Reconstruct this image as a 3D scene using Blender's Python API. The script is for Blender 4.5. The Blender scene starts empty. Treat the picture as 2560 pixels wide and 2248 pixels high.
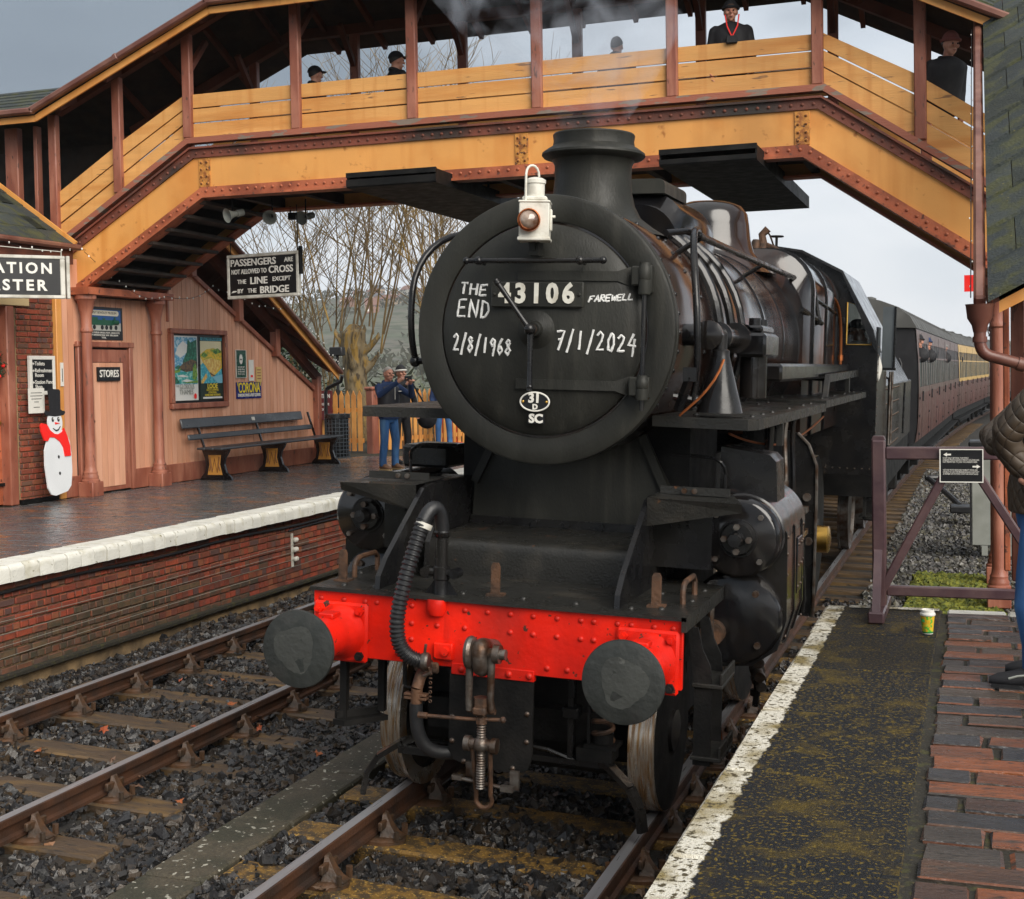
import bpy, math, random
import numpy as np
from mathutils import Vector, Matrix
random.seed(7)
SC = bpy.context.scene
COL = SC.collection
R = math.radians
# ---------------------------------------------------------------- camera
cam_d = bpy.data.cameras.new('camera'); cam = bpy.data.objects.new('camera', cam_d); COL.objects.link(cam)
F_PX = 3313.7; YAW = .3387; PITCH = -.0343; ROLL = -.0179
cam_d.sensor_fit = 'HORIZONTAL'; cam_d.sensor_width = 36.0; cam_d.lens = 36.0*F_PX/2560
cam_d.shift_y = (1049.6-1124)/2560; cam_d.clip_start = .05; cam_d.clip_end = 6000
_f = Vector((-math.sin(YAW)*math.cos(PITCH), math.cos(YAW)*math.cos(PITCH), math.sin(PITCH)))
_r = Vector((math.cos(YAW), math.sin(YAW), 0)); _u = _r.cross(_f)
_r2 = _r*math.cos(ROLL)+_u*math.sin(ROLL); _u2 = -_r*math.sin(ROLL)+_u*math.cos(ROLL)
cam.matrix_world = Matrix(((_r2.x,_u2.x,-_f.x,2.5185),(_r2.y,_u2.y,-_f.y,-6.5914),(_r2.z,_u2.z,-_f.z,2.4923),(0,0,0,1)))
SC.camera = cam
# ---------------------------------------------------------------- sky, sun, exposure
W = bpy.data.worlds.new('World'); SC.world = W; W.use_nodes = True
_n = W.node_tree.nodes; _l = W.node_tree.links; _n.clear()
_out = _n.new('ShaderNodeOutputWorld'); _bg = _n.new('ShaderNodeBackground')
_sky = _n.new('ShaderNodeTexSky'); _sky.sky_type = 'NISHITA'; _sky.sun_disc = False
SKY_OFF = (-2.57, 2.97, -.34); SUN_EL = R(34); SUN_AZ = R(130)          # azimuth measured clockwise from +Y
_sky.sun_elevation = SUN_EL; _sky.sun_rotation = SUN_AZ; _sky.dust_density = 3
_tc = _n.new('ShaderNodeTexCoord')
_sep = _n.new('ShaderNodeSeparateXYZ'); _l.new(_tc.outputs['Generated'], _sep.inputs[0])
_map = _n.new('ShaderNodeMapping'); _map.inputs['Scale'].default_value = (1, 1, 2.6); _map.inputs['Location'].default_value = SKY_OFF
_l.new(_tc.outputs['Generated'], _map.inputs[0])
_noi = _n.new('ShaderNodeTexNoise'); _noi.inputs['Scale'].default_value = 1.7; _noi.inputs['Detail'].default_value = 5; _noi.inputs['Roughness'].default_value = .5
_l.new(_map.outputs[0], _noi.inputs['Vector'])
_el = _n.new('ShaderNodeMath'); _el.operation = 'MULTIPLY_ADD'; _el.inputs[1].default_value = 1.0; _l.new(_sep.outputs['Z'], _el.inputs[0])
_nm = _n.new('ShaderNodeMath'); _nm.operation = 'MULTIPLY_ADD'; _nm.inputs[1].default_value = .85; _nm.inputs[2].default_value = -.40
_l.new(_noi.outputs[0], _nm.inputs[0]); _l.new(_nm.outputs[0], _el.inputs[2])
_rmp = _n.new('ShaderNodeValToRGB'); _cr = _rmp.color_ramp
for p, c in ((0., (.64, .71, .80)), (.07, (.80, .85, .92)), (.14, (.90, .93, .97)), (.235, (.70, .76, .83)), (.33, (.27, .32, .37)), (.45, (.22, .26, .31)), (1., (.40, .45, .50))):
    e = _cr.elements.new(p); e.color = (*c, 1)
_cr.elements.remove(_cr.elements[0]); _cr.elements.remove(_cr.elements[-1])
_l.new(_el.outputs[0], _rmp.inputs[0])
_mx = _n.new('ShaderNodeMix'); _mx.data_type = 'RGBA'; _mx.blend_type = 'ADD'; _mx.inputs['Factor'].default_value = .012
_l.new(_rmp.outputs[0], _mx.inputs['A']); _l.new(_sky.outputs[0], _mx.inputs['B'])
_l.new(_mx.outputs['Result'], _bg.inputs['Color']); _bg.inputs['Strength'].default_value = .30
_l.new(_bg.outputs[0], _out.inputs[0])
sun_d = bpy.data.lights.new('sun', 'SUN'); sun = bpy.data.objects.new('sun', sun_d); COL.objects.link(sun)
sun_d.energy = 1.5; sun_d.angle = R(50); sun_d.color = (1, .95, .87)
_sd = Vector((math.sin(SUN_AZ)*math.cos(SUN_EL), math.cos(SUN_AZ)*math.cos(SUN_EL), math.sin(SUN_EL)))
sun.rotation_euler = (-_sd).to_track_quat('-Z', 'Y').to_euler()
sun.location = (0, -20, 30)
SC.view_settings.view_transform = 'Standard'; SC.view_settings.look = 'None'; SC.view_settings.exposure = 1.65; SC.view_settings.gamma = 1
SC.render.engine = 'CYCLES'
SC.cycles.max_bounces = 6; SC.cycles.diffuse_bounces = 3; SC.cycles.glossy_bounces = 3; SC.cycles.transparent_max_bounces = 6
SC.cycles.use_denoising = True

# ---------------------------------------------------------------- materials
def M(name, col, rough=.6, metal=0., col2=None, scale=6., thr=(.42, .62), bump=.15, bscale=80., var=.25, vscale=2.5,
      rand=None, spec=.5, coat=0., col3=None, scale3=30., thr3=(.6, .68), stretch=None, rvar=.1, trans=0., emit=None, streak=None, soot=None, paint=None):
    m = bpy.data.materials.new(name); m.use_nodes = True
    n = m.node_tree.nodes; l = m.node_tree.links
    b = n['Principled BSDF']; b.inputs['Roughness'].default_value = rough; b.inputs['Metallic'].default_value = metal
    b.inputs['Specular IOR Level'].default_value = spec; b.inputs['Coat Weight'].default_value = coat; b.inputs['Coat Roughness'].default_value = .2
    tc = n.new('ShaderNodeTexCoord'); vec = tc.outputs['Object']
    if rand is not None:                          # shift the pattern per object so that copies differ
        oi = n.new('ShaderNodeObjectInfo'); ad = n.new('ShaderNodeVectorMath'); ad.operation = 'ADD'
        sc_ = n.new('ShaderNodeMath'); sc_.operation = 'MULTIPLY'; sc_.inputs[1].default_value = 37.
        ge = n.new('ShaderNodeNewGeometry'); sm = n.new('ShaderNodeMath'); l.new(oi.outputs['Random'], sm.inputs[0]); l.new(ge.outputs['Random Per Island'], sm.inputs[1])
        fr = n.new('ShaderNodeMath'); fr.operation = 'FRACT'; l.new(sm.outputs[0], fr.inputs[0]); rnd = fr.outputs[0]
        l.new(rnd, sc_.inputs[0]); l.new(vec, ad.inputs[0]); l.new(sc_.outputs[0], ad.inputs[1]); vec = ad.outputs[0]
    if stretch:
        mp = n.new('ShaderNodeMapping'); mp.inputs['Scale'].default_value = stretch; l.new(vec, mp.inputs[0]); vec = mp.outputs[0]
    def noise(s, d=4.):
        t = n.new('ShaderNodeTexNoise'); t.inputs['Scale'].default_value = s; t.inputs['Detail'].default_value = d; l.new(vec, t.inputs['Vector']); return t.outputs[0]
    def ramp(src, a, bb):
        t = n.new('ShaderNodeMapRange'); t.inputs['From Min'].default_value = a; t.inputs['From Max'].default_value = bb; l.new(src, t.inputs[0]); return t.outputs[0]
    def mix(f, a, bb, mode='MIX'):
        t = n.new('ShaderNodeMix'); t.data_type = 'RGBA'; t.blend_type = mode
        (l.new(f, t.inputs['Factor']) if hasattr(f, 'links') else setattr(t.inputs['Factor'], 'default_value', f))
        for s, v in (('A', a), ('B', bb)):
            (l.new(v, t.inputs[s]) if hasattr(v, 'links') else setattr(t.inputs[s], 'default_value', (*v, 1)))
        return t.outputs['Result']
    c = col
    if rand:
        rp = n.new('ShaderNodeValToRGB'); rp.color_ramp.interpolation = 'CONSTANT'
        k = len(rand)
        for i, q in enumerate(rand):
            e = rp.color_ramp.elements[0] if i == 0 else rp.color_ramp.elements.new(i/k)
            e.color = (*q, 1)
        rp.color_ramp.elements.remove(rp.color_ramp.elements[-1]) if len(rp.color_ramp.elements) > k else None
        l.new(rnd, rp.inputs[0]); c = rp.outputs[0]
    if col2: c = mix(ramp(noise(scale), *thr), c, col2)
    if col3: c = mix(ramp(noise(scale3, 6), *thr3), c, col3)
    if var:
        v = ramp(noise(vscale, 5), .25, .75); c = mix(v, c, tuple([1-var]*3), 'MULTIPLY') if False else mix(var, c, v, 'MULTIPLY')
    if paint:                                     # worn painted edge: a stripe in local x, broken up by wear
        pc, px_, amp = paint; sp4 = n.new('ShaderNodeSeparateXYZ'); l.new(tc.outputs['Object'], sp4.inputs[0])
        k4 = n.new('ShaderNodeMath'); k4.operation = 'MULTIPLY_ADD'; k4.inputs[1].default_value = amp; l.new(noise(11, 8), k4.inputs[0]); l.new(sp4.outputs[0], k4.inputs[2])
        w4 = n.new('ShaderNodeMapRange'); w4.inputs['From Min'].default_value = px_+amp*.5+.004; w4.inputs['From Max'].default_value = px_+amp*.5-.004; l.new(k4.outputs[0], w4.inputs[0])
        pcol = mix(ramp(noise(5, 5), .46, .66), pc, (.25, .195, .08)); pcol = mix(ramp(noise(40, 6), .55, .60), pcol, (.075, .06, .03)); pcol = mix(ramp(noise(90, 4), .57, .66), pcol, (.30, .26, .16))
        c = mix(w4.outputs[0], c, pcol)
    if streak:                                    # rain runs: strongly stretched in z
        mp2 = n.new('ShaderNodeMapping'); mp2.inputs['Scale'].default_value = (streak[1], streak[1], streak[1]*.07); l.new(tc.outputs['Object'], mp2.inputs[0])
        t2 = n.new('ShaderNodeTexNoise'); t2.inputs['Scale'].default_value = 1.; t2.inputs['Detail'].default_value = 3; l.new(mp2.outputs[0], t2.inputs['Vector']); c = mix(ramp(t2.outputs[0], *streak[2]), c, streak[0])
    if soot:                                      # soot deposit centred on a local x, broken up by noise
        sp3 = n.new('ShaderNodeSeparateXYZ'); l.new(tc.outputs['Object'], sp3.inputs[0])
        d3 = n.new('ShaderNodeMath'); d3.operation = 'SUBTRACT'; d3.inputs[1].default_value = soot[0]; l.new(sp3.outputs[0], d3.inputs[0])
        a3 = n.new('ShaderNodeMath'); a3.operation = 'ABSOLUTE'; l.new(d3.outputs[0], a3.inputs[0])
        k3 = n.new('ShaderNodeMath'); k3.operation = 'MULTIPLY_ADD'; k3.inputs[1].default_value = soot[1]*1.6; l.new(noise(2.2, 6), k3.inputs[0]); l.new(a3.outputs[0], k3.inputs[2])
        f3 = n.new('ShaderNodeMapRange'); f3.inputs['From Min'].default_value = soot[1]*1.75; f3.inputs['From Max'].default_value = soot[1]*.75; f3.inputs['To Max'].default_value = soot[2]; l.new(k3.outputs[0], f3.inputs[0])
        c = mix(f3.outputs[0], c, (.02, .017, .014))
    if hasattr(c, 'links'): l.new(c, b.inputs['Base Color'])
    else: b.inputs['Base Color'].default_value = (*c, 1)
    if rvar:
        t = n.new('ShaderNodeMapRange'); t.inputs['From Min'].default_value = .3; t.inputs['From Max'].default_value = .7
        t.inputs['To Min'].default_value = max(.03, rough-rvar); t.inputs['To Max'].default_value = min(1, rough+rvar)
        l.new(noise(vscale*3, 5), t.inputs[0]); l.new(t.outputs[0], b.inputs['Roughness'])
    if bump:
        bp = n.new('ShaderNodeBump'); bp.inputs['Strength'].default_value = bump; bp.inputs['Distance'].default_value = .01
        l.new(noise(bscale, 5), bp.inputs['Height']); l.new(bp.outputs[0], b.inputs['Normal'])
    if trans: b.inputs['Transmission Weight'].default_value = trans
    if emit: b.inputs['Emission Color'].default_value = (*emit, 1); b.inputs['Emission Strength'].default_value = 1
    return m

OR = (.76, .35, .09)
MAT = dict(
 orange=M('orange paint', OR, .5, col2=(.62, .22, .035), scale=1.3, thr=(.5, .75), bump=.08, bscale=30, col3=(.42, .15, .03), scale3=8, thr3=(.66, .76), var=.22, vscale=1.1, streak=((.60, .24, .05), 5., (.52, .74)), soot=(3.4, .9, .22)),
 plank=M('orange plank paint', (.76, .38, .115), .55, col2=(.62, .25, .055), scale=1.6, thr=(.5, .72), bump=.3, bscale=25, stretch=(.35, 1, 3), col3=(.30, .15, .06), scale3=7, thr3=(.66, .69), var=.25, streak=((.55, .23, .055), 7., (.54, .76)), soot=(3.4, 1.2, .14)),
 rustplate=M('rusted splice paint', (.62, .27, .05), .6, col2=(.30, .10, .02), scale=14, bump=.4, bscale=60, col3=(.10, .04, .015), scale3=22, thr3=(.58, .64)),
 trim=M('brown red paint', (.31, .095, .055), .5, col2=(.38, .145, .09), scale=2.5, bump=.25, bscale=40, var=.35, stretch=(2, 2, .6), col3=(.14, .06, .04), scale3=12, thr3=(.64, .68), streak=((.22, .065, .04), 14., (.55, .75))),
 trimpeel=M('peeling brown red paint', (.34, .11, .065), .6, col2=(.24, .18, .14), scale=7, thr=(.56, .6), bump=.5, bscale=30, stretch=(.5, 1, 2)),
 flange=M('flange paint', (.50, .14, .06), .5, col2=(.28, .07, .03), scale=3, bump=.3, bscale=50, var=.35, col3=(.14, .05, .03), scale3=14, thr3=(.62, .66)),
 flangetop=M('sooty flange paint', (.24, .062, .033), .6, col2=(.05, .028, .02), scale=1.6, thr=(.45, .62), bump=.4, bscale=60, var=.4, soot=(3.2, 1.6, .9)),
 salmon=M('salmon board paint', (.72, .37, .24), .55, col2=(.62, .28, .16), scale=1.1, thr=(.45, .7), bump=.12, bscale=50, stretch=(2, 2, .4), var=.25, rand=[(.74, .385, .25), (.70, .355, .225), (.76, .40, .26), (.67, .335, .205)], streak=((.54, .24, .14), 12., (.58, .78))),
 darkwood=M('sooty underside timber', (.045, .028, .02), .8, col2=(.02, .015, .012), scale=3, bump=.3, bscale=20),  # near-black brown for undersides, backings and the lobby
 rafters=M('red rafter paint', (.16, .045, .024), .7, col2=(.09, .026, .015), scale=2, bump=.2),
 slate=M('mossy slate', (.035, .045, .04), .75, col2=(.06, .065, .025), scale=5, thr=(.48, .62), bump=.9, bscale=45, col3=(.20, .17, .05), scale3=28, thr3=(.69, .72), var=.4, rand=[(.03, .04, .036), (.045, .055, .05), (.035, .045, .045), (.028, .036, .03)]),
 gutter=M('brown gutter', (.14, .05, .035), .4, col2=(.22, .10, .07), scale=3, bump=.1),
 brick=M('red brick', (.3, .07, .03), .75, bump=.6, bscale=70, col2=(.12, .05, .035), scale=9, thr=(.5, .75), rand=[(.30, .055, .025), (.25, .05, .025), (.36, .07, .03), (.17, .05, .03), (.22, .06, .03), (.12, .06, .05), (.28, .09, .04), (.20, .045, .022), (.16, .075, .045), (.32, .06, .03)], var=.4, vscale=5),
 brickbase=M('wall bricks weathered', (.17, .07, .04), .75, bump=.6, bscale=70, col2=(.06, .05, .03), scale=6, thr=(.42, .65), rand=[(.17, .07, .04), (.13, .06, .035), (.20, .07, .035), (.10, .06, .035), (.15, .09, .045), (.12, .07, .05)], var=.4, vscale=5),
 mortar=M('mortar', (.36, .24, .12), .9, col2=(.16, .11, .06), scale=5, bump=.6, bscale=60),
 coping=M('white coping paint', (.78, .77, .70), .6, col2=(.55, .52, .40), scale=5, thr=(.52, .72), bump=.5, bscale=45, col3=(.22, .19, .10), scale3=18, thr3=(.66, .72), rand=[], var=.18, vscale=4),
 pavers=M('wet blue brick pavers', (.07, .075, .08), .24, bump=.35, bscale=60, col2=(.11, .11, .112), scale=8, rand=[(.10, .11, .12), (.12, .12, .12), (.08, .09, .10), (.13, .11, .095), (.11, .115, .12), (.30, .13, .065), (.10, .105, .11), (.085, .092, .10), (.15, .115, .09), (.09, .10, .112)], var=.45, vscale=5, rvar=.14),
 pavers2=M('wet pavers', (.07, .07, .07), .36, bump=1., bscale=45, stretch=(.6, 1.6, 1), col2=(.045, .036, .028), scale=12, thr=(.5, .75), col3=(.02, .018, .014), scale3=30, thr3=(.6, .7), rand=[(.07, .058, .048), (.045, .046, .05), (.15, .06, .035), (.04, .04, .042), (.27, .085, .032), (.08, .06, .045), (.05, .046, .046), (.20, .07, .032), (.09, .05, .036), (.11, .058, .036)], var=.6, vscale=6, rvar=.15),
 joint=M('dirty joint', (.022, .019, .012), .9, col2=(.05, .048, .012), scale=14, thr=(.55, .65), bump=1., bscale=60, col3=(.075, .055, .02), scale3=40, thr3=(.6, .66)),
 slab=M('mossy concrete slab', (.018, .020, .023), .42, col2=(.13, .088, .014), scale=15, thr=(.555, .66), bump=1., bscale=150, col3=(.20, .14, .02), scale3=75, thr3=(.565, .59), rand=[], var=.55, vscale=55, rvar=.18),
 slabpaint=M('mossy slab with painted edge', (.013, .0145, .017), .60, spec=.3, col2=(.105, .072, .012), scale=6, thr=(.52, .70), bump=1., bscale=150, col3=(.17, .115, .016), scale3=62, thr3=(.565, .60), rand=[], var=.6, vscale=60, rvar=.18, paint=((.68, .65, .56), -.735, .07)),
 whitestrip=M('worn white paint', (.66, .63, .54), .6, col2=(.26, .205, .085), scale=7, thr=(.48, .66), bump=.7, bscale=110, col3=(.085, .07, .035), scale3=44, thr3=(.545, .59), var=.35, vscale=9),
 ground=M('dark track bed', (.022, .02, .018), .85, col2=(.035, .03, .022), scale=4, bump=1., bscale=30, col3=(.05, .045, .035), scale3=40),
 earth=M('earth and grass', (.05, .055, .025), .9, col2=(.07, .06, .035), scale=.4, bump=.6),
 ballast=M('ballast stone', (.03, .03, .034), .40, bump=.5, bscale=60, rand=[(.017, .017, .018), (.024, .021, .019), (.034, .027, .021), (.020, .020, .022), (.045, .032, .020), (.024, .024, .026), (.016, .015, .014), (.036, .030, .026), (.055, .036, .020), (.022, .020, .019)], var=.4, vscale=20, rvar=.15),
 ballastl=M('pale ballast stone', (.1, .1, .1), .45, bump=.4, bscale=40, rand=[(.05, .05, .045), (.08, .075, .07), (.12, .11, .10), (.06, .055, .04), (.17, .16, .14), (.09, .08, .05), (.045, .045, .05), (.10, .095, .09)], var=.3, vscale=20),
 moss=M('moss', (.07, .09, .012), .9, col2=(.20, .20, .02), scale=14, bump=1., bscale=50),
 railside=M('rusty rail', (.075, .032, .016), .55, col2=(.035, .02, .014), scale=4, bump=.4, bscale=60),
 railtop=M('polished rail head', (.40, .40, .42), .34, metal=.55, spec=.8, col2=(.22, .19, .17), scale=3, thr=(.55, .75), bump=.05, stretch=(6, .3, 1)),
 chair=M('cast rail chair', (.095, .045, .02), .5, col2=(.04, .025, .015), scale=9, bump=.5, bscale=50),
 sleeper=M('wet timber sleeper', (.085, .055, .032), .55, col2=(.17, .10, .035), scale=6, thr=(.48, .66), bump=.9, bscale=40, stretch=(.4, 2, 1), col3=(.03, .025, .02), scale3=18, rand=[], var=.4),
 goldsleeper=M('gravelly sleeper', (.22, .12, .025), .55, col2=(.07, .045, .02), scale=14, thr=(.42, .55), bump=1., bscale=110, col3=(.42, .25, .05), scale3=60, thr3=(.58, .63), rand=[], var=.3),
 trough=M('lichened concrete trough', (.095, .078, .050), .7, col2=(.05, .048, .028), scale=4, bump=.8, bscale=110, col3=(.46, .44, .36), scale3=22, thr3=(.635, .65), var=.6, vscale=60),
 cable=M('black cable', (.012, .012, .013), .45, bump=.1),
 wire=M('pale signal wire', (.25, .24, .20), .5, bump=0, var=0, rvar=0),
 black=M('loco black paint', (.008, .008, .009), .26, spec=.4, col2=(.015, .014, .013), scale=3, bump=.06, bscale=20, var=.3, rvar=.12),
 smokebox=M('smokebox grey black', (.034, .034, .029), .48, spec=.25, col2=(.017, .017, .0145), scale=1.8, thr=(.38, .66), bump=.2, bscale=60, var=.35, stretch=(1.5, 1.5, .6), streak=((.045, .043, .036), 9., (.56, .8)), col3=(.048, .045, .038), scale3=5, thr3=(.60, .85)),
 boiler=M('gloss boiler paint', (.032, .015, .010), .15, col2=(.008, .007, .007), scale=2.0, thr=(.42, .60), bump=.14, bscale=10, stretch=(1, .6, .4), col3=(.10, .034, .013), scale3=2.4, thr3=(.54, .72), var=.2, coat=.4, rvar=.09),  # brown reflections and rust sheen are put into the black paint's colour
 glossblack=M('oily gloss black', (.006, .006, .007), .16, col2=(.012, .010, .009), scale=4, bump=.22, bscale=9, var=.2, coat=.2, rvar=.1),
 plate=M('grimy footplate', (.021, .0205, .0185), .34, spec=.35, col2=(.036, .032, .026), scale=5, thr=(.52, .75), bump=.35, bscale=70, col3=(.12, .05, .02), scale3=11, thr3=(.68, .75), rvar=.15),
 frameblack=M('dull frame black', (.005, .005, .005), .6, spec=.2, col2=(.014, .013, .012), scale=5, bump=.3, bscale=50),
 beamred=M('buffer beam red', (.90, .018, .004), .42, spec=.3, bump=.3, bscale=30, col2=(.66, .012, .004), scale=2.5, col3=(.07, .03, .02), scale3=22, thr3=(.65, .665), var=.3, vscale=4, streak=((.45, .010, .004), 11., (.58, .78)), soot=(.06, .20, .45)),
 bufferhead=M('greasy buffer face', (.028, .031, .029), .48, metal=.0, spec=.4, col2=(.06, .06, .055), scale=8, thr=(.50, .8), bump=.5, bscale=25, col3=(.015, .015, .015), scale3=4, thr3=(.52, .7), rvar=.2),
 wornface=M('worn buffer centre', (.058, .061, .056), .40, spec=.5, col2=(.038, .040, .037), scale=5, thr=(.35, .75), bump=.4, bscale=30, col3=(.13, .13, .12), scale3=18, thr3=(.64, .76)),
 steel=M('worn steel', (.20, .18, .16), .42, metal=.8, col2=(.09, .05, .03), scale=9, bump=.4, bscale=50),
 tread=M('wheel tread', (.58, .52, .45), .30, metal=.8, col2=(.36, .20, .08), scale=5, thr=(.42, .62), bump=.25, bscale=10, stretch=(14, 1, 1)),
 ruststeel=M('rusty steel', (.13, .065, .035), .6, metal=.3, col2=(.05, .03, .02), scale=12, bump=.5, bscale=60),
 copper=M('copper pipe', (.62, .20, .07), .35, metal=1., bump=.05),
 brass=M('brass', (.70, .42, .10), .3, metal=1., bump=.05),
 white=M('cream white paint', (.72, .70, .62), .45, col2=(.5, .46, .38), scale=12, thr=(.52, .75), bump=.25, bscale=40, var=.15),
 chalk=M('chalk', (.80, .80, .78), .9, bump=.6, bscale=200, var=.25, vscale=120, rvar=0),
 letter=M('white lettering', (.74, .72, .66), .55, bump=0, var=.1, vscale=30),
 blackboard=M('sign black', (.008, .008, .009), .35, bump=.05, var=.2),
 signframe=M('silvery sign frame', (.60, .58, .52), .45, col2=(.42, .40, .34), scale=8, bump=.15, var=.15),
 hose=M('rubber hose', (.014, .0145, .016), .42, bump=.2, bscale=60, var=.3),
 lens=M('lamp lens', (.10, .05, .03), .06, bump=0, col2=(.45, .35, .28), scale=9, thr=(.45, .7), coat=1., var=0),
 glass=M('dark glass', (.012, .016, .016), .05, bump=0, var=0, rvar=0, spec=.8),
 paleglass=M('reflecting pane', (.14, .16, .17), .10, bump=0, var=.5, vscale=2, rvar=0, spec=.4),
 grey=M('grey cabinet', (.30, .31, .28), .5, col2=(.24, .25, .22), scale=3, bump=.08),
 gate=M('dark plum gate paint', (.065, .032, .038), .38, col2=(.10, .055, .055), scale=6, bump=.25, bscale=30, var=.3, coat=.2),
 maroon=M('coach maroon', (.095, .045, .038), .38, spec=.25, col2=(.11, .04, .035), scale=1, bump=.02, var=.15),
 cream=M('coach cream', (.55, .36, .12), .4, spec=.25, bump=.02, var=.12),
 coachgrey=M('coach umber upper', (.12, .078, .068), .4, spec=.25, bump=.02, var=.12),
 coachroof=M('coach roof grey', (.10, .10, .095), .6, col2=(.07, .07, .066), scale=2, bump=.15, var=.3),
 coachend=M('coach end black', (.012, .012, .014), .5, bump=.1),
 red=M('signal red', (.85, .015, .01), .5, bump=0, var=.05),
 bark=M('bark', (.20, .15, .08), .9, col2=(.07, .05, .028), scale=7, thr=(.5, .62), bump=1., bscale=16, stretch=(1.6, 1.6, .5), col3=(.30, .18, .04), scale3=4, thr3=(.52, .60), var=.5),
 twig=M('twig bark', (.15, .10, .045), .85, col2=(.30, .19, .05), scale=1.2, thr=(.5, .65), bump=.2, var=.3),
 fence=M('fence paint', (.72, .33, .085), .55, col2=(.55, .22, .05), scale=3, bump=.2, rand=[], var=.25),
 hill=M('winter hillside', (.10, .115, .075), .95, col2=(.15, .14, .11), scale=.03, bump=.3, bscale=.2, col3=(.07, .085, .05), scale3=.12, thr3=(.5, .56), var=.4, vscale=.05),
 leaf=M('fallen leaf', (.42, .10, .025), .6, rand=[(.32, .065, .018), (.22, .10, .04), (.36, .10, .025), (.16, .085, .05), (.12, .07, .04)], bump=.3, var=.3),
 foliage=M('dark evergreen', (.02, .05, .022), .8, col2=(.04, .075, .03), scale=2, bump=.3),
 denim=M('blue denim', (.035, .13, .34), .85, col2=(.12, .28, .52), scale=3, thr=(.46, .66), bump=.7, bscale=10, var=.6, vscale=5, stretch=(1.6, 1.6, .5)),
 navy=M('navy cloth', (.012, .035, .11), .85, bump=.35, bscale=25, var=.35),
 blackcloth=M('black cloth', (.010, .010, .013), .8, bump=.4, bscale=20, var=.3),
 skin=M('skin', (.58, .29, .20), .5, bump=.1, col2=(.50, .19, .13), scale=7, thr=(.45, .75), var=.1),
 greyhair=M('grey hair', (.40, .36, .33), .7, bump=.5, bscale=90),
 darkhair=M('dark hair', (.016, .012, .010), .6, bump=.5, bscale=90),
 shoe=M('brown shoe', (.22, .12, .065), .6, bump=.2),
 sole=M('shoe sole', (.50, .36, .18), .7, bump=.1),
 green=M('green cloth', (.03, .30, .13), .8, bump=.2),
 rose=M('dusky knit', (.28, .085, .07), .85, bump=.8, bscale=40, stretch=(8, 8, .6)),
)
def plain(name, col, rough=.5, **k):
    if name not in MAT: MAT[name] = M(name, col, rough, bump=k.pop('bump', .03), var=k.pop('var', .1), **k)
    return MAT[name]

def clear_pane():
    m = bpy.data.materials.new('clear pane'); m.use_nodes = True; n = m.node_tree.nodes; l = m.node_tree.links
    tr = n.new('ShaderNodeBsdfTransparent'); gl = n.new('ShaderNodeBsdfGlossy'); gl.inputs['Roughness'].default_value = .04; tr.inputs[0].default_value = (.75, .8, .8, 1)
    mx = n.new('ShaderNodeMixShader'); fr = n.new('ShaderNodeFresnel'); fr.inputs[0].default_value = 1.5
    l.new(fr.outputs[0], mx.inputs[0]); l.new(tr.outputs[0], mx.inputs[1]); l.new(gl.outputs[0], mx.inputs[2]); l.new(mx.outputs[0], n['Material Output'].inputs[0]); return m
MAT['clearpane'] = clear_pane()
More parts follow.
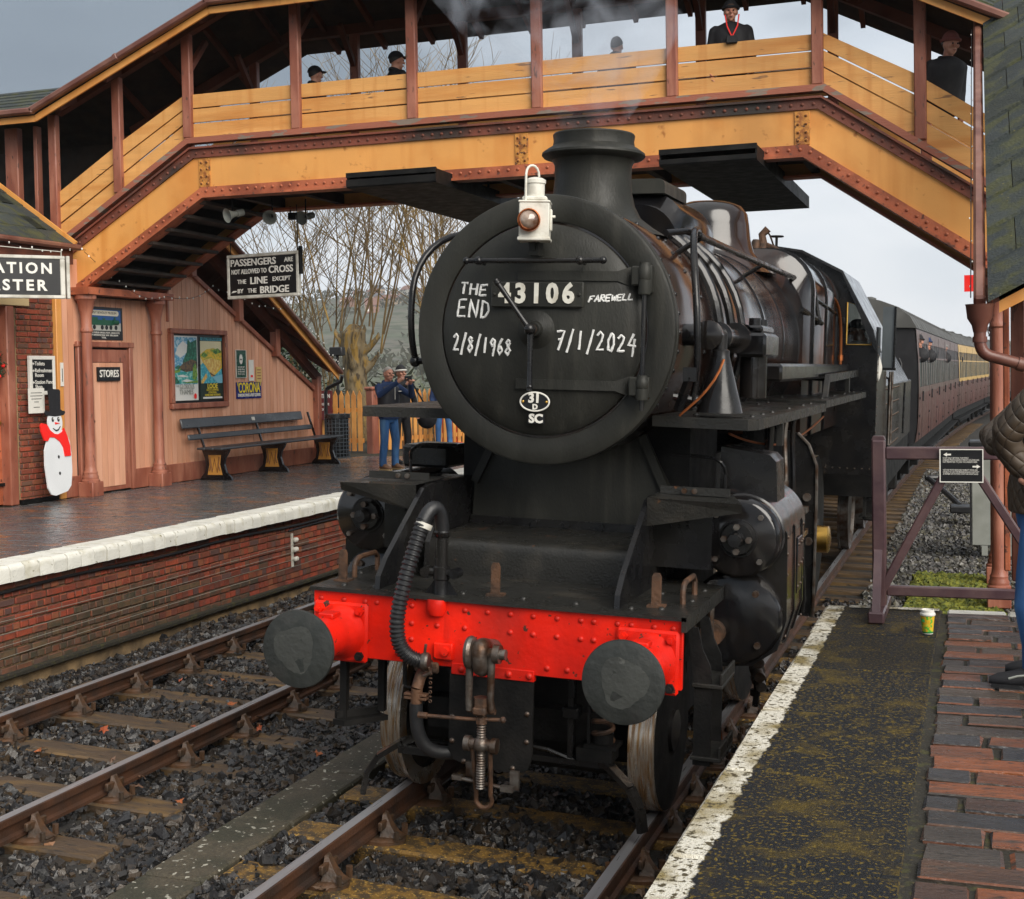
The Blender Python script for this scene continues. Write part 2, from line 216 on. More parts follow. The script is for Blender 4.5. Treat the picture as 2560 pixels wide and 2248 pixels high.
# ---------------------------------------------------------------- mesh builder
def axes(d):
    d = Vector(d).normalized(); a = Vector((0, 0, 1)) if abs(d.z) < .9 else Vector((0, 1, 0))
    u = a.cross(d).normalized(); v = d.cross(u); return u, v, d
class MB:
    def __init__(s): s.v = []; s.f = []
    def add(s, vs, fs):
        o = len(s.v); s.v += [tuple(p) for p in vs]; s.f += [tuple(i+o for i in f) for f in fs]; return s
    def box(s, lo, hi, ch=0., mat=None):
        x0, y0, z0 = lo; x1, y1, z1 = hi
        if not ch:
            vs = [(x0,y0,z0),(x1,y0,z0),(x1,y1,z0),(x0,y1,z0),(x0,y0,z1),(x1,y0,z1),(x1,y1,z1),(x0,y1,z1)]
            fs = [(3,2,1,0),(4,5,6,7),(0,1,5,4),(1,2,6,5),(2,3,7,6),(3,0,4,7)]
        else:
            c = ch; vs = []; idx = {}
            for ix, X in enumerate((x0, x1)):
                for iy, Y in enumerate((y0, y1)):
                    for iz, Z in enumerate((z0, z1)):
                        sx, sy, sz = (1-2*ix)*c, (1-2*iy)*c, (1-2*iz)*c
                        for k, p in enumerate(((X, Y+sy, Z+sz), (X+sx, Y, Z+sz), (X+sx, Y+sy, Z))):
                            idx[(ix,iy,iz,k)] = len(vs); vs.append(p)
            I = lambda *a: idx[a]
            fs = []
            for a in (0, 1):
                q = [I(a,0,0,0),I(a,1,0,0),I(a,1,1,0),I(a,0,1,0)]; fs.append(q if a else q[::-1])
                q = [I(0,a,0,1),I(0,a,1,1),I(1,a,1,1),I(1,a,0,1)]; fs.append(q if a else q[::-1])
                q = [I(0,0,a,2),I(1,0,a,2),I(1,1,a,2),I(0,1,a,2)]; fs.append(q if a else q[::-1])
            for a in (0, 1):
                for b in (0, 1):
                    q = [I(a,b,0,0),I(a,b,0,1),I(a,b,1,1),I(a,b,1,0)]; fs.append(q if (a+b) % 2 == 0 else q[::-1])
                    q = [I(a,0,b,2),I(a,0,b,0),I(a,1,b,0),I(a,1,b,2)]; fs.append(q if (a+b) % 2 else q[::-1])
                    q = [I(0,a,b,1),I(0,a,b,2),I(1,a,b,2),I(1,a,b,1)]; fs.append(q if (a+b) % 2 else q[::-1])
            for a in (0, 1):
                for b in (0, 1):
                    for d in (0, 1):
                        q = [I(a,b,d,0),I(a,b,d,1),I(a,b,d,2)]; fs.append(q if (a+b+d) % 2 else q[::-1])
        if mat is not None: vs = [mat @ Vector(p) for p in vs]
        return s.add(vs, fs)
    def rbox(s, c, size, rz=0., ch=0., rx=0., ry=0.):
        m = Matrix.Translation(c) @ Matrix.Rotation(rz, 4, 'Z') @ Matrix.Rotation(ry, 4, 'Y') @ Matrix.Rotation(rx, 4, 'X')
        h = [q/2 for q in size]; return s.box((-h[0],-h[1],-h[2]), h, ch, m)
    def bar(s, p0, p1, w, h, up=(0, 0, 1), ch=0.):     # beam of section w (sideways) x h (up) from p0 to p1
        p0, p1 = Vector(p0), Vector(p1); d = p1-p0; L = d.length; d.normalize()
        u = d.cross(Vector(up)).normalized(); v = u.cross(d)
        m = Matrix(((d.x,u.x,v.x,p0.x),(d.y,u.y,v.y,p0.y),(d.z,u.z,v.z,p0.z),(0,0,0,1)))
        return s.box((0,-w/2,-h/2), (L,w/2,h/2), ch, m)
    def lathe(s, prof, o=(0,0,0), ax=(0,0,1), n=24, close=True):
        u, v, d = axes(ax); o = Vector(o); vs = []; k = len(prof)
        for r, t in prof:
            for i in range(n):
                a = 2*math.pi*i/n; vs.append(o+d*t+(u*math.cos(a)+v*math.sin(a))*r)
        fs = [(j*n+i, j*n+(i+1) % n, (j+1)*n+(i+1) % n, (j+1)*n+i) for j in range(k-1) for i in range(n)]
        if close: fs += [tuple(range(n))[::-1], tuple((k-1)*n+i for i in range(n))]
        return s.add(vs, fs)
    def cyl(s, p0, p1, r0, r1=None, n=16):
        p0, p1 = Vector(p0), Vector(p1); return s.lathe([(r0, 0), (r0 if r1 is None else r1, (p1-p0).length)], p0, p1-p0, n)
    def tube(s, pts, r, n=8, closed=False):
        pts = [Vector(p) for p in pts]; k = len(pts); rs = r if isinstance(r, (list, tuple)) else [r]*k
        vs = []; u = None
        for i, p in enumerate(pts):
            if closed: d = (pts[(i+1) % k]-pts[i-1]).normalized()
            else: d = (pts[min(i+1, k-1)]-pts[max(i-1, 0)]).normalized()
            if u is None: u, v, _ = axes(d)
            else:
                u = (u-d*u.dot(d)).normalized(); v = d.cross(u)
            for j in range(n):
                a = 2*math.pi*j/n; vs.append(p+(u*math.cos(a)+v*math.sin(a))*rs[i])
        m = k if closed else k-1
        fs = [(i*n+j, i*n+(j+1) % n, ((i+1) % k)*n+(j+1) % n, ((i+1) % k)*n+j) for i in range(m) for j in range(n)]
        if not closed: fs += [tuple(range(n))[::-1], tuple((k-1)*n+j for j in range(n))]
        return s.add(vs, fs)
    def prism(s, poly, a, b, fn):                       # fn(u,v,w) -> point; poly (u,v); extruded in w from a to b
        k = len(poly); vs = [fn(u, v, a) for u, v in poly]+[fn(u, v, b) for u, v in poly]
        return s.add(vs, [tuple(range(k))[::-1], tuple(range(k, 2*k))]+[(i, (i+1) % k, k+(i+1) % k, k+i) for i in range(k)])
    def ball(s, c, r, n=12, m=8, sc=(1, 1, 1), cut=None):
        vs = []; c = Vector(c)
        for j in range(m+1):
            t = math.pi*j/m
            for i in range(n):
                a = 2*math.pi*i/n; vs.append(c+Vector((r*sc[0]*math.sin(t)*math.cos(a), r*sc[1]*math.sin(t)*math.sin(a), r*sc[2]*math.cos(t))))
        return s.add(vs, [(j*n+i, (j+1)*n+i, (j+1)*n+(i+1) % n, j*n+(i+1) % n) for j in range(m) for i in range(n)])
    def loft(s, secs):                                  # list of rings (equal length)
        n = len(secs[0]); vs = [p for r in secs for p in r]
        return s.add(vs, [(i*n+j, i*n+(j+1) % n, (i+1)*n+(j+1) % n, (i+1)*n+j) for i in range(len(secs)-1) for j in range(n)]+[tuple(range(n))[::-1], tuple((len(secs)-1)*n+j for j in range(n))])
    def mesh(s, name, mat, smooth=True, off=None, angle=38):
        me = bpy.data.meshes.new(name)
        vs = s.v if off is None else [(p[0]-off[0], p[1]-off[1], p[2]-off[2]) for p in s.v]
        me.from_pydata(vs, [], s.f); me.update()
        if mat is not None: me.materials.append(MAT[mat] if isinstance(mat, str) else mat)
        if smooth:
            me.polygons.foreach_set('use_smooth', [True]*len(me.polygons)); me.set_sharp_from_angle(angle=R(angle))
        return me
XZ = lambda u, v, w: (u, w, v)        # profile in x,z extruded along y
YZ = lambda u, v, w: (w, u, v)        # profile in y,z extruded along x
XY = lambda u, v, w: (u, v, w)

OFF = {}
def tag(o, label=None, cat=None, group=None, kind=None):
    if label: o['label'] = label
    if cat: o['category'] = cat
    if group: o['group'] = group
    if kind: o['kind'] = kind
    return o
def thing(name, label, cat, loc=(0,0,0), rot=(0,0,0), group=None, local=False, kind=None):
    o = bpy.data.objects.new(name, None); COL.objects.link(o); o.location = loc; o.rotation_euler = rot; o.empty_display_size = .1
    OFF[o.name] = (0,0,0) if local else tuple(loc)
    return tag(o, label, cat, group, kind)
def part(name, mb, mat, parent=None, smooth=True, label=None, kind=None, angle=38):
    off = OFF[parent.name] if parent else None
    o = bpy.data.objects.new(name, mb.mesh(name, mat, smooth, off, angle)); COL.objects.link(o)
    if parent: o.parent = parent; OFF[o.name] = off
    return tag(o, label, None, None, kind)
def solo(name, mb, mat, label, cat, group=None, kind=None, smooth=True, base=None):
    vs = np.array(mb.v); b = base or (float(vs[:,0].mean()), float(vs[:,1].mean()), float(vs[:,2].min()))
    o = bpy.data.objects.new(name, mb.mesh(name, mat, smooth, b)); COL.objects.link(o); o.location = b; OFF[o.name] = b
    return tag(o, label, cat, group, kind)
def struct(name, mb, mat, smooth=True):
    o = bpy.data.objects.new(name, mb.mesh(name, mat, smooth)); COL.objects.link(o); OFF[o.name] = (0,0,0); return tag(o, kind='structure')
def inst(name, me, parent, loc, rot=None, scale=None, mat=None):     # copy sharing mesh data, placed in its parent's frame (world coordinates)
    o = bpy.data.objects.new(name, me); COL.objects.link(o); off = OFF[parent.name]
    o.parent = parent; o.location = (loc[0]-off[0], loc[1]-off[1], loc[2]-off[2])
    if rot is not None: o.rotation_euler = rot
    if scale is not None: o.scale = scale
    OFF[o.name] = off; return o
def text_mesh(txt, size, mat, depth=.004, bold=0., align='CENTER', width=None, spacing=1.):
    cu = bpy.data.curves.new('lettering', 'FONT'); cu.body = txt; cu.size = size; cu.extrude = depth; cu.offset = bold; cu.align_x = align; cu.align_y = 'CENTER'; cu.resolution_u = 3
    cu.space_character = spacing
    ob = bpy.data.objects.new('lettering', cu); COL.objects.link(ob)
    bpy.context.view_layer.update()
    me = bpy.data.meshes.new_from_object(ob.evaluated_get(bpy.context.evaluated_depsgraph_get()))
    bpy.data.objects.remove(ob); me.materials.clear(); me.materials.append(MAT[mat] if isinstance(mat, str) else mat)
    if width:
        xs = [v.co.x for v in me.vertices]; w = max(xs)-min(xs)
        for v in me.vertices: v.co.x *= width/w
    return me
def letters(txt, size, mat, parent, loc, rot, **k):
    return inst('lettering', text_mesh(txt, size, mat, **k), parent, loc, rot)
RIV = {}
def rivet_mesh(r, mat, ax):
    key = (r, mat, ax)
    if key not in RIV:
        b = MB(); b.lathe([(r, 0), (r*.92, r*.3), (r*.65, r*.6), (r*.2, r*.75)], (0,0,0), ax, 8); RIV[key] = b.mesh('rivet', mat)
    return RIV[key]
def rivets(pts, r, mat, ax, parent, name='rivet'):
    for p in pts: inst(name, rivet_mesh(r, mat, ax), parent, p)
def lerp(a, b, t): return a+(b-a)*t
def line(p, q, n): return [tuple(lerp(a, b, i/(n-1)) for a, b in zip(p, q)) for i in range(n)]
def bez(p, n=10):
    p = [Vector(q) for q in p]; out = []
    for i in range(n+1):
        t = i/n; q = p[:]
        while len(q) > 1: q = [q[j].lerp(q[j+1], t) for j in range(len(q)-1)]
        out.append(q[0])
    return out
CA = .0406
def canted(x, y, z, x0=0.): 
    c, s_ = math.cos(CA), math.sin(CA); x -= x0; return (x0+c*x+s_*z, y, -s_*x+c*z)
# ================================================================ SETTING: ground, tracks, platforms
def xc(y): return .00063*(y-12)**2 if y > 12 else 0.
b = MB(); b.add([(-1500,-200,-.45),(1500,-200,-.45),(1500,2500,-.45),(-1500,2500,-.45)], [(0,1,2,3)]); struct('ground', b, 'earth', False)
b = MB(); ys = [-6+i*2 for i in range(58)]
vs = []
for y in ys: vs += [(-5.7+xc(y)*.6, y, -.27), (6+xc(y), y, -.27)]
b.add(vs, [(2*i, 2*i+1, 2*i+3, 2*i+2) for i in range(len(ys)-1)]); struct('track_bed', b, 'ground', False)

def rail_profile():
    return [(-.035,0),(-.03,.004),(.03,.004),(.035,0),(.035,-.04),(.011,-.052),(.011,-.108),(.034,-.118),(.034,-.14),(-.034,-.14),(-.034,-.118),(-.011,-.108),(-.011,-.052),(-.035,-.04)]
def make_track(name, x0, y0, y1, sl0, sl1, spacing, smat, chair_to, phase, far=None):
    t = bpy.data.objects.new(name, None); COL.objects.link(t); t.location = (x0, y0, -.3); OFF[t.name] = (x0, y0, -.3); tag(t, kind='structure')
    n = 2 if y1 < 13 else 40
    for sx in (-.7525, .7525):
        b = MB(); secs = []; top = MB(); tv = []
        for i in range(n):
            y = lerp(y0, y1, i/(n-1)); secs.append([canted(x0+xc(y)+sx+u, y, w, x0+xc(y)) for u, w in rail_profile()])
            tv += [canted(x0+xc(y)+sx-.029, y, .0062, x0+xc(y)), canted(x0+xc(y)+sx+.029, y, .0062, x0+xc(y))]
        b.loft(secs); r = part('rail', b, 'railside', t)
        top.add(tv, [(2*i, 2*i+1, 2*i+3, 2*i+2) for i in range(n-1)]); part('running_surface', top, 'railtop', r, False)
    sb = MB(); rnd = random.Random(3)
    sb.box((-1.3,-.125,-.12), (1.3,.125,0), .012); v = []
    for p in sb.v: v.append((p[0], p[1]+rnd.uniform(-.008,.008), p[2]+rnd.uniform(-.004,.004)))
    sb.v = v; sme = sb.mesh('sleeper', smat); sme2 = sb.mesh('sleeper', 'sleeper')
    cb = MB()                                            # cast chair: base plate, two jaws, key and bolts
    cb.lathe([(.155,-.045),(.155,-.025),(.135,-.012),(.09,-.008)], (0,0,0), (0,0,1), 14); cb.v = [(p[0]*1.05, p[1]*.72, p[2]) for p in cb.v]
    for sg in (1, -1):
        sec = [(.155,.065,-.012),(.115,.058,.01),(.085,.046,.05),(.062,.036,.09),(.052,.030,.115),(.038,.028,.118)]
        cb.loft([[(sg*.036,-w_*sg,z),(sg*xo,-w_*.55*sg,z),(sg*xo,w_*.55*sg,z),(sg*.036,w_*sg,z)] for xo, w_, z in sec])
    cb.box((.036,-.10,.035), (.062,.08,.085), .006); cb.cyl((-.13,-.07,-.02), (-.13,-.07,.04), .02, n=6); cb.cyl((.13,.07,-.02), (.13,.07,.04), .02, n=6)
    cb.cyl((.135,-.055,-.02), (.135,-.055,.03), .016, n=6); cb.cyl((-.135,.055,-.02), (-.135,.055,.03), .016, n=6)
    cme = cb.mesh('rail_chair', 'chair')
    y = sl0+phase
    while y < sl1:
        cx = x0+xc(y); p = canted(cx, y, -.185, cx)
        s_ = inst('sleeper', sme if y < 6 else sme2, t, (p[0]+rnd.uniform(-.03,.03), y, p[2]), (0, CA, rnd.uniform(-.01,.01)))
        if y < chair_to:
            for sx in (-.7525, .7525):
                o = bpy.data.objects.new('rail_chair', cme); COL.objects.link(o); o.parent = s_; o.location = (sx, 0, .045)
        y += spacing
    return t
make_track('railway_track', 0., -5, 95, -2.6, 60, .70, 'goldsleeper', 4.2, .03)
make_track('platform_track', -3.58, -5, 12.8, -2.0, 12, .79, 'sleeper', 8.5, .20)

def stones(name, n, xr, yr, zf, size, mat, seed, keep=None, ybias=1.):
    g = np.random.default_rng(seed)
    x = g.uniform(*xr, n*2); y = yr[0]+(yr[1]-yr[0])*g.uniform(0, 1, n*2)**ybias
    if keep is not None: k = keep(x, y); x = x[k]; y = y[k]
    x = x[:n]; y = y[:n]; n = len(x)
    cube = np.array([(i, j, k) for i in (-1, 1) for j in (-1, 1) for k in (-1, 1)], float)
    v = cube[None]*(1+g.uniform(-.45, .3, (n, 8, 3))); s_ = size[0]+(size[1]-size[0])*g.uniform(0, 1, (n, 1, 1))**2
    v = v*s_*g.uniform(.55, 1.2, (n, 1, 3))
    a = g.normal(size=(n, 4)); a /= np.linalg.norm(a, axis=1)[:, None]; w, i, j, k = a.T
    Rm = np.stack([1-2*(j*j+k*k), 2*(i*j-k*w), 2*(i*k+j*w), 2*(i*j+k*w), 1-2*(i*i+k*k), 2*(j*k-i*w), 2*(i*k-j*w), 2*(j*k+i*w), 1-2*(i*i+j*j)], 1).reshape(n, 3, 3)
    v = np.einsum('nij,nkj->nki', Rm, v); z = zf(x, y)+g.uniform(-.012, .022, n)
    v += np.stack([x, y, z], 1)[:, None]
    q = np.array([(0,1,3,2),(4,6,7,5),(0,4,5,1),(2,3,7,6),(0,2,6,4),(1,5,7,3)])
    F = (q[None]+np.arange(n)[:, None, None]*8).reshape(-1, 4)
    me = bpy.data.meshes.new(name); me.vertices.add(n*8); me.vertices.foreach_set('co', v.reshape(-1)); me.loops.add(F.size); me.polygons.add(len(F))
    me.loops.foreach_set('vertex_index', F.reshape(-1)); me.polygons.foreach_set('loop_start', np.arange(0, F.size, 4)); me.polygons.foreach_set('loop_total', np.full(len(F), 4))
    me.update(); me.validate(); me.shade_flat(); me.materials.append(MAT[mat])
    o = bpy.data.objects.new(name, me); COL.objects.link(o); return o
def clear_track(x, y):
    k = np.ones(len(x), bool)
    for x0, sp, ph, s0 in ((0., .70, .03, -2.6), (-3.58, .79, .20, -2.0)):
        for sx in (-.7525, .7525): k &= np.abs(x-x0-sx) > .055
        d = (y-s0-ph+sp/2) % sp-sp/2
        on = (np.abs(x-x0) < 1.29) & (np.abs(d) < .118)
        k &= ~(on & (np.sin(x*91.7+y*57.3) < .93))
    k &= ~((x > -1.74) & (x < -1.28)); return k
zb = lambda x, y: -.224+.02*np.sin(x*3+y*2)-np.tan(CA)*np.where(np.abs(x) < 1.6, x, np.where(np.abs(x+3.58) < 1.6, x+3.58, 0))
o = stones('ballast', 46000, (-5.5, 1.5), (-2.4, 9.5), zb, (.016, .036), 'ballast', 5, clear_track, 1.25)
tag(o, 'dark wet crushed stone ballast around the rails', 'ballast', kind='stuff')
o = stones('ballast_chippings', 34000, (-5.5, 1.5), (-2.4, 6.0), lambda x, y: zb(x, y)+.012, (.007, .016), 'ballast', 15, clear_track, 1.3)
tag(o, 'small dark chippings filling the gaps of the ballast', 'chippings', kind='stuff')
o = stones('lineside_gravel', 22000, (1.0, 3.6), (2.9, 30), lambda x, y: -.235+.02*np.sin(x*3), (.014, .034), 'ballastl', 6, lambda x, y: x > 1.2, 1.35)
tag(o, 'pale grey gravel beside the line past the platform end', 'gravel', kind='stuff')
o = stones('moss_patch', 5000, (1.75, 2.75), (7.6, 11.2), lambda x, y: -.215+0*x, (.03, .055), 'moss', 9)
tag(o, 'bright green moss on the gravel behind the barrier', 'moss', kind='stuff')

# ---- concrete cable trough between the tracks
t = thing('cable_trough', 'lichened concrete trough lids running between the two tracks', 'trough', (-1.5,-2.5,-.25))
for i in range(13):
    y = -2.6+i*.96; b = MB(); b.box((-1.69,y,-.26), (-1.32,y+.95,-.125+random.uniform(-.006,.006)), .012); part('lid', b, 'trough', t)

# ---- left platform
pl = bpy.data.objects.new('platform_far', None); COL.objects.link(pl); pl.location = (-7.5, 8, -.3); OFF[pl.name] = (-7.5, 8, -.3); tag(pl, kind='structure')
b = MB(); b.box((-14,-3,-.4), (-5.632,26,.76)); part('wall_core', b, 'mortar', pl, False)
b = MB(); b.box((-14,-3,.76), (-5.86,26,.8905)); part('paving_bed', b, 'joint', pl, False)
def bricks(parent, specs, mat, near_n, dist, ch=.006):        # specs: (cx,cy,cz,sx,sy,sz)
    specs = sorted(specs, key=dist); cache = {}
    for s_ in specs[:near_n]:
        key = tuple(round(q, 3) for q in s_[3:6])+((s_[6],) if len(s_) > 6 else (0,))
        if key not in cache:
            b = MB(); b.box((-s_[3]/2,-s_[4]/2,-s_[5]/2), (s_[3]/2,s_[4]/2,s_[5]/2), ch); cache[key] = b.mesh(mat[1], s_[6] if len(s_) > 6 else mat[0])
        inst(mat[1], cache[key], parent, s_[:3])
    if len(specs) > near_n:
        b = MB()
        for s_ in specs[near_n:]: b.box([s_[i]-s_[i+3]/2 for i in range(3)], [s_[i]+s_[i+3]/2 for i in range(3)])
        part('distant_'+mat[1]+'s', b, mat[0], parent, False, kind='stuff')
rb = random.Random(11)
specs = []
for r_ in range(11):
    z = .70-r_*.0755; st = r_ % 2 == 0; L = .2 if st else .095; y = 2.35+(.05 if st else 0)
    while y < 10.6:
        l_ = L+rb.uniform(-.004,.004)
        specs.append((-5.625+rb.uniform(-.004,.004), y+l_/2, z+rb.uniform(-.002,.002), .04, L, .062, 'brick' if z > .30+.12*math.sin(y*1.7) else 'brickbase')); y += l_+.012
bricks(pl, specs, ('brick', 'brick'), 300, lambda s_: s_[1]+s_[2]*-1.2+(0 if s_[4] > .15 else 2.))
cm = []
for k in range(3):                                        # bull-nosed white edge blocks
    b = MB(); pf = [(-5.87,.745),(-5.87,.898)]+[(-5.56+.06*math.sin(a), .838+.06*math.cos(a)) for a in [i*math.pi/10 for i in range(6)]]+[(-5.5,.745)]
    b.prism(pf, -.0925, .0925, lambda u, v, w: (u+5.7, w, v-.82)); rr = random.Random(k)
    b.v = [(p[0]+rr.uniform(-.005,.005), p[1]+rr.uniform(-.004,.004), p[2]+rr.uniform(-.004,.004)) for p in b.v]; cm.append(b.mesh('coping_block', 'coping'))
y = .6; i = 0
while y < 20: inst('coping_block', cm[i % 3], pl, (-5.7+rb.uniform(-.006,.006), y, .82+rb.uniform(-.004,.004)), (0, 0, rb.uniform(-.012,.012))); y += .196; i += 1
specs = []; row = 0; y = .8
while y < 17.5:
    x = -9.27+(.155 if row % 2 else 0)+rb.uniform(-.03,.03)
    if row % 2: specs.append((-9.2, y, .878, .14, .143, .03))
    while x < -6.15:
        L = .30; specs.append((x+L/2, y, .884+rb.uniform(-.003,.003), L, .143, .03)); x += L+.008
    specs.append(((x-5.88)/2, y, .883, max(.03, -5.885-x), .143, .03)); y += .151; row += 1
bricks(pl, specs, ('pavers', 'paver'), 300, lambda s_: math.hypot(s_[0]+5.9, (s_[1]-3.6)*.75)+abs(s_[0]+6.4)*.3, .005)
b = MB(); b.tube([(-5.585, y, .655+.012*math.sin(y*2.1)) for y in [1+i*.35 for i in range(45)]], .016, 6); part('cable', b, 'cable', pl)
b = MB(); b.tube([(-5.60, y, .60+.01*math.sin(y*3)) for y in [8.0+i*.35 for i in range(20)]], .012, 6); part('cable', b, 'cable', pl)
for k in range(4):
    z0 = .40-.085*k; b = MB(); b.tube([(-5.57, y, z0+.008*math.sin(y+k)+(y-8)*.004*k) for y in [1+i*.7 for i in range(20)]], .0025, 4); part('signal_wire', b, 'wire', pl)
bk = MB(); bk.box((-5.6,8.05,.13), (-5.585,8.09,.55))
for k in range(3): bk.lathe([(.012,0),(.03,.01),(.03,.02),(.012,.03)], (-5.56,8.07,.47-.12*k), (0,1,0), 10); bk.lathe([(.012,0),(.03,.01),(.03,.02),(.012,.03)], (-5.56,8.11,.47-.12*k), (0,1,0), 10)
part('wire_pulley', bk, 'signframe', pl)
for y in (4.1, 5.9, 7.6):
    b = MB(); b.lathe([(.045,0),(.045,.05),(.03,.05),(.03,0)], (-5.66,y,.06), (1,0,0), 12, False); part('drain_pipe', b, 'ruststeel', pl)
b = MB(); b.box((-5.62,1,-.12), (-5.55,11,-.07), .01); part('timber_kerb', b, 'joint', pl)

# ---- right platform (where the photographer stands)
pr_ = bpy.data.objects.new('platform_near', None); COL.objects.link(pr_); pr_.location = (2.4,-1,-.3); OFF[pr_.name] = (2.4,-1,-.3); tag(pr_, kind='structure')
b = MB(); b.box((1.66,-6.5,-.4), (4.6,2.38,.80)); part('wall_core', b, 'mortar', pr_, False)
b = MB(); b.box((2.24,-6.5,.80), (4.6,2.36,.8935)); part('paving_bed', b, 'joint', pr_, False)
yj = [2.50, 1.55, .56, -.37, -1.36, -2.35, -3.33, -4.3]
for k in range(7):
    y1, y0 = yj[k]-.006, yj[k+1]+.006
    b = MB(); nx = 5; ny = 12; rr = random.Random(k+40)
    b.box((1.545,y0,.80), (2.285,y1,.90), .012)
    b.v = [(p[0]+rr.uniform(-.005,.005), p[1]+rr.uniform(-.004,.004), p[2]+(rr.uniform(-.002,.002) if p[2] > .85 else 0)) for p in b.v]
    part('edge_slab', b, 'slabpaint', pr_)
w = MB(); rr = random.Random(2); vs = []
for i in range(31): x = lerp(1.70, 2.27, i/30); vs += [(x, 2.484, .9065), (x, 2.40+rr.uniform(-.006,.006), .9065)]
w.add(vs, [(2*i, 2*i+1, 2*i+3, 2*i+2) for i in range(30)]); part('painted_end', w, 'whitestrip', pr_, False)
specs = []; y = 2.26; row = 0; rr = random.Random(8)
while y > -3.4:
    x = 2.318+rr.uniform(0,.02); first = (.37, .12, .37, .20, .25, .37, .16)[row % 7]
    while x < 3.6:
        L = first if first else .355+rr.uniform(-.02,.02); first = 0
        specs.append((x+L/2, y, .884+rr.uniform(-.004,.005), round(L, 2), .152, .04)); x += round(L, 2)+rr.uniform(.016,.028)
    y -= .174; row += 1
cache = {}
for k, s_ in enumerate(specs):
    if s_[3] not in cache or k % 5 == 0:
        b = MB(); b.box((-s_[3]/2,-.075,-.02), (s_[3]/2,.075,.02), .006); rq = random.Random(k)
        b.v = [(p[0]+rq.uniform(-.006,.006), p[1]+rq.uniform(-.005,.005), p[2]+rq.uniform(-.002,.002)) for p in b.v]; cache[s_[3]] = b.mesh('paver', 'pavers2')
    inst('paver', cache[s_[3]], pr_, s_[:3], (rr.uniform(-.014,.014), rr.uniform(-.01,.01), rr.uniform(-.014,.014)))
x = 2.32
while x < 3.6:
    b = MB(); L = rr.uniform(.26,.36); b.box((x,2.36,.83), (x+L,2.49,.903), .012); part('end_block', b, 'coping', pr_); x += L+.012

# ---- fallen leaves
for k in range(34):
    rr = random.Random(k+300); x = rr.uniform(-4.2,-1.8) if k < 26 else rr.uniform(-1.3,1.2); y = rr.uniform(-.6,3.6) if k < 26 else rr.uniform(-1.6,.3)
    b = MB(); vs = [(0,0,.012)]; r0 = rr.uniform(.03,.055)
    for i in range(10): a = i*math.pi/5; q = r0*(1 if i % 2 == 0 else .5)*rr.uniform(.8,1.2); vs.append((q*math.cos(a), q*math.sin(a), rr.uniform(-.01,.02)))
    b.add(vs, [(0, 1+i, 1+(i+1) % 10) for i in range(10)])
    o = bpy.data.objects.new('fallen_leaf', b.mesh('fallen_leaf', 'leaf', False)); COL.objects.link(o); o.location = (x, y, -.155 if abs(x) > 1.3 else -.16-x*.04); o.rotation_euler = (rr.uniform(-.4,.4), rr.uniform(-.4,.4), rr.uniform(0,6))
    tag(o, 'small rust-coloured fallen leaf lying on the ballast', 'leaf', 'fallen leaves on the ballast')
# ================================================================ FOOTBRIDGE
REF = [(-9.78, 3.44), (-7.24, 4.95), (.66, 4.93), (2.95, 3.36)]
def offp(P, d):
    out = []
    for i, p in enumerate(P):
        ns = []
        for a, b_ in ((i-1, i), (i, i+1)):
            if 0 <= a and b_ < len(P):
                t = Vector((P[b_][0]-P[a][0], P[b_][1]-P[a][1])).normalized(); ns.append(Vector((-t.y, t.x)))
        n = sum(ns, Vector((0, 0))).normalized(); k = d/max(.2, n.dot(ns[0])); out.append((p[0]+n.x*k, p[1]+n.y*k))
    return out
def zat(P, x):
    for (x0, z0), (x1, z1) in zip(P, P[1:]):
        if x <= x1 or (x1, z1) == P[-1]: return z0+(z1-z0)*(x-x0)/(x1-x0)
def band(b, d0, d1, y0, y1, P=REF):
    lo, hi = offp(P, d0), offp(P, d1)
    for i in range(len(P)-1): b.prism([lo[i], lo[i+1], hi[i+1], hi[i]], y0, y1, XZ)
    return b
YF, YR = 8.85, 10.62
fb = thing('footbridge', 'covered orange and brown riveted footbridge spanning both tracks', 'footbridge', (-3.3, 9.7, -.2))
for yo, s_ in ((YF, 1), (YR, -1)):
    g = part('girder', band(MB(), .0, .64, yo+.03*s_, yo+.045*s_), 'orange', fb, False)
    lo = part('lower_flange', band(band(MB(), .0, .115, yo, yo+.03*s_), -.03, 0, yo-.04*s_, yo+.2*s_), 'flange', g, False)
    hi = part('upper_flange', band(band(MB(), .51, .625, yo, yo+.03*s_), .625, .65, yo-.04*s_, yo+.2*s_), 'flangetop', g, False)
    if s_ == 1:
        for d, pp, mt in ((.06, lo, 'flange'), (.565, hi, 'flangetop')):
            Q = offp(REF, d)
            for i in range(3):
                L = math.dist(Q[i], Q[i+1]); n = int(L/.125)
                rivets([(lerp(Q[i][0], Q[i+1][0], (j+.5)/n), yo, lerp(Q[i][1], Q[i+1][1], (j+.5)/n)) for j in range(n)], .021, mt, (0,-1,0), pp)
        for x in (-7.22, -2.74, .64):
            z = zat(offp(REF, .115), x); b = MB(); b.box((x-.085,yo+.012,z+.002), (x+.085,yo+.03,z+.38), .003); sp = part('splice_plate', b, 'rustplate', g)
            rivets([(x+dx, yo+.012, z+.05+.093*k) for dx in (-.045,.045) for k in range(4)], .02, 'rustplate', (0,-1,0), sp)
    part('sill', band(MB(), .70, .775, yo-.05*s_, yo+.10*s_), 'trimpeel', fb, False)
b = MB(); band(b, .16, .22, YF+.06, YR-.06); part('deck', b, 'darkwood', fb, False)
for k in range(9): x = -7+k*.95; b = MB(); b.box((x-.05,YF+.06,4.96), (x+.05,YR-.06,5.10)); part('cross_beam', b, 'darkwood', fb, False)
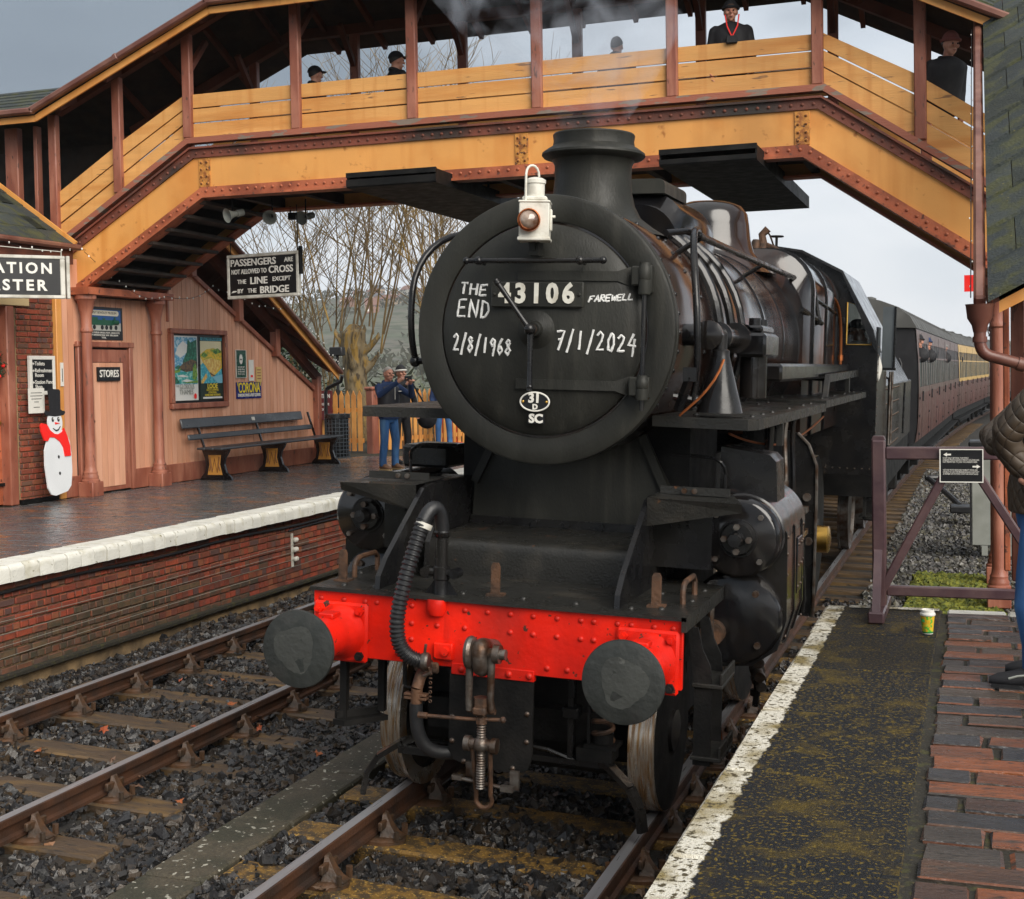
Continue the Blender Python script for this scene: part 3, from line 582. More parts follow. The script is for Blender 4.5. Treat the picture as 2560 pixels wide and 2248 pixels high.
for k in range(8):                                         # underside of the left steps
    b = MB(); x = -9.5+k*.28; z = zat(REF, x)+.10; b.box((x,YF+.06,z-.02), (x+.30,YR-.06,z+.02)); b.box((x-.02,YF+.06,z-.02), (x+.01,YR-.06,z+.15)); part('step_tread', b, 'darkwood', fb, False)
POSTS = [-9.62, -8.56, -7.44, -5.81, -4.17, -2.52, -.85, .82, 1.93, 2.98]
EAVE = [(-9.55, 6.10), (-6.80, 7.26), (.42, 7.26), (2.85, 6.02)]
S_ = offp(REF, .775)
for yo, s_ in ((YF, 1), (YR, -1)):
    for x in POSTS[:-1]:
        b = MB(); z0 = zat(S_, x); b.box((x-.065,yo-.045*s_,z0) if s_ > 0 else (x-.065,yo-.06,z0), (x+.065,yo+.06,zat(EAVE, x)+.14) if s_ > 0 else (x+.065,yo+.045,zat(EAVE, x)+.14), .012); part('post', b, 'trim', fb)
    for i in range(len(POSTS)-1):
        x0, x1 = POSTS[i]+.067, POSTS[i+1]-.067
        for d0, d1 in ((.785, .965), (.985, 1.16), (1.18, 1.355)):
            lo, hi = offp(REF, d0), offp(REF, d1); yj_ = yo+.02*s_+random.uniform(-.004,.004)
            b = MB(); b.prism([(x0, zat(lo, x0)+random.uniform(-.004,.004)), (x1, zat(lo, x1)+random.uniform(-.004,.004)), (x1, zat(hi, x1)), (x0, zat(hi, x0))], min(yj_, yj_+.03*s_), max(yj_, yj_+.03*s_), XZ)
            part('plank', b, 'plank', fb, False)
    b = MB()
    for p, q in zip(EAVE, EAVE[1:]): b.bar((p[0], yo+.01*s_, p[1]+.16), (q[0], yo+.01*s_, q[1]+.16), .12, .14)
    part('wall_plate', b, 'rafters', fb, False)
# bridge roof
def roof_rows(b, P, y0, y1, rise, th, rows=1):
    for r_ in range(rows):
        t0, t1 = r_/rows, (r_+1)/rows
        for (xa, za), (xb, zb_) in zip(P, P[1:]):
            ya, yb_ = lerp(y0, y1, t0), lerp(y0, y1, t1); e0, e1 = rise*t0, rise*t1; k = th+(.018 if rows > 1 else 0); k1 = th
            b.add([(xa,ya,za+e0),(xb,ya,zb_+e0),(xb,yb_,zb_+e1),(xa,yb_,za+e1),(xa,ya,za+e0+k),(xb,ya,zb_+e0+k),(xb,yb_,zb_+e1+k1),(xa,yb_,za+e1+k1)], [(3,2,1,0),(4,5,6,7),(0,1,5,4),(1,2,6,5),(2,3,7,6),(3,0,4,7)])
    return b
EV = [(-9.55, 6.10), (-6.80, 7.26), (.42, 7.26), (2.85, 6.02)]
EVL = [(-12.5, 6.10)]+EV
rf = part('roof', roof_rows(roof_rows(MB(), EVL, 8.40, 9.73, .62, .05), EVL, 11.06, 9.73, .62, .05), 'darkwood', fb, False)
E2 = [(x, z+.055) for x, z in EVL]
part('slate_courses', roof_rows(roof_rows(MB(), E2, 8.36, 9.73, .64, .02, 7), E2, 11.1, 9.73, .64, .02, 7), 'slate', rf, False)
for i, (p, q) in enumerate(zip(EVL, EVL[1:])):
    b = MB(); b.bar((p[0], 8.40, p[1]-.02), (q[0], 8.40, q[1]-.02), .03, .085); part('fascia', b, 'orange', fb, False)
    b = MB(); b.bar((p[0]-.03, 8.33, p[1]+.075), (q[0]+.03, 8.33, q[1]+.075), .10, .085, ch=.02); gu = part('gutter', b, 'gutter', fb, False)
    n = max(2, int(math.dist(p, q)/1.0)); b = MB()
    for j in range(1, n): x, z = lerp(p[0], q[0], j/n), lerp(p[1], q[1], j/n); b.bar((x-.04, 8.33, z+.075-.04*(q[1]-p[1])/(q[0]-p[0])), (x+.04, 8.33, z+.075+.04*(q[1]-p[1])/(q[0]-p[0])), .115, .10, ch=.02)
    part('gutter_joint', b, 'gutter', gu, False)
for k in range(17):
    x = -9.2+k*.74
    z = zat(EV, min(max(x, -9.5), 2.8))
    for y in (8.45, 11.0): b = MB(); b.bar((x, y, z-.03), (x, 9.73, z+.58), .06, .09); part('rafter', b, 'rafters', rf, False)
for x in POSTS[2:8]:
    z = zat(EV, x)
    for yy, sg in ((YF+.05, 1), (YR-.05, -1)): b = MB(); b.bar((x, yy, z-.35), (x, yy+.42*sg, z+.12), .07, .07); part('roof_brace', b, 'rafters', rf, False)
# smoke trays under the span
for x0, x1 in ((-4.85, -3.65), (-.90, .21)):
    b = MB(); b.box((x0,8.32,4.83), (x1,13.15,4.845)); b.box((x0,8.30,4.845), (x1,8.325,4.93) if x0 < -2 else (x1,8.325,4.90)); b.box((x0,8.30,4.955), (x1,8.34,5.015))
    for x in (x0, x1-.02): b.box((x,8.326,4.846), (x+.02,13.15,5.0))
    b.box((x0+.02,8.345,4.99), (x1-.02,13.1,5.0)); part('smoke_tray', b, 'frameblack', fb, False)
    for yy in (9.4, 10.3):
        for x in (x0+.06, x1-.06): b = MB(); b.box((x-.012,yy-.012,5.0), (x+.012,yy+.012,5.15)); part('tray_hanger', b, 'frameblack', fb, False)
# left landing: dark enclosure, posts
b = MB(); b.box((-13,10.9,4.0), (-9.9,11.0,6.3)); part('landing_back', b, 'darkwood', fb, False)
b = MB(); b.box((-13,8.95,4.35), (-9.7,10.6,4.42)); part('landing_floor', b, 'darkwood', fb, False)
for x, w_ in ((-10.28, .22), (-9.95, .06)):
    b = MB(); b.box((x-w_,8.9,4.42), (x,9.02,6.1), .01); part('post', b, 'trim', fb)
b = MB(); b.box((-10.6,8.86,4.40), (-9.70,8.9,4.66)); part('plank', b, 'plank', fb, False)
# columns carrying the girders
def column(x, y, z0, z1, label=None):
    b = MB(); b.lathe([(.155,0),(.155,.22),(.13,.24),(.135,.27),(.115,.30),(.12,.33),(.098,.36),(.09,.42),(.085,z1-z0-.55),(.105,z1-z0-.53),(.105,z1-z0-.49),(.088,z1-z0-.47),(.095,z1-z0-.30),(.15,z1-z0-.10),(.18,z1-z0-.08),(.18,z1-z0)], (x,y,z0), (0,0,1), 20)
    b.v = [(x+(p[0]-x)*.82, y+(p[1]-y)*.82, p[2]) for p in b.v]; b.box((x-.125,y-.125,z0-.01), (x+.125,y+.125,z0+.20), .012); return part('column', b, 'trim', fb)
column(-9.17, 8.86, .9, 3.72); column(-9.17, 10.52, .9, 3.72)
column(2.72, 8.86, -.15, 3.45); column(2.72, 10.55, -.15, 3.45)
b = MB(); b.box((-9.35,8.7,3.70), (-9.0,10.75,3.80)); part('column_head_beam', b, 'flange', fb, False)
# speakers and floodlight beneath the left steps
for x, y, z, rz in ((-6.95,9.05,4.70,-.5), (-6.6,9.5,4.70,.35), (-6.3,9.9,4.72,-.2)):
    d = Vector((math.sin(rz), -math.cos(rz), -.25)).normalized()
    o = thing('loudspeaker', ('grey horn loudspeaker nearest the girder under the bridge steps', 'grey horn loudspeaker in the middle under the bridge steps', 'dim horn loudspeaker at the back under the bridge')[int((x+7)*3)], 'loudspeaker', (x,y,z))
    b = MB(); b.lathe([(.03,-.16),(.035,-.08),(.05,-.02),(.09,.05),(.10,.055),(.085,.045),(.03,-.06)], (x,y,z), d, 18, False); part('horn', b, 'grey', o)
    b = MB(); b.lathe([(.045,-.2),(.05,-.1)], (x,y,z), d, 12); part('driver_housing', b, 'grey', o)
    b = MB(); b.tube([(x,y+.05,z),(x,y+.06,z+.26)], .012, 6); part('bracket', b, 'frameblack', o)
o = thing('floodlight', 'small dark floodlight fixed under the far edge of the bridge', 'light', (-6.75,10.45,4.75))
b = MB(); b.rbox((-6.75,10.45,4.82), (.17,.09,.10), .3, .01); part('lamp_head', b, 'frameblack', o)
b = MB(); b.tube([(-6.82,10.48,4.82),(-6.85,10.52,4.97)], .012, 6); part('bracket', b, 'frameblack', o)

# ---- left stair: roof, posts, rafters (descends away from us)
ze = lambda y: 4.74-(y-12.02)*.562
def stairslope(y0, y1, xa, xb, da, db, th): 
    b = MB(); b.add([(xa,y0,ze(y0)+da),(xa,y1,ze(y1)+da),(xb,y1,ze(y1)+db),(xb,y0,ze(y0)+db),(xa,y0,ze(y0)+da+th),(xa,y1,ze(y1)+da+th),(xb,y1,ze(y1)+db+th),(xb,y0,ze(y0)+db+th)], [(0,1,2,3),(7,6,5,4),(0,4,5,1),(1,5,6,2),(2,6,7,3),(3,7,4,0)]); return b
for xa, xb in ((-8.92,-9.95), (-10.98,-9.95)):
    r_ = part('stair_roof', stairslope(10.9, 15.95, xa, xb, 0, .62, .04), 'rafters', fb, False)
    k = 0; y = 10.9
    while y < 15.9:
        part('slate_course', stairslope(y, y+.36, xa+.03*(1 if xa > -9.5 else -1), xb, .045+.012*(k % 2), .665+.012*(k % 2), .02), 'slate', r_, False); y += .36; k += 1
    for y in [11.2+.5*i for i in range(10)]: b = MB(); b.bar((xa,y,ze(y)-.05), (xb,y,ze(y)+.57), .05, .08); part('rafter', b, 'rafters', r_, False)
b = MB(); b.bar((-8.9,10.9,ze(10.9)-.01), (-8.9,16.0,ze(16.0)-.01), .03, .10); part('stair_fascia', b, 'orange', fb, False)
b = MB(); b.bar((-8.84,10.9,ze(10.9)+.07), (-8.84,16.0,ze(16.0)+.07), .09, .07, ch=.02); part('stair_gutter', b, 'gutter', fb, False)
for x in (-9.27, -10.75):
    b = MB(); b.bar((x,10.9,ze(10.9)-.10), (x,15.9,ze(15.9)-.10), .10, .16); part('stair_beam', b, 'rafters', fb, False)
    for y in (11.65, 13.05, 14.28, 15.80):
        b = MB(); b.box((x-.07,y-.07,max(.9, 2.2-(y-15.72)*.474) if y < 15.7 else .9), (x+.07,y+.07,ze(y)-.1), .01); part('stair_post', b, 'trim', fb)
b = MB(); b.tube([(-8.82,15.98,ze(16)+.02),(-8.86,16.02,2.42),(-9.15,15.98,2.28),(-9.17,15.97,2.2),(-9.17,15.97,.9)], .035, 8); part('downpipe', b, 'cable', fb)
vl = MB()
for k in range(14):
    y = 12.4+k*.24; vl.prism([(-.12,0),(.12,0),(.12,-.12),(.06,-.2),(0,-.12),(-.06,-.2),(-.12,-.12)], -10.72, -10.69, lambda u, v, w, y=y: (w, y+u, ze(y)-.15-u*.562+v))
part('valance', vl, 'rafters', fb, False)

# ---- right stair: roof coming down towards us
zr = lambda y: 2.99+(y-3.47)*.615
sr = None
def rstrip(y0, y1, x0, x1, dz, th, lift=0.):
    b = MB(); q = lambda x, y: zr(y)+(x-2.60)*.52+dz
    b.add([(x0,y0,q(x0,y0)+lift),(x1,y0,q(x1,y0)+lift),(x1,y1,q(x1,y1)),(x0,y1,q(x0,y1)),(x0,y0,q(x0,y0)+th+lift),(x1,y0,q(x1,y0)+th+lift),(x1,y1,q(x1,y1)+th),(x0,y1,q(x0,y1)+th)], [(3,2,1,0),(4,5,6,7),(0,1,5,4),(1,2,6,5),(2,3,7,6),(3,0,4,7)]); return b
sr = part('stair_roof', rstrip(3.40, 9.0, 2.62, 3.9, -.03, .05), 'rafters', fb, False)
y = 3.30; k = 0; rr = random.Random(5)
while y < 8.7:
    x = 2.585
    while x < 3.9:
        w_ = .34 if k % 2 == 0 else (.34 if x > 2.6 else .20)
        part('slate', rstrip(y, y+.50, x, x+w_-.006, .03, .035+rr.uniform(0,.006), .03), 'slate', sr, False); x += w_
    y += .46; k += 1
b = MB(); b.bar((2.53,3.40,zr(3.40)-.0), (2.53,8.9,zr(8.9)-.0), .085, .085, ch=.02); part('stair_gutter', b, 'gutter', fb, False)
b = MB(); b.lathe([(.045,0),(.055,.05),(.085,.10),(.095,.19),(.10,.20)], (2.53,3.40,2.73), (0,0,1), 14); part('rainwater_head', b, 'gutter', fb)
b = MB(); b.tube([(2.53,3.40,2.75)]+bez([(2.53,3.40,2.68),(2.53,3.40,2.58),(2.60,3.41,2.56)], 5)+[(2.80,3.44,2.50),(3.2,3.5,2.42)], .042, 12); b.lathe([(.05,0),(.05,.04)], (2.53,3.40,2.66), (0,0,1), 12); b.lathe([(.05,0),(.05,.05)], (2.78,3.437,2.505), (.2,.03,-.06), 12); part('downpipe', b, 'gutter', fb)
b = MB(); b.prism([(2.66,2.865),(3.6,3.34),(3.6,3.52),(2.66,3.05)], 3.40, 3.44, XZ); part('bargeboard', b, 'orange', fb, False)
for x0, x1, y0, m_ in ((2.70,2.745,4.3,'flange'), (2.745,2.84,3.8,'trim'), (2.86,3.0,3.6,'trim')):
    b = MB(); b.box((x0,y0,.9), (x1,y0+.12,zr(y0)+.02), .008); part('stair_post', b, m_, fb)
b = MB(); b.rbox((2.72,8.1,5.83), (.22,.16,.012), .3, 0, .5, .3); part('lead_flashing', b, 'signframe', fb)

# ================================================================ STORES SHED under the bridge and stair
sh = thing('stores_shed', 'salmon boarded store below the footbridge stair with brown red trim', 'shed', (-9.4,12,.9))
ztop = lambda y: 4.25 if y < 11.6 else 4.25-(y-11.6)*.474
b = MB(); b.prism([(8.36,.9),(15.8,.9),(15.8,ztop(15.8)-.03),(11.6,4.2),(8.36,4.2)], -9.42, -9.335, YZ); part('backing', b, 'darkwood', sh, False)
y = 8.40; rr = random.Random(21)
while y < 15.78:
    w_ = .122
    if y+w_ < 8.86 or y > 10.02:
        b = MB(); b.prism([(y,1.18),(y+w_-.009,1.18),(y+w_-.009,ztop(y+w_)-.05),(y,ztop(y)-.05)], -9.335, -9.315+rr.uniform(0,.004), YZ); part('board', b, 'salmon', sh, False)
    else:
        b = MB(); b.prism([(y,3.02),(y+w_-.009,3.02),(y+w_-.009,4.2),(y,4.2)], -9.335, -9.315, YZ); part('board', b, 'salmon', sh, False)
    y += w_
for y0, y1 in ((8.40,8.80), (10.08,15.8)):
    b = MB(); b.box((-9.335,y0,.9), (-9.295,y1,1.19), .006); part('plinth', b, 'trim', sh, False)
b = MB(); b.bar((-9.31,11.55,4.25), (-9.31,15.85,2.235), .07, .09, up=(1,0,0)); part('raking_trim', b, 'trim', sh, False)
b = MB(); b.box((-9.33,15.74,.9), (-9.25,15.86,2.24), .01); part('corner_post', b, 'trim', sh)
b = MB(); b.box((-9.34,8.35,.9), (-9.27,8.47,3.7), .008); part('pilaster', b, 'orange', sh)
fr = MB(); fr.box((-9.335,8.80,.9), (-9.27,8.90,3.0), .01); fr.box((-9.335,9.98,.9), (-9.27,10.07,3.0), .01); fr.box((-9.335,8.78,2.98), (-9.26,10.09,3.06), .01); part('door_frame', fr, 'trim', sh)
dr = part('door', MB().box((-9.33,8.92,.92), (-9.305,9.96,2.95)), 'trim', sh, False, label='narrow boarded door with brown red frame')
for k in range(6):
    b = MB(); y0 = 9.04+k*.135; b.box((-9.306,y0,.98), (-9.298,y0+.126,2.76), .002); part('door_board', b, 'salmon', dr, False)
b = MB(); b.box((-9.307,8.92,.92), (-9.292,9.03,2.95), .003); b.box((-9.307,9.85,.92), (-9.292,9.96,2.95), .003); b.box((-9.307,9.03,2.77), (-9.292,9.85,2.95), .003); part('door_rail', b, 'trim', dr, False)
b = MB(); b.box((-9.29,8.92,1.99), (-9.262,9.0,2.06), .008); b.tube(bez([(-9.27,8.94,2.06),(-9.27,8.94,2.14),(-9.27,8.985,2.14),(-9.27,8.985,2.06)], 8), .006, 6); part('padlock', b, 'brass', dr)
b = MB(); b.lathe([(.02,0),(.02,.015)], (-9.297,9.13,1.93), (1,0,0), 10); part('keyhole_cover', b, 'frameblack', dr)
b = MB(); b.box((-9.33,11.0,3.4), (-9.28,11.05,3.9), .01); part('bracket_block', b, 'trim', sh)
def sign_board(name, label, y0, y1, z0, z1, x, th, mat, frame=None, fw=.02):
    o = thing(name, label, 'sign', (x,(y0+y1)/2,z0))
    b = MB(); b.box((x-th,y0,z0), (x,y1,z1)); part('panel', b, mat, o, False)
    if frame:
        for a in ((y0-fw,y1+fw,z0-fw,z0),(y0-fw,y1+fw,z1,z1+fw),(y0-fw,y0,z0,z1),(y1,y1+fw,z0,z1)): b = MB(); b.box((x-th-.002,a[0],a[2]), (x+.012,a[1],a[3]), .003); part('frame_bar', b, frame, o, False)
    return o
RX = (math.pi/2, 0, math.pi/2)               # text lying in the wall plane, facing +x
o = sign_board('stores_sign', 'small black sign lettered STORES on the boarded door', 9.22, 9.74, 2.50, 2.70, -9.27, .025, 'blackboard')
letters('STORES', .145, 'letter', o, (-9.267,9.48,2.60), RX, bold=.0015, width=.44)
o = sign_board('museum_poster', 'blue and black enamel poster with a green tank engine above the store door', 8.97, 9.87, 3.09, 3.56, -9.30, .015, 'blackboard')
b = MB(); b.box((-9.3,9.02,3.24), (-9.297,9.82,3.52)); part('sky_panel', b, plain('poster blue', (.02, .09, .28)), o, False)
b = MB(); b.box((-9.297,9.02,3.22), (-9.2955,9.82,3.335)); part('ground_panel', b, plain('poster grey', (.42, .42, .38)), o, False)
b = MB(); b.prism([(9.10,3.455),(9.13,3.435),(9.74,3.435),(9.77,3.455),(9.77,3.49),(9.74,3.51),(9.13,3.51),(9.10,3.49)], -9.297, -9.293, YZ); part('caption_cloud', b, plain('poster cream', (.66, .62, .5)), o, False)
b = MB(); b.box((-9.296,9.12,3.30), (-9.290,9.28,3.41)); b.box((-9.296,9.26,3.30), (-9.288,9.62,3.375)); b.cyl((-9.292,9.62,3.345), (-9.292,9.74,3.345), .035, n=10); b.box((-9.296,9.66,3.38), (-9.288,9.69,3.42)); b.box((-9.296,9.40,3.375), (-9.288,9.45,3.40)); part('engine_picture', b, plain('poster green', (.015, .09, .05)), o, False)
b = MB()
for y in (9.2, 9.38, 9.48, 9.58, 9.70): b.cyl((-9.294,y,3.268), (-9.289,y,3.268), .032, n=12)
part('wheel_picture', b, 'blackboard', o, False)
letters('VISIT BEWDLEY MUSEUM', .05, 'blackboard', o, (-9.2925,9.435,3.475), RX, width=.56, depth=.001)
for k, tx in enumerate(('RAILWAY MUSEUM  SPECIAL EVENTS  GRAND FETES', 'CRAFT DEMONSTRATIONS  SHOP  HERB GARDEN', 'TEL')): letters(tx, .035, 'letter', o, (-9.2985,9.42,3.19-.035*k), RX, width=(.74, .66, .12)[k], depth=.001)
# poster case with two landscape posters
o = thing('poster_case', 'brown red framed poster case with two colourful landscape posters on the boarded wall', 'poster', (-9.28,11.8,2.04))
fr = MB()
for a in ((11.02,12.66,2.04,2.13),(11.02,12.66,3.22,3.30),(11.02,11.10,2.13,3.22),(12.58,12.66,2.13,3.22)): fr.box((-9.32,a[0],a[2]), (-9.24,a[1],a[3]), .012)
part('frame', fr, 'trim', o)
b = MB(); b.box((-9.32,11.10,2.13), (-9.30,12.58,3.22)); part('backboard', b, 'blackboard', o, False)
def poster(y0, y1, z0, z1, x, layers):
    b = MB(); b.box((x-.004,y0,z0), (x,y1,z1)); p = part('poster', b, layers[0], o, False)
    for k, (mname, poly) in enumerate(layers[1:]):
        b = MB(); h = x+.001*(k+1); b.add([(h, lerp(y0,y1,u), lerp(z0,z1,v)) for u, v in poly], [tuple(range(len(poly)))]); part('picture_patch', b, mname, p, False)
    return p
PB = plain('poster sky', (.10, .34, .52), col2=(.45, .62, .72), scale=22, thr=(.48, .58)); PW = plain('poster white', (.72, .72, .68)); PG = plain('poster dark green', (.012, .10, .06), col2=(.03, .2, .12), scale=22, thr=(.48, .58)); PT = plain('poster teal', (.03, .32, .30), col2=(.3, .6, .55), scale=22, thr=(.48, .58)); PL = plain('poster leaf', (.20, .36, .05), col2=(.05, .16, .04), scale=22, thr=(.48, .58)); PY = plain('poster yellow', (.80, .52, .04), col2=(.45, .42, .05), scale=22, thr=(.48, .58)); PO = plain('poster sand', (.72, .42, .10), col2=(.85, .65, .2), scale=22, thr=(.48, .58)); PBr = plain('poster brown', (.16, .10, .05), col2=(.06, .05, .04), scale=22, thr=(.48, .58)); PA = plain('poster aqua', (.04, .36, .48), col2=(.15, .55, .62), scale=22, thr=(.48, .58)); PK = plain('poster black', (.012, .03, .02)); PC = plain('poster cream light', (.75, .68, .42))
p1 = poster(11.13, 11.82, 2.17, 3.19, -9.297, [PW, (PB, [(.03,.25),(.97,.25),(.97,.98),(.03,.98)]), (PW, [(.1,.72),(.3,.66),(.55,.74),(.75,.7),(.6,.86),(.4,.92),(.2,.84)]), (PG, [(.03,.5),(.2,.55),(.35,.52),(.4,.62),(.55,.75),(.6,.95),(.72,.9),(.97,.95),(.97,.5),(.5,.44)]), (PT, [(.03,.26),(.97,.26),(.97,.42),(.6,.46),(.3,.44),(.03,.52)]), (PBr, [(.2,.5),(.4,.58),(.75,.64),(.97,.60),(.97,.5),(.8,.46),(.5,.44)]), (PL, [(.03,.46),(.3,.5),(.25,.44),(.03,.42)]), (PL, [(.75,.34),(.8,.55),(.9,.58),(.97,.4),(.9,.3)]), (PW, [(.1,.38),(.4,.36),(.6,.37),(.35,.40)]), (PW, [(.3,.30),(.6,.28),(.8,.30),(.5,.33)]), (PG, [(.03,.26),(.25,.27),(.1,.36),(.03,.38)]), (PL, [(.3,.27),(.97,.27),(.97,.31),(.6,.29)])])
letters('THE', .05, 'grey', p1, (-9.28,11.22,2.40), RX, depth=.001); letters('GLORIOUS', .11, 'grey', p1, (-9.28,11.48,2.385), RX, width=.40, depth=.001); letters('THAMES', .11, 'grey', p1, (-9.28,11.46,2.30), RX, width=.38, depth=.001)
b = MB(); b.add([(-9.281, 11.71+.04*math.cos(a), 2.235+.045*math.sin(a)) for a in [i*math.pi/6 for i in range(12)]], [tuple(range(12))]); part('emblem', b, 'red', p1, False)
p2 = poster(11.88, 12.55, 2.17, 3.19, -9.297, [PK, (PC, [(.03,.26),(.97,.26),(.97,.93),(.03,.93)]), (PA, [(.03,.26),(.97,.26),(.97,.5),(.7,.42),(.4,.5),(.25,.62),(.03,.55)]), (PY, [(.03,.72),(.3,.80),(.6,.82),(.97,.78),(.97,.5),(.75,.42),(.55,.36),(.3,.5),(.12,.6),(.03,.68)]), (PO, [(.1,.62),(.5,.66),(.9,.62),(.97,.55),(.7,.44),(.5,.36),(.3,.52)]), (PL, [(.03,.70),(.2,.76),(.35,.70),(.2,.66)]), (PL, [(.5,.78),(.8,.82),(.97,.76),(.7,.72)]), (PA, [(.1,.52),(.35,.42),(.6,.30),(.7,.27),(.5,.27),(.25,.38),(.03,.5)]), (PBr, [(.4,.44),(.9,.32),(.85,.30),(.45,.40)]), (PO, [(.03,.30),(.25,.42),(.3,.36),(.12,.26),(.03,.26)]), (plain('poster pale blue', (.2, .5, .62)), [(.5,.36),(.97,.40),(.97,.26),(.75,.26)]), (PA, [(.03,.94),(.97,.94),(.97,.985),(.03,.985)])])
letters('GREAT WESTERN RAILWAY', .05, 'blackboard', p2, (-9.28,12.215,3.153), RX, width=.58, depth=.001)
letters('LOOE', .11, plain('poster letter yellow', (.85, .66, .05)), p2, (-9.28,12.215,2.385), RX, width=.30, depth=.001, bold=.003)
for k, tx in enumerate(('SOUTH CORNWALL', 'FOR IDEAL', 'HOMES AND HOLIDAYS')): letters(tx, .05, plain('poster letter yellow', (.85, .66, .05)), p2, (-9.28,12.215,2.325-.042*k), RX, width=(.36, .24, .46)[k], depth=.001)
b = MB(); b.box((-9.283,11.93,2.185), (-9.279,12.50,2.215)); part('caption_strip', b, PW, p2, False)
o = sign_board('enamel_advert', 'blue enamel advert lettered CORONA in yellow on the boarded wall', 12.98, 13.80, 2.16, 2.44, -9.295, .012, plain('advert blue', (.012, .02, .16), .25))
letters("'CORONA'", .24, plain('advert yellow', (.85, .66, .02), .3), o, (-9.292,13.39,2.335), RX, width=.76, depth=.002, bold=.004); letters('SPARKLING DRINKS & FRUIT SQUASHES', .07, 'letter', o, (-9.292,13.39,2.215), RX, width=.74, depth=.002, bold=.002)
o = sign_board('help_notice', 'dark green notice with a pale oval above the blue advert', 12.98, 13.30, 2.52, 2.98, -9.295, .010, plain('notice green', (.012, .07, .045), .3), 'letter', .008)
b = MB(); b.add([(-9.291, 13.14+.055*math.cos(a), 2.83+.085*math.sin(a)) for a in [i*math.pi/8 for i in range(16)]], [tuple(range(16))]); part('oval', b, 'letter', o, False)
for k, tx in enumerate(('Let us give your', 'heritage railway', 'the help it needs', 'from you')): letters(tx, .045, 'letter', o, (-9.292,13.14,2.70-.04*k), RX, width=.22, depth=.001)
letters('your', .05, 'blackboard', o, (-9.2895,13.14,2.83), RX, width=.08, depth=.001)
o = sign_board('white_notice', 'narrow white notice with a red mark beside the green notice', 13.40, 13.56, 2.46, 2.82, -9.295, .01, 'letter'); b = MB(); b.box((-9.294,13.45,2.52), (-9.291,13.52,2.56)); part('red_mark', b, 'red', o, False)
o = sign_board('yellow_notice', 'small faded yellow notice right of the white notice', 13.64, 13.82, 2.43, 2.70, -9.295, .01, plain('faded yellow', (.62, .42, .14)))
for k in range(4): b = MB(); b.box((-9.294,13.67,2.64-.05*k), (-9.2925,13.79,2.655-.05*k)); part('text_line', b, 'trim', o, False)
# ================================================================ STATION BUILDING at the left edge
sb = thing('station_building', 'red brick station building with slate canopy at the left edge', 'building', (-9.6,6.5,.9))
b = MB(); b.box((-12,7.60,.88), (-9.34,8.36,4.3)); part('wall_core', b, 'mortar', sb, False)
specs = []; rb = random.Random(4)
for r_ in range(37):
    z = .945+r_*.0755; y = 7.62+(0 if r_ % 2 else .055); 
    specs.append((-9.335, 7.62+.022, z, .03, .045, .064)) if r_ % 2 == 0 else None
    while y < 8.33:
        L = min(.21 if r_ % 2 else .10, 8.345-y); specs.append((-9.335+rb.uniform(-.003,.003), y+L/2+(.0 if r_ % 2 else .0), z, .03, round(L, 3), .064)); y += L+.011
bricks(sb, [s_ for s_ in specs if s_[4] > .03], ('brick', 'brick'), 300, lambda s_: 0.)
b = MB(); b.box((-9.36,7.60,.9), (-9.30,8.36,.96)); part('plinth', b, 'frameblack', sb, False)
b = MB(); b.box((-12,5.5,.9), (-9.75,7.58,4.3)); part('lobby', b, 'darkwood', sb, False)
fr = MB(); fr.box((-9.50,7.42,.9), (-9.31,7.57,3.5), .012); part('door_frame', fr, 'trim', sb)
dr = part('door', MB().box((-9.50,6.5,.92), (-9.45,7.42,3.4)), 'flange', sb, False, label='brown red panelled station door')
for z0, z1 in ((1.05,1.75), (2.0,3.2)): b = MB(); b.box((-9.452,6.65,z0), (-9.44,7.30,z1), .01); part('door_panel', b, 'orange', dr, False)
b = MB(); b.ball((-9.40,7.32,1.98), .04); b.lathe([(.05,0),(.05,.012)], (-9.448,7.32,1.98), (1,0,0), 14); part('door_knob', b, 'brass', dr)
b = MB(); b.box((-9.44,7.0,1.16), (-9.41,7.42,1.20)); part('door_hinge', b, 'frameblack', dr, False)
b = MB(); b.box((-9.36,7.30,3.50), (-9.30,7.86,3.62), .008); part('lintel', b, plain('cream lintel', (.55, .42, .22)), sb)
# slate canopy: slopes down towards the track, its far verge painted orange
zc = lambda x: 4.40-(x+9.22)*.70
cr_ = part('canopy_roof', MB().prism([(-10.6,zc(-10.6)-.05),(-9.16,zc(-9.16)-.05),(-9.16,zc(-9.16)),(-10.6,zc(-10.6))], 4.0, 8.6, XZ), 'darkwood', sb, False)
x = -9.14; k = 0
while x > -10.6:
    y = 8.58
    while y > 5.6:
        b = MB(); L = .42; b.prism([(x-.30,zc(x-.30)+.012),(x,zc(x)+.024),(x,zc(x)+.042),(x-.30,zc(x-.30)+.03)], y-L+.006, y, XZ); part('slate', b, 'slate', cr_, False); y -= L if not (k % 2 and y > 8.5) else .2
    x -= .27; k += 1
b = MB(); b.bar((-10.6,8.61,zc(-10.6)+.04), (-9.12,8.61,zc(-9.12)+.04), .035, .09); part('verge_board', b, 'orange', sb, False)
b = MB(); b.bar((-9.10,4.5,4.33), (-9.10,8.68,4.33), .10, .08, ch=.025); part('gutter', b, 'gutter', sb)
b = MB(); b.box((-9.20,4.5,4.10), (-9.16,8.6,4.30)); part('canopy_fascia', b, 'rafters', sb, False)

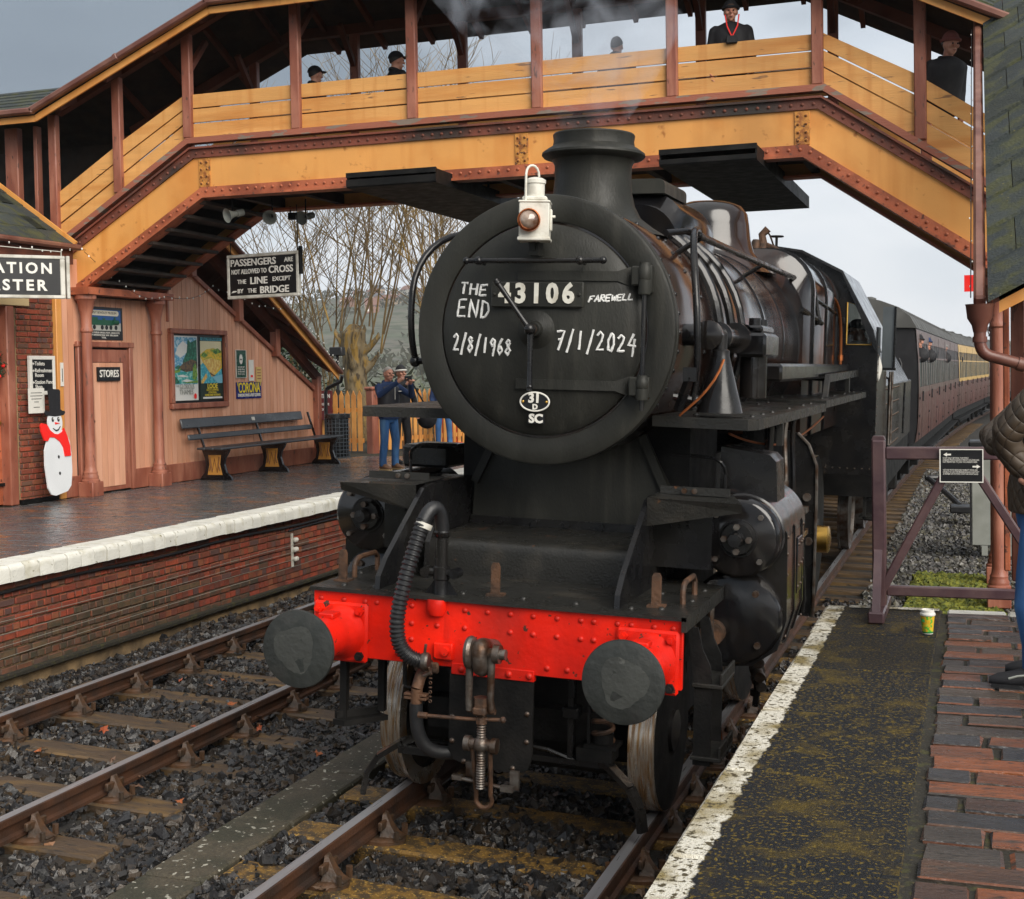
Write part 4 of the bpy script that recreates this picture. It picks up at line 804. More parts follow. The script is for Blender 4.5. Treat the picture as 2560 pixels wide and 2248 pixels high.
# station master sign, hung at an angle
ang = R(50); ux, uy = math.cos(ang), math.sin(ang); RE = Vector((-8.30, 7.32, 0))
o = thing('station_master_sign', 'black hanging sign with silver frame lettered STATION MASTER at the left edge', 'sign', (RE.x-.65*ux, RE.y-.65*uy, 3.54), (0,0,ang), local=True); o.scale = (.92, .92, .92)
b = MB(); b.box((-.70,-.015,.03), (.64,.015,.55)); part('panel', b, 'blackboard', o, False)
for a in ((-.76,.70,.0,.045),(-.76,.70,.535,.58),(-.76,-.70,.045,.535),(.635,.70,.045,.535)): b = MB(); b.box((a[0],-.035,a[2]), (a[1],.035,a[3]), .008); part('frame_bar', b, 'signframe', o)
b = MB(); b.box((.715,-.05,.0), (.76,.05,.58), .006); part('end_board', b, 'signframe', o)
letters('STATION', .20, 'letter', o, (.02,-.018,.40), (math.pi/2,0,0), bold=.006, spacing=1.35, width=1.02); letters('MASTER', .20, 'letter', o, (-.02,-.018,.17), (math.pi/2,0,0), bold=.006, spacing=1.35, width=.95)
b = MB(); b.tube([(.66,0,.58),(.66,0,.66)], .008, 6); b.tube([(-.5,.05,.72),(.66,0,.64)], .006, 6); part('hanger', b, 'signframe', o)

# passengers sign hanging below the bridge
o = thing('crossing_sign', 'black cast sign telling passengers not to cross the line, hung under the bridge', 'sign', (-6.87,9.75,3.62), (0,0,R(-9)), local=True)
b = MB(); b.box((-.60,-.02,.04), (.60,.02,.58)); part('panel', b, 'blackboard', o, False)
for a in ((-.63,.63,0,.045),(-.63,.63,.575,.62),(-.63,-.585,.045,.575),(.585,.63,.045,.575)): b = MB(); b.box((a[0],-.035,a[2]), (a[1],.03,a[3]), .008); part('frame_bar', b, 'signframe', o)
RT = (math.pi/2, 0, 0); L_ = lambda tx, s_, x, z, w, bd=.002: letters(tx, s_, 'letter', o, (x,-.022,z), RT, width=w, bold=bd*.35, depth=.006)
L_('PASSENGERS', .135, -.165, .50, .80, .006); L_('ARE', .09, .46, .505, .15); L_('NOT ALLOWED TO', .095, -.24, .375, .62); L_('CROSS', .135, .32, .38, .42, .007)
L_('THE', .085, -.37, .235, .155); L_('LINE', .135, -.07, .24, .30, .007); L_('EXCEPT', .085, .33, .25, .31); L_('BY', .085, -.40, .105, .10); L_('THE', .085, -.19, .105, .155); L_('BRIDGE', .135, .20, .105, .50, .007)
b = MB(); b.prism([(-.565,.085),(-.47,.10),(-.47,.115),(-.53,.115)], -.024, -.02, XZ); part('pointing_hand', b, 'letter', o, False)
b = MB()
for x in (-.58, .6): b.tube([(x,0,.61),(x,0,1.25 if x > 0 else .8)], .007, 6)
part('hanger', b, 'frameblack', o)
b = MB(); b.box((.635,-.03,.30), (.66,.03,.68)); part('side_bracket', b, 'frameblack', o, False)

# wall signs and snowman by the brick pier
o = sign_board('direction_sign', 'white framed black sign pointing to Toilets, Refreshment Room and Station Fund Shop', 7.83, 8.24, 2.38, 2.80, -9.27, .03, 'blackboard', 'letter', .05)
for k, tx in enumerate(('Toilets', 'Refreshment', 'Room', 'Station Fund', 'Shop')): letters(tx, .072, 'letter', o, (-9.268, 7.885, 2.745-.077*k-(.015 if k in (1, 3) else 0)), RX, align='LEFT', depth=.001, bold=.001)
for z in (2.745, 2.65, 2.495):
    b = MB(); b.prism([(7.84,z),(7.86,z+.02),(7.86,z+.006),(7.88,z+.006),(7.88,z-.006),(7.86,z-.006),(7.86,z-.02)], -9.27, -9.267, YZ); part('arrow', b, 'letter', o, False)
o = sign_board('paper_notice', 'sheet of white paper taped below the direction sign', 7.70, 8.02, 2.09, 2.42, -9.235, .003, 'letter')
for k, w_ in enumerate((.22, .24, .2, .09, .12)): b = MB(); b.box((-9.2345,7.86-w_/2,2.355-.04*k-(.03 if k == 4 else 0)), (-9.2335,7.86+w_/2,2.363-.04*k-(.03 if k == 4 else 0))); part('text_line', b, 'blackboard', o, False)
o = sign_board('wall_thermometer', 'narrow white thermometer board beside the store door', 8.395, 8.455, 2.44, 2.76, -9.255, .012, 'letter'); b = MB(); b.box((-9.256,8.42,2.50), (-9.252,8.43,2.68)); part('scale_line', b, 'frameblack', o, False)
sn = thing('snowman_cutout', 'painted wooden snowman cut-out with black top hat and red scarf', 'snowman', (-9.05,8.05,.98), local=True)
P = lambda pts, w, d, mat, nm: part(nm, MB().prism(pts, w, w+d, lambda u, v, q: (q, u, v)), mat, sn, False)
ell = lambda cx, cz, rx, rz, n=24, a0=0, a1=2*math.pi: [(cx+rx*math.cos(lerp(a0,a1,i/n)), cz+rz*math.sin(lerp(a0,a1,i/n))) for i in range(n)]
body = [(-.25,.12),(-.19,.03),(-.10,.01),(.14,.05),(.22,.12),(.26,.30),(.27,.55),(.25,.72),(.18,.84),(.06,.90),(-.08,.86),(-.20,.76),(-.265,.62),(-.28,.42)]
SNW = plain('snowman white', (.72, .74, .76), .4); P(body, 0, .018, SNW, 'body'); P(ell(-.02,.98,.145,.165), .003, .018, SNW, 'head')
P([(-.20,1.08),(-.22,1.11),(-.20,1.14),(-.12,1.13),(-.10,1.14),(-.12,1.40),(-.09,1.43),(.09,1.42),(.12,1.40),(.10,1.15),(.14,1.13),(.18,1.13),(.19,1.10),(.15,1.07),(-.02,1.06)], .008, .018, 'blackcloth', 'top_hat')
P([(-.33,.95),(-.30,.98),(-.20,.96),(-.14,.88),(-.06,.83),(.02,.82),(.10,.85),(.14,.90),(.20,.78),(.24,.66),(.245,.52),(.12,.52),(.10,.64),(.04,.72),(-.06,.78),(-.16,.79),(-.20,.74),(-.27,.75),(-.32,.86)], .012, .018, 'red', 'scarf')
for u in (-.07, .045): P(ell(u,1.02,.022,.032,14), .022, .004, 'blackcloth', 'eye'); P(ell(u+.006,1.03,.008,.012,10), .026, .002, 'letter', 'eye_glint')
P([(-.035,.985),(-.03,.955),(.07,.965)], .022, .006, 'red', 'nose'); P([(-.075,.91),(-.02,.88),(.03,.89),(.07,.93),(.075,.92),(.03,.87),(-.02,.86),(-.08,.90)], .022, .004, 'blackcloth', 'mouth')
for v in (.30, .52): P(ell(-.0,v,.018,.022,12), .019, .005, 'blackcloth', 'button')
sn.rotation_euler = (0, R(-3), 0)
wr = thing('door_wreath', 'green Christmas wreath with red baubles on the station door', 'wreath', (-9.40,7.25,2.72))
b = MB(); rr = random.Random(2)
for k in range(150):
    a = rr.uniform(0, 6.28); q = .16+rr.uniform(-.05,.05); c = Vector((-9.40+rr.uniform(-.03,.05), 7.22+q*math.cos(a), 2.72+q*math.sin(a))); d = Vector((rr.uniform(-.3,1), rr.uniform(-1,1), rr.uniform(-1,1))).normalized()*.07
    b.tube([c, c+d], [.009, .002], 4)
part('greenery', b, 'foliage', wr)
for k in range(6): b = MB(); a = k*1.05; b.ball((-9.35, 7.22+.16*math.cos(a), 2.72+.16*math.sin(a)), .025, 8, 6); part('bauble', b, 'red', wr)

# ---- platform bench
bn = thing('platform_bench', 'long black slatted station bench with three cast ends against the boarded wall', 'bench', (-8.95,13.2,.9))
def plankbar(y0, y1, x, z, w, h, ry):
    b = MB(); b.rbox((x,(y0+y1)/2,z), (w,y1-y0,h), 0, .012, 0, ry); return b
BW = M('bench black wood', (.05, .055, .062), .35, bump=.3, bscale=40, var=.3, stretch=(1, .3, 1)); 
part('back_slat', plankbar(11.15,15.05,-9.20,1.81,.035,.16,R(-14)), BW, bn); part('back_slat', plankbar(11.25,15.30,-9.14,1.59,.035,.09,R(-14)), BW, bn)
for k in range(3): part('seat_slat', plankbar(11.40,15.65,-9.02+.155*k,1.405,.145,.035,R(3)), BW, bn)
for y in (11.62, 13.42, 15.35):
    sd = [(-9.12,1.385),(-8.62,1.385),(-8.64,1.34),(-8.70,1.25),(-8.72,1.15),(-8.68,1.02),(-8.60,.95),(-8.58,.90),(-9.16,.90),(-9.14,.95),(-9.07,1.02),(-9.05,1.15),(-9.07,1.25)]
    b = MB(); b.prism(sd, y-.025, y+.025, XZ); e = part('cast_end', b, 'glossblack', bn, False)
    b = MB(); b.prism([(-9.0,1.30),(-8.77,1.30),(-8.79,1.15),(-8.75,.985),(-9.02,.985),(-8.98,1.15)], y-.0295, y-.026, XZ); part('monogram_panel', b, plain('bench gold', (.50, .24, .05), .4), e, False)
    m_ = MB()
    for q in ([(-8.97,1.27),(-8.93,1.03),(-8.885,1.24),(-8.84,1.03),(-8.80,1.27)], [(-8.98,1.05),(-8.95,1.15),(-8.97,1.25)], [(-8.79,1.05),(-8.82,1.15),(-8.80,1.25)]): m_.tube([(x, y-.032, z) for x, z in q], .012, 5)
    part('monogram', m_, plain('bench dark gold', (.22, .09, .025), .45), e)
    b = MB(); b.bar((-9.08,y,1.39), (-9.235,y,1.86), .035, .03); part('back_support', b, 'glossblack', bn)
b = MB(); b.rbox((-9.178,13.3,1.815), (.004,.10,.06), 0, 0, 0, R(-14)); part('name_plate', b, 'signframe', bn)

# ---- litter bin with a bag
bi = thing('litter_bin', 'dark mesh litter bin with a black bag at the far end of the bench', 'bin', (-8.95,16.0,.9))
b = MB()
for k in range(12): b.lathe([(.225,0),(.232,.006),(.225,.012)], (-8.95,16.0,.98+k*.07), (0,0,1), 20, False)
for k in range(20): a = k*math.pi/10; b.tube([(-8.95+.228*math.cos(a),16+.228*math.sin(a),.94), (-8.95+.228*math.cos(a),16+.228*math.sin(a),1.80)], .006, 4)
part('mesh_basket', b, plain('bin grey', (.10, .12, .14), .5), bi)
b = MB(); b.lathe([(.16,.05),(.20,.1),(.215,.5),(.21,.86),(.245,.88),(.25,.80)], (-8.95,16.0,.92), (0,0,1), 18, False); part('bin_bag', b, plain('bag plastic', (.02, .022, .025), .25), bi)

# ---- picket fence with posts
pk = MB(); pk.prism([(-.048,0),(.048,0),(.048,1.16),(0,1.27),(-.048,1.16)], -.012, .012, XZ); pme = pk.mesh('picket', 'fence', False)
def fence(p0, p1, n, label, posts):
    p0, p1 = Vector(p0), Vector(p1); d = p1-p0; a = math.atan2(d.y, d.x)
    f = thing('picket_fence', label, 'fence', tuple(p0)); nrm = Vector((-d.y, d.x, 0)).normalized()
    for z in (.28, .92): b = MB(); b.bar(p0+nrm*.035+Vector((0,0,z)), p1+nrm*.035+Vector((0,0,z)), .04, .09); part('rail', b, 'fence', f, False)
    for i in range(n): q = p0+d*((i+.5)/n); inst('picket', pme, f, (q.x, q.y, q.z+.06), (0, 0, a))
    for t in posts: q = p0+d*t; b = MB(); b.rbox((q.x,q.y,q.z+.66), (.20,.20,1.36), a, .02); b.rbox((q.x,q.y,q.z+1.37), (.25,.25,.07), a, .02); part('fence_post', b, 'trim', f)
fence((-12.5,18.6,.88), (-9.62,18.5,.88), 20, 'orange picket fence behind the bench end and notice board', (.40,))
fence((-9.45,18.5,.88), (-8.42,21.6,.88), 20, 'orange picket fence running back beyond the two photographers', (.02,))
o = thing('station_notice_board', 'dark red board partly lettered BEWDLEY STATION on the picket fence', 'sign', (-10.7,18.4,1.6), (0,0,0), local=True)
b = MB(); b.box((-.42,-.02,0), (.42,.02,.62)); part('panel', b, plain('board red', (.11, .012, .012)), o, False)
letters('BEWDLEY STATION', .12, 'letter', o, (0,-.022,.50), RT, width=.76, depth=.002, bold=.002)
for k, tx in enumerate(('YOUR DONATIONS TOWARDS THE UPKEEP OF THE', 'STATION ARE MUCH APPRECIATED', 'THANK YOU')): letters(tx, .07, 'letter', o, (0,-.022,.33-.11*k), RT, width=(.72, .6, .3)[k], depth=.002)
lp = thing('platform_lamp', 'thin black platform lamp post seen through the stair', 'lamp', (-11.2,20.5,.9))
b = MB(); b.cyl((-11.2,20.5,.9), (-11.2,20.5,3.0), .035, n=8); part('lamp_post', b, 'cable', lp); b = MB(); b.rbox((-11.2,20.5,3.08), (.32,.2,.20), 0, .02); part('lamp_box', b, 'cable', lp)

# ---- strings of fairy lights
LB = M('fairy bulb', (.85, .85, .8), .2, bump=0, var=0, rvar=0)
def lights(pts, label, n, jit=.02, bs=.011):
    o = thing('fairy_lights', label, 'lights', tuple(pts[0])); b = MB(); b.tube(pts, .004, 4); part('cord', b, 'cable', o)
    bm = MB(); bm.ball((0,0,0), bs, 6, 4, (1, 1, 1.5)); me = bm.mesh('bulb', LB)
    P_ = [Vector(p) for p in pts]; L = [0]
    for i in range(1, len(P_)): L.append(L[-1]+(P_[i]-P_[i-1]).length)
    for k in range(n):
        s_ = L[-1]*(k+.5)/n; i = max(j for j in range(len(L)-1) if L[j] <= s_); q = P_[i].lerp(P_[i+1], (s_-L[i])/(L[i+1]-L[i]))
        inst('bulb', me, o, (q.x+random.uniform(-jit,jit), q.y, q.z+random.uniform(-jit,jit)))
lights(bez([(-9.05,8.7,4.28),(-8.9,9.2,3.9),(-8.9,9.8,3.55),(-8.95,10.5,3.75)], 12), 'string of fairy lights drooping from the canopy to the bridge column', 12)
lights(bez([(-8.95,10.5,3.75),(-8.9,11.2,3.65),(-9.0,11.8,3.95),(-9.1,12.0,4.0)], 10)+bez([(-9.1,12.0,4.0),(-8.9,12.7,3.75),(-8.85,13.6,3.6),(-8.82,14.0,ze(14)+.12)], 10), 'string of fairy lights looped across the boarded gable', 18)
lights([(-8.80,12.5+.35*i,ze(12.5+.35*i)+.14) for i in range(11)], 'string of fairy lights along the stair roof edge', 36, .03)
lights([(-9.04,5.5+.4*i,4.25+.03*math.sin(i*2)) for i in range(8)]+[(-9.02,8.7,4.3)], 'string of fairy lights under the slate canopy gutter', 16)
lights([(2.47,3.42+.5*i,zr(3.42+.5*i)+.02) for i in range(11)], 'string of fairy lights down the right stair gutter', 16, .012, .005)
# ================================================================ STEAM LOCOMOTIVE (its own frame: x right, y back, z up from the rails)
lo = thing('steam_locomotive', 'black steam locomotive with red buffer beam and chalked smokebox door', 'locomotive', (0,0,0), (0,CA,0), local=True)
def mirror(b): m = MB(); m.v = [(-p[0], p[1], p[2]) for p in b.v]; m.f = [tuple(reversed(f)) for f in b.f]; return m
# ---- front end
bb = part('buffer_beam', MB().box((-1.048,0,.9085), (1.048,.035,1.268), .004), 'beamred', lo)
rx = [-1.0,-.86,-.73,-.66,-.53,-.45,-.30,-.14,-.01,.12,.248,.38,.51,.58,.706,.78,.90,1.0]
rivets([(x, 0, 1.225) for x in rx], .0165, 'beamred', (0,-1,0), bb)
rivets([(x, 0, 1.128) for x in rx if -.56 < x < .62 and x not in (-.01,)], .0165, 'beamred', (0,-1,0), bb)
rivets([(x, 0, .955) for x in (-.53,-.45,-.27,.33,.44,.55,.62)]+[(x, 0, 1.04) for x in (-.53,-.45)], .0165, 'beamred', (0,-1,0), bb)
b = MB(); b.box((-.21,-.012,.875), (.26,.03,.935), .003); part('draw_plate_strip', b, 'beamred', bb)
for x in (-.15,.12,.235): inst('bolt', rivet_mesh(.02,'beamred',(0,-1,0)), bb, (x,-.012,.905))
fp = part('front_footplate', MB().prism([(-1.06,-.03),(1.07,-.03),(1.07,1.0),(.90,1.12),(-.90,1.12),(-1.07,.8)], 1.270, 1.290, XY), 'plate', lo, False)
for x, y in ((-.9,.08),(-.72,.1),(-.2,.12),(.15,.12),(.45,.1),(.75,.1),(.9,.15),(1.0,.45),(.8,.6),(1.0,.8),(-1.0,.5),(-.95,.7)): inst('bolt', rivet_mesh(.018,'plate',(0,0,1)), fp, (x,y,1.29))
b = MB(); b.box((1.045,-.03,1.215), (1.072,1.0,1.292)); part('footplate_valance', b, 'plate', lo, False)
for sx in (-1, 1):
    x = .87*sx; bf = part('buffer_housing', MB().lathe([(.155,-.03),(.15,-.045),(.135,-.06),(.118,-.16),(.108,-.30),(.112,-.305),(.112,-.33),(.09,-.335)], (x,0,1.05), (0,1,0), 28), 'beamred', lo)
    b = MB(); b.box((x-.165,-.032,.885), (x+.165,-.001,1.215), .014); part('flange_plate', b, 'beamred', bf)
    for dx in (-.125,.125):
        for dz in (-.125,.125):
            b = MB(); b.cyl((x+dx,-.03,1.05+dz), (x+dx,-.052,1.05+dz), .026, n=6); b.cyl((x+dx,-.05,1.05+dz), (x+dx,-.075,1.05+dz), .014, n=8); part('nut', b, 'beamred' if dz > 0 else 'frameblack', bf)
    b = MB(); b.cyl((x,-.33,1.05), (x,-.48,1.05), .075, n=20); part('ram', b, 'steel', bf)
    b = MB(); b.lathe([(.09,-.455),(.17,-.475),(.20,-.485),(.206,-.50),(.202,-.515),(.18,-.522),(.12,-.530),(.06,-.534),(.0,-.535)], (x,0,1.05), (0,1,0), 48); hd_ = part('buffer_head', b, 'bufferhead', bf)
    rr = random.Random(sx+5); n_ = 40; vs = [(x+.008*sx,-.5375,1.055)]
    for i in range(n_): a = i*2*math.pi/n_; q = .115+.012*math.sin(3*a+sx)+rr.uniform(-.004,.004); vs.append((x+.008*sx+q*math.cos(a), -.5335+.004*(q-.1)/.03, 1.055+q*1.05*math.sin(a)))
    b = MB(); b.add(vs, [(0, 1+i, 1+(i+1) % n_) for i in range(n_)]); part('worn_centre', b, 'wornface', hd_)
    b = MB(); b.box((x-.04*1,-.22,1.155), (x+.05,-.12,1.185), .006); part('oil_cover', b, 'beamred', bf)
# drop frames, casing and saddle
fr_ = [(.05,1.29),(.06,1.36),(.15,1.45),(.66,1.80),(.76,1.815),(1.45,1.815),(1.45,1.29)]
for x in (-.70, .67): part('frame_plate', MB().prism(fr_, x, x+.03, YZ), 'black', lo, False)
cs = [(.73,1.29),(.73,1.43),(.735,1.465),(.76,1.49),(.80,1.50),(1.42,1.51),(1.42,1.29)]
part('piston_valve_casing', MB().prism(cs, -.66, .66, YZ), 'plate', lo)
b = MB(); b.box((-.66,1.405,1.51), (.66,1.42,1.56)); cq = part('casing_angle', b, 'black', lo, False)
for x in (-.45,-.22,0,.22,.45): b = MB(); b.cyl((x,1.41,1.535), (x,1.385,1.535), .02, n=10); part('bolt', b, 'black', cq)
sd_ = [(-.66,1.30),(.66,1.30),(.64,1.80),(.52,2.02),(.45,2.14),(-.45,2.14),(-.52,2.02),(-.64,1.80)]
part('smokebox_saddle', MB().prism(sd_, 1.42, 1.50, XZ), 'smokebox', lo, False)
for sx in (-1, 1): b = MB(); b.bar((.63*sx,1.405,1.78), (.47*sx,1.405,2.12), .05, .05); part('saddle_angle', b, 'smokebox', lo, False)
b = MB(); b.box((-.75,1.50,.7), (.75,2.4,2.2)); part('inner_frame', b, 'frameblack', lo, False)
# ---- smokebox
Z0, RS = 2.75, .793
sm = part('smokebox', MB().lathe([(.775,.02),(.78,.03),(.78,1.62),(.77,1.64)], (0,.80,Z0), (0,1,0), 72), 'boiler', lo)
part('smokebox_ring', MB().lathe([(.632,.06),(.634,.004),(.640,.0),(.775,.0),(.789,.008),(.793,.022),(.793,.05),(.782,.056),(.782,.085),(.79,.09),(.79,.12),(.775,.12)], (0,.80,Z0), (0,1,0), 96, False), 'smokebox', sm)
rivets([(.782*math.cos(a), .96, Z0+.782*math.sin(a)) for a in [i*2*math.pi/44 for i in range(44)]], .014, 'black', (0,0,1), sm)
for o in list(sm.children):
    if o.name.startswith('rivet'): v = Vector((o.location.x, 0, o.location.z-Z0)); o.rotation_euler = v.to_track_quat('Z', 'Y').to_euler()
for a in [R(q) for q in (62, 50, 40, 30, 18, 5, -8, -20, -32, -44)]:
    for y in (1.55, 1.75):
        o = inst('rivet', rivet_mesh(.016,'black',(0,0,1)), sm, (.78*math.cos(a), y, Z0+.78*math.sin(a)), Vector((math.cos(a),0,math.sin(a))).to_track_quat('Z','Y').to_euler())
DP = [(.620,.03),(.618,-.012),(.598,-.030),(.52,-.058),(.40,-.083),(.25,-.104),(.10,-.114),(.0,-.116)]
dd = part('smokebox_door', MB().lathe(DP, (0,.80,Z0), (0,1,0), 96), 'smokebox', lo)
def ydoor(x, z):
    r = math.hypot(x, z-Z0)
    for (r1, t1), (r0, t0) in zip(DP, DP[1:]):
        if r0 <= r <= r1: return .80+lerp(t0, t1, (r-r0)/(r1-r0))
    return .80
def strap(za, zb):
    zm = (za+zb)/2; n = 14; vs = []
    for i in range(n+1):
        x = lerp(-.12, .56, i/n); h = .028 if i < n-2 else .028+.018*(i-n+2); y = ydoor(x, zm)-.018
        vs += [(x,y,zm-h),(x,y,zm+h),(x,y+.03,zm-h),(x,y+.03,zm+h)]
    b = MB(); b.add(vs, [f for i in range(n) for f in ((4*i,4*i+4,4*i+5,4*i+1),(4*i+1,4*i+5,4*i+7,4*i+3),(4*i+2,4*i+6,4*i+4,4*i))]+[(0,1,3,2)])
    b.box((.55,.70,zm-.055), (.615,.76,zm+.055), .008); return b
for zm in (3.06, 2.435): part('hinge_strap', strap(zm-.03, zm+.03), 'smokebox', dd)
for z0, z1 in ((2.955,3.135), (2.36,2.50)):
    b = MB(); b.lathe([(.034,0),(.036,.01),(.036,(z1-z0)*.45),(.033,(z1-z0)*.46),(.036,(z1-z0)*.49),(.036,z1-z0-.03),(.030,z1-z0-.02),(.030,z1-z0)], (.628,.715,z0), (0,0,1), 18); b.box((.605,.74,z0+.01), (.66,.80,z1-.01), .006); part('hinge_post', b, 'smokebox', lo)
b = MB(); b.cyl((.628,.715,2.30), (.628,.715,2.96), .014, n=10); part('hinge_rod', b, 'black', lo)
b = MB(); b.cyl((-.41,.60,3.14), (.42,.60,3.14), .0155, n=12)
for x in (-.405,-.33,.28,.415): b.ball((x,.60,3.14), .026 if x in (-.33,.28) else .022, 10, 8)
for x in (-.33,.28): b.cyl((x,.60,3.14), (x,.70,3.13), .012, n=8)
part('door_handrail', b, 'black', dd)
b = MB(); b.box((-.275,.665,2.875), (.285,.688,3.025), .008); npl = part('number_plate', b, 'smokebox', dd)
letters('43106', .155, 'white', npl, (.005,.663,2.952), RT, width=.46, bold=.006, depth=.006, spacing=1.35)
for x in (-.252,.262): inst('bolt', rivet_mesh(.012,'smokebox',(0,-1,0)), npl, (x,.664,2.95))
b = MB(); b.lathe([(.118,-.0),(.115,-.012),(.07,-.03),(.05,-.04),(.045,-.07),(.04,-.075)], (0,.70,Z0), (0,1,0), 32); part('dart_boss', b, 'smokebox', dd)
b = MB(); b.lathe([(.024,-.0),(.03,-.02),(.024,-.04),(.03,-.06)], (0,.63,Z0), (0,1,0), 16); part('dart_collar', b, 'ruststeel', dd)
for pts in ([(0,.565,Z0),(-.19,.545,3.01)], [(0,.585,Z0),(.005,.575,2.42)]):
    b = MB(); b.tube([pts[0], Vector(pts[0]).lerp(Vector(pts[1]), .5), pts[1]], [.02,.014,.017], 10); b.ball(pts[0], .033, 12, 8); b.ball(pts[1], .021, 10, 8); d = (Vector(pts[1])-Vector(pts[0])).normalized(); b.cyl(Vector(pts[1])-d*.005, Vector(pts[1])+d*.02, .019, n=10); part('dart_handle', b, 'black', dd)
b = MB(); b.prism(ell(0,2.333,.092,.058,32), .690, .712, XZ); sp_ = part('shed_plate', b, 'blackboard', dd, False)
b = MB(); b.tube([(x,.690,z) for x, z in ell(0,2.333,.088,.054,32)], .005, 6, True); part('plate_rim', b, 'letter', sp_)
letters('31', .075, 'letter', sp_, (-.002,.688,2.352), RT, bold=.003, width=.062); letters('D', .042, 'letter', sp_, (.003,.688,2.302), RT, bold=.002)
for x in (-.072,.072): inst('bolt', rivet_mesh(.009,'brass',(0,-1,0)), sp_, (x,.689,2.333))
b = MB(); b.box((-.045,.705,2.205), (.055,.72,2.262)); s2 = part('code_plate', b, 'blackboard', dd, False); letters('SC', .07, 'letter', s2, (.005,.703,2.233), RT, bold=.003, width=.085)
b = MB(); b.box((-.03,.61,3.17), (.03,.70,3.26)); b.box((-.012,.60,3.20), (.012,.62,3.30)); part('lamp_bracket', b, 'smokebox', dd)
# chalk writing
G = dict(T=[[(0,1),(1,.97)],[(.5,1),(.48,0)]], H=[[(0,1),(.02,0)],[(1,1),(.95,0)],[(0,.5),(1,.52)]], E=[[(1,1),(.05,.97),(0,0),(1,.03)],[(.02,.5),(.85,.53)]], N=[[(0,0),(.03,1),(.9,.02),(1,1)]], D=[[(.1,1),(.05,0),(.6,.1),(.95,.45),(.75,.85),(0,1)]],
 F=[[(1,1),(.1,.95),(0,0)],[(.05,.5),(.7,.55)]], A=[[(0,0),(.5,1),(1,0)],[(.2,.4),(.85,.4)]], R=[[(.05,0),(.1,1),(.8,.9),(.75,.6),(.1,.5),(.95,0)]], W=[[(0,1),(.25,0),(.5,.7),(.75,0),(1,1)]], L=[[(.1,1),(0,.02),(.9,.08)]])
G.update({'2': [[(.05,.8),(.4,1),(.75,.85),(.65,.55),(.1,.05),(1,.08)]], '8': [[(.75,.85),(.4,1),(.15,.8),(.5,.55),(.85,.3),(.5,0),(.12,.22),(.5,.52),(.8,.8)]], '1': [[(.5,1),(.45,0)]], '9': [[(.8,.7),(.45,.5),(.15,.75),(.45,1),(.8,.85),(.78,.4),(.65,-.15)]], '6': [[(.75,1),(.3,.6),(.15,.25),(.5,0),(.85,.25),(.55,.5),(.2,.3)]], '7': [[(0,.95),(.95,1),(.35,-.1)],[(.25,.5),(.85,.52)]], '0': [[(.5,1),(.15,.6),(.25,.1),(.6,0),(.9,.4),(.75,.9),(.45,1)]], '4': [[(.6,1),(.05,.4),(1,.35)],[(.75,.75),(.65,-.2)]], '/': [[(.8,1.1),(.2,-.2)]]})
def chalk(txt, x0, x1, z0, z1, h, r=.0065, wf=.68):
    b = MB(); n = len(txt); rr = random.Random(txt); w = (x1-x0)/n
    for i, ch in enumerate(txt):
        zc_ = lerp(z0, z1, i/max(1, n-1)); xo = x0+i*w; hh = h*rr.uniform(.9, 1.08)
        for st in G[ch]:
            pts = []
            for (u0, v0), (u1, v1) in zip(st, st[1:]):
                for k in range(4): t = k/4; pts.append((lerp(u0,u1,t), lerp(v0,v1,t)))
            pts.append(st[-1]); P3 = []
            for u, v in pts: x = xo+u*w*wf+rr.uniform(-.0012,.0012)+v*.008; z = zc_+v*hh+rr.uniform(-.0012,.0012); P3.append((x, ydoor(x, z)-.0015, z))
            b.tube(P3, [r*rr.uniform(.75,1.15) for _ in P3], 6)
    return part('chalk_writing', b, 'chalk', dd)
chalk('THE', -.50, -.30, 2.955, 2.945, .068, .0075); chalk('END', -.51, -.275, 2.822, 2.812, .10, .0075); chalk('2/8/1968', -.54, -.145, 2.620, 2.600, .095, .0075, .8); chalk('FAREWELL', .305, .555, 2.910, 2.925, .036, .0055, .85); chalk('7/1/2024', .12, .585, 2.645, 2.625, .105, .0075, .78)
# ---- headlamp on the top bracket
lm = thing('oil_headlamp', 'white oil headlamp with copper rimmed lens on the smokebox', 'lamp', (0,0,0), (0,CA,0), local=True)
def lp_(b): m = Matrix.Translation((.02,.565,3.365)) @ Matrix.Rotation(R(14), 4, 'Z'); b.v = [tuple(m @ Vector(p)) for p in b.v]; return b
part('lamp_body', lp_(MB().box((-.085,-.075,-.105), (.085,.085,.095), .006)), 'white', lm); b = MB(); b.box((-.092,-.08,-.12), (.092,.09,-.10), .004); b.box((-.09,-.08,.092), (.09,.09,.104), .004); b.box((-.07,-.06,.104), (.07,.07,.13), .008); part('lamp_trim', lp_(b), 'white', lm)
part('lamp_chimney', lp_(MB().lathe([(.052,.13),(.052,.20),(.058,.205),(.058,.225),(.04,.235),(.02,.24)], (0,0,0), (0,0,1), 20)), 'white', lm)
part('lamp_handle', lp_(MB().tube([(-.05,-.062,.10),(-.05,-.062,.25)]+bez([(-.05,-.06,.25),(-.05,-.05,.32),(.02,-.03,.32),(.02,-.02,.24)], 8), .007, 8)), 'white', lm)
b = MB(); b.lathe([(.058,-.075),(.064,-.085),(.064,-.125),(.058,-.13),(.054,-.12)], (-.025,0,-.01), (0,1,0), 28, False); part('lens_rim', lp_(b), 'copper', lm)
b = MB(); b.lathe([(.056,-.115),(.046,-.13),(.025,-.142),(.0,-.147)], (-.025,0,-.01), (0,1,0), 28, False); part('lens', lp_(b), 'lens', lm)
b = MB(); b.box((.085,-.03,-.06), (.098,.03,.06), .004); b.cyl((.09,.0,.02), (.115,.0,.02), .008, n=8); part('side_catch', lp_(b), 'white', lm)
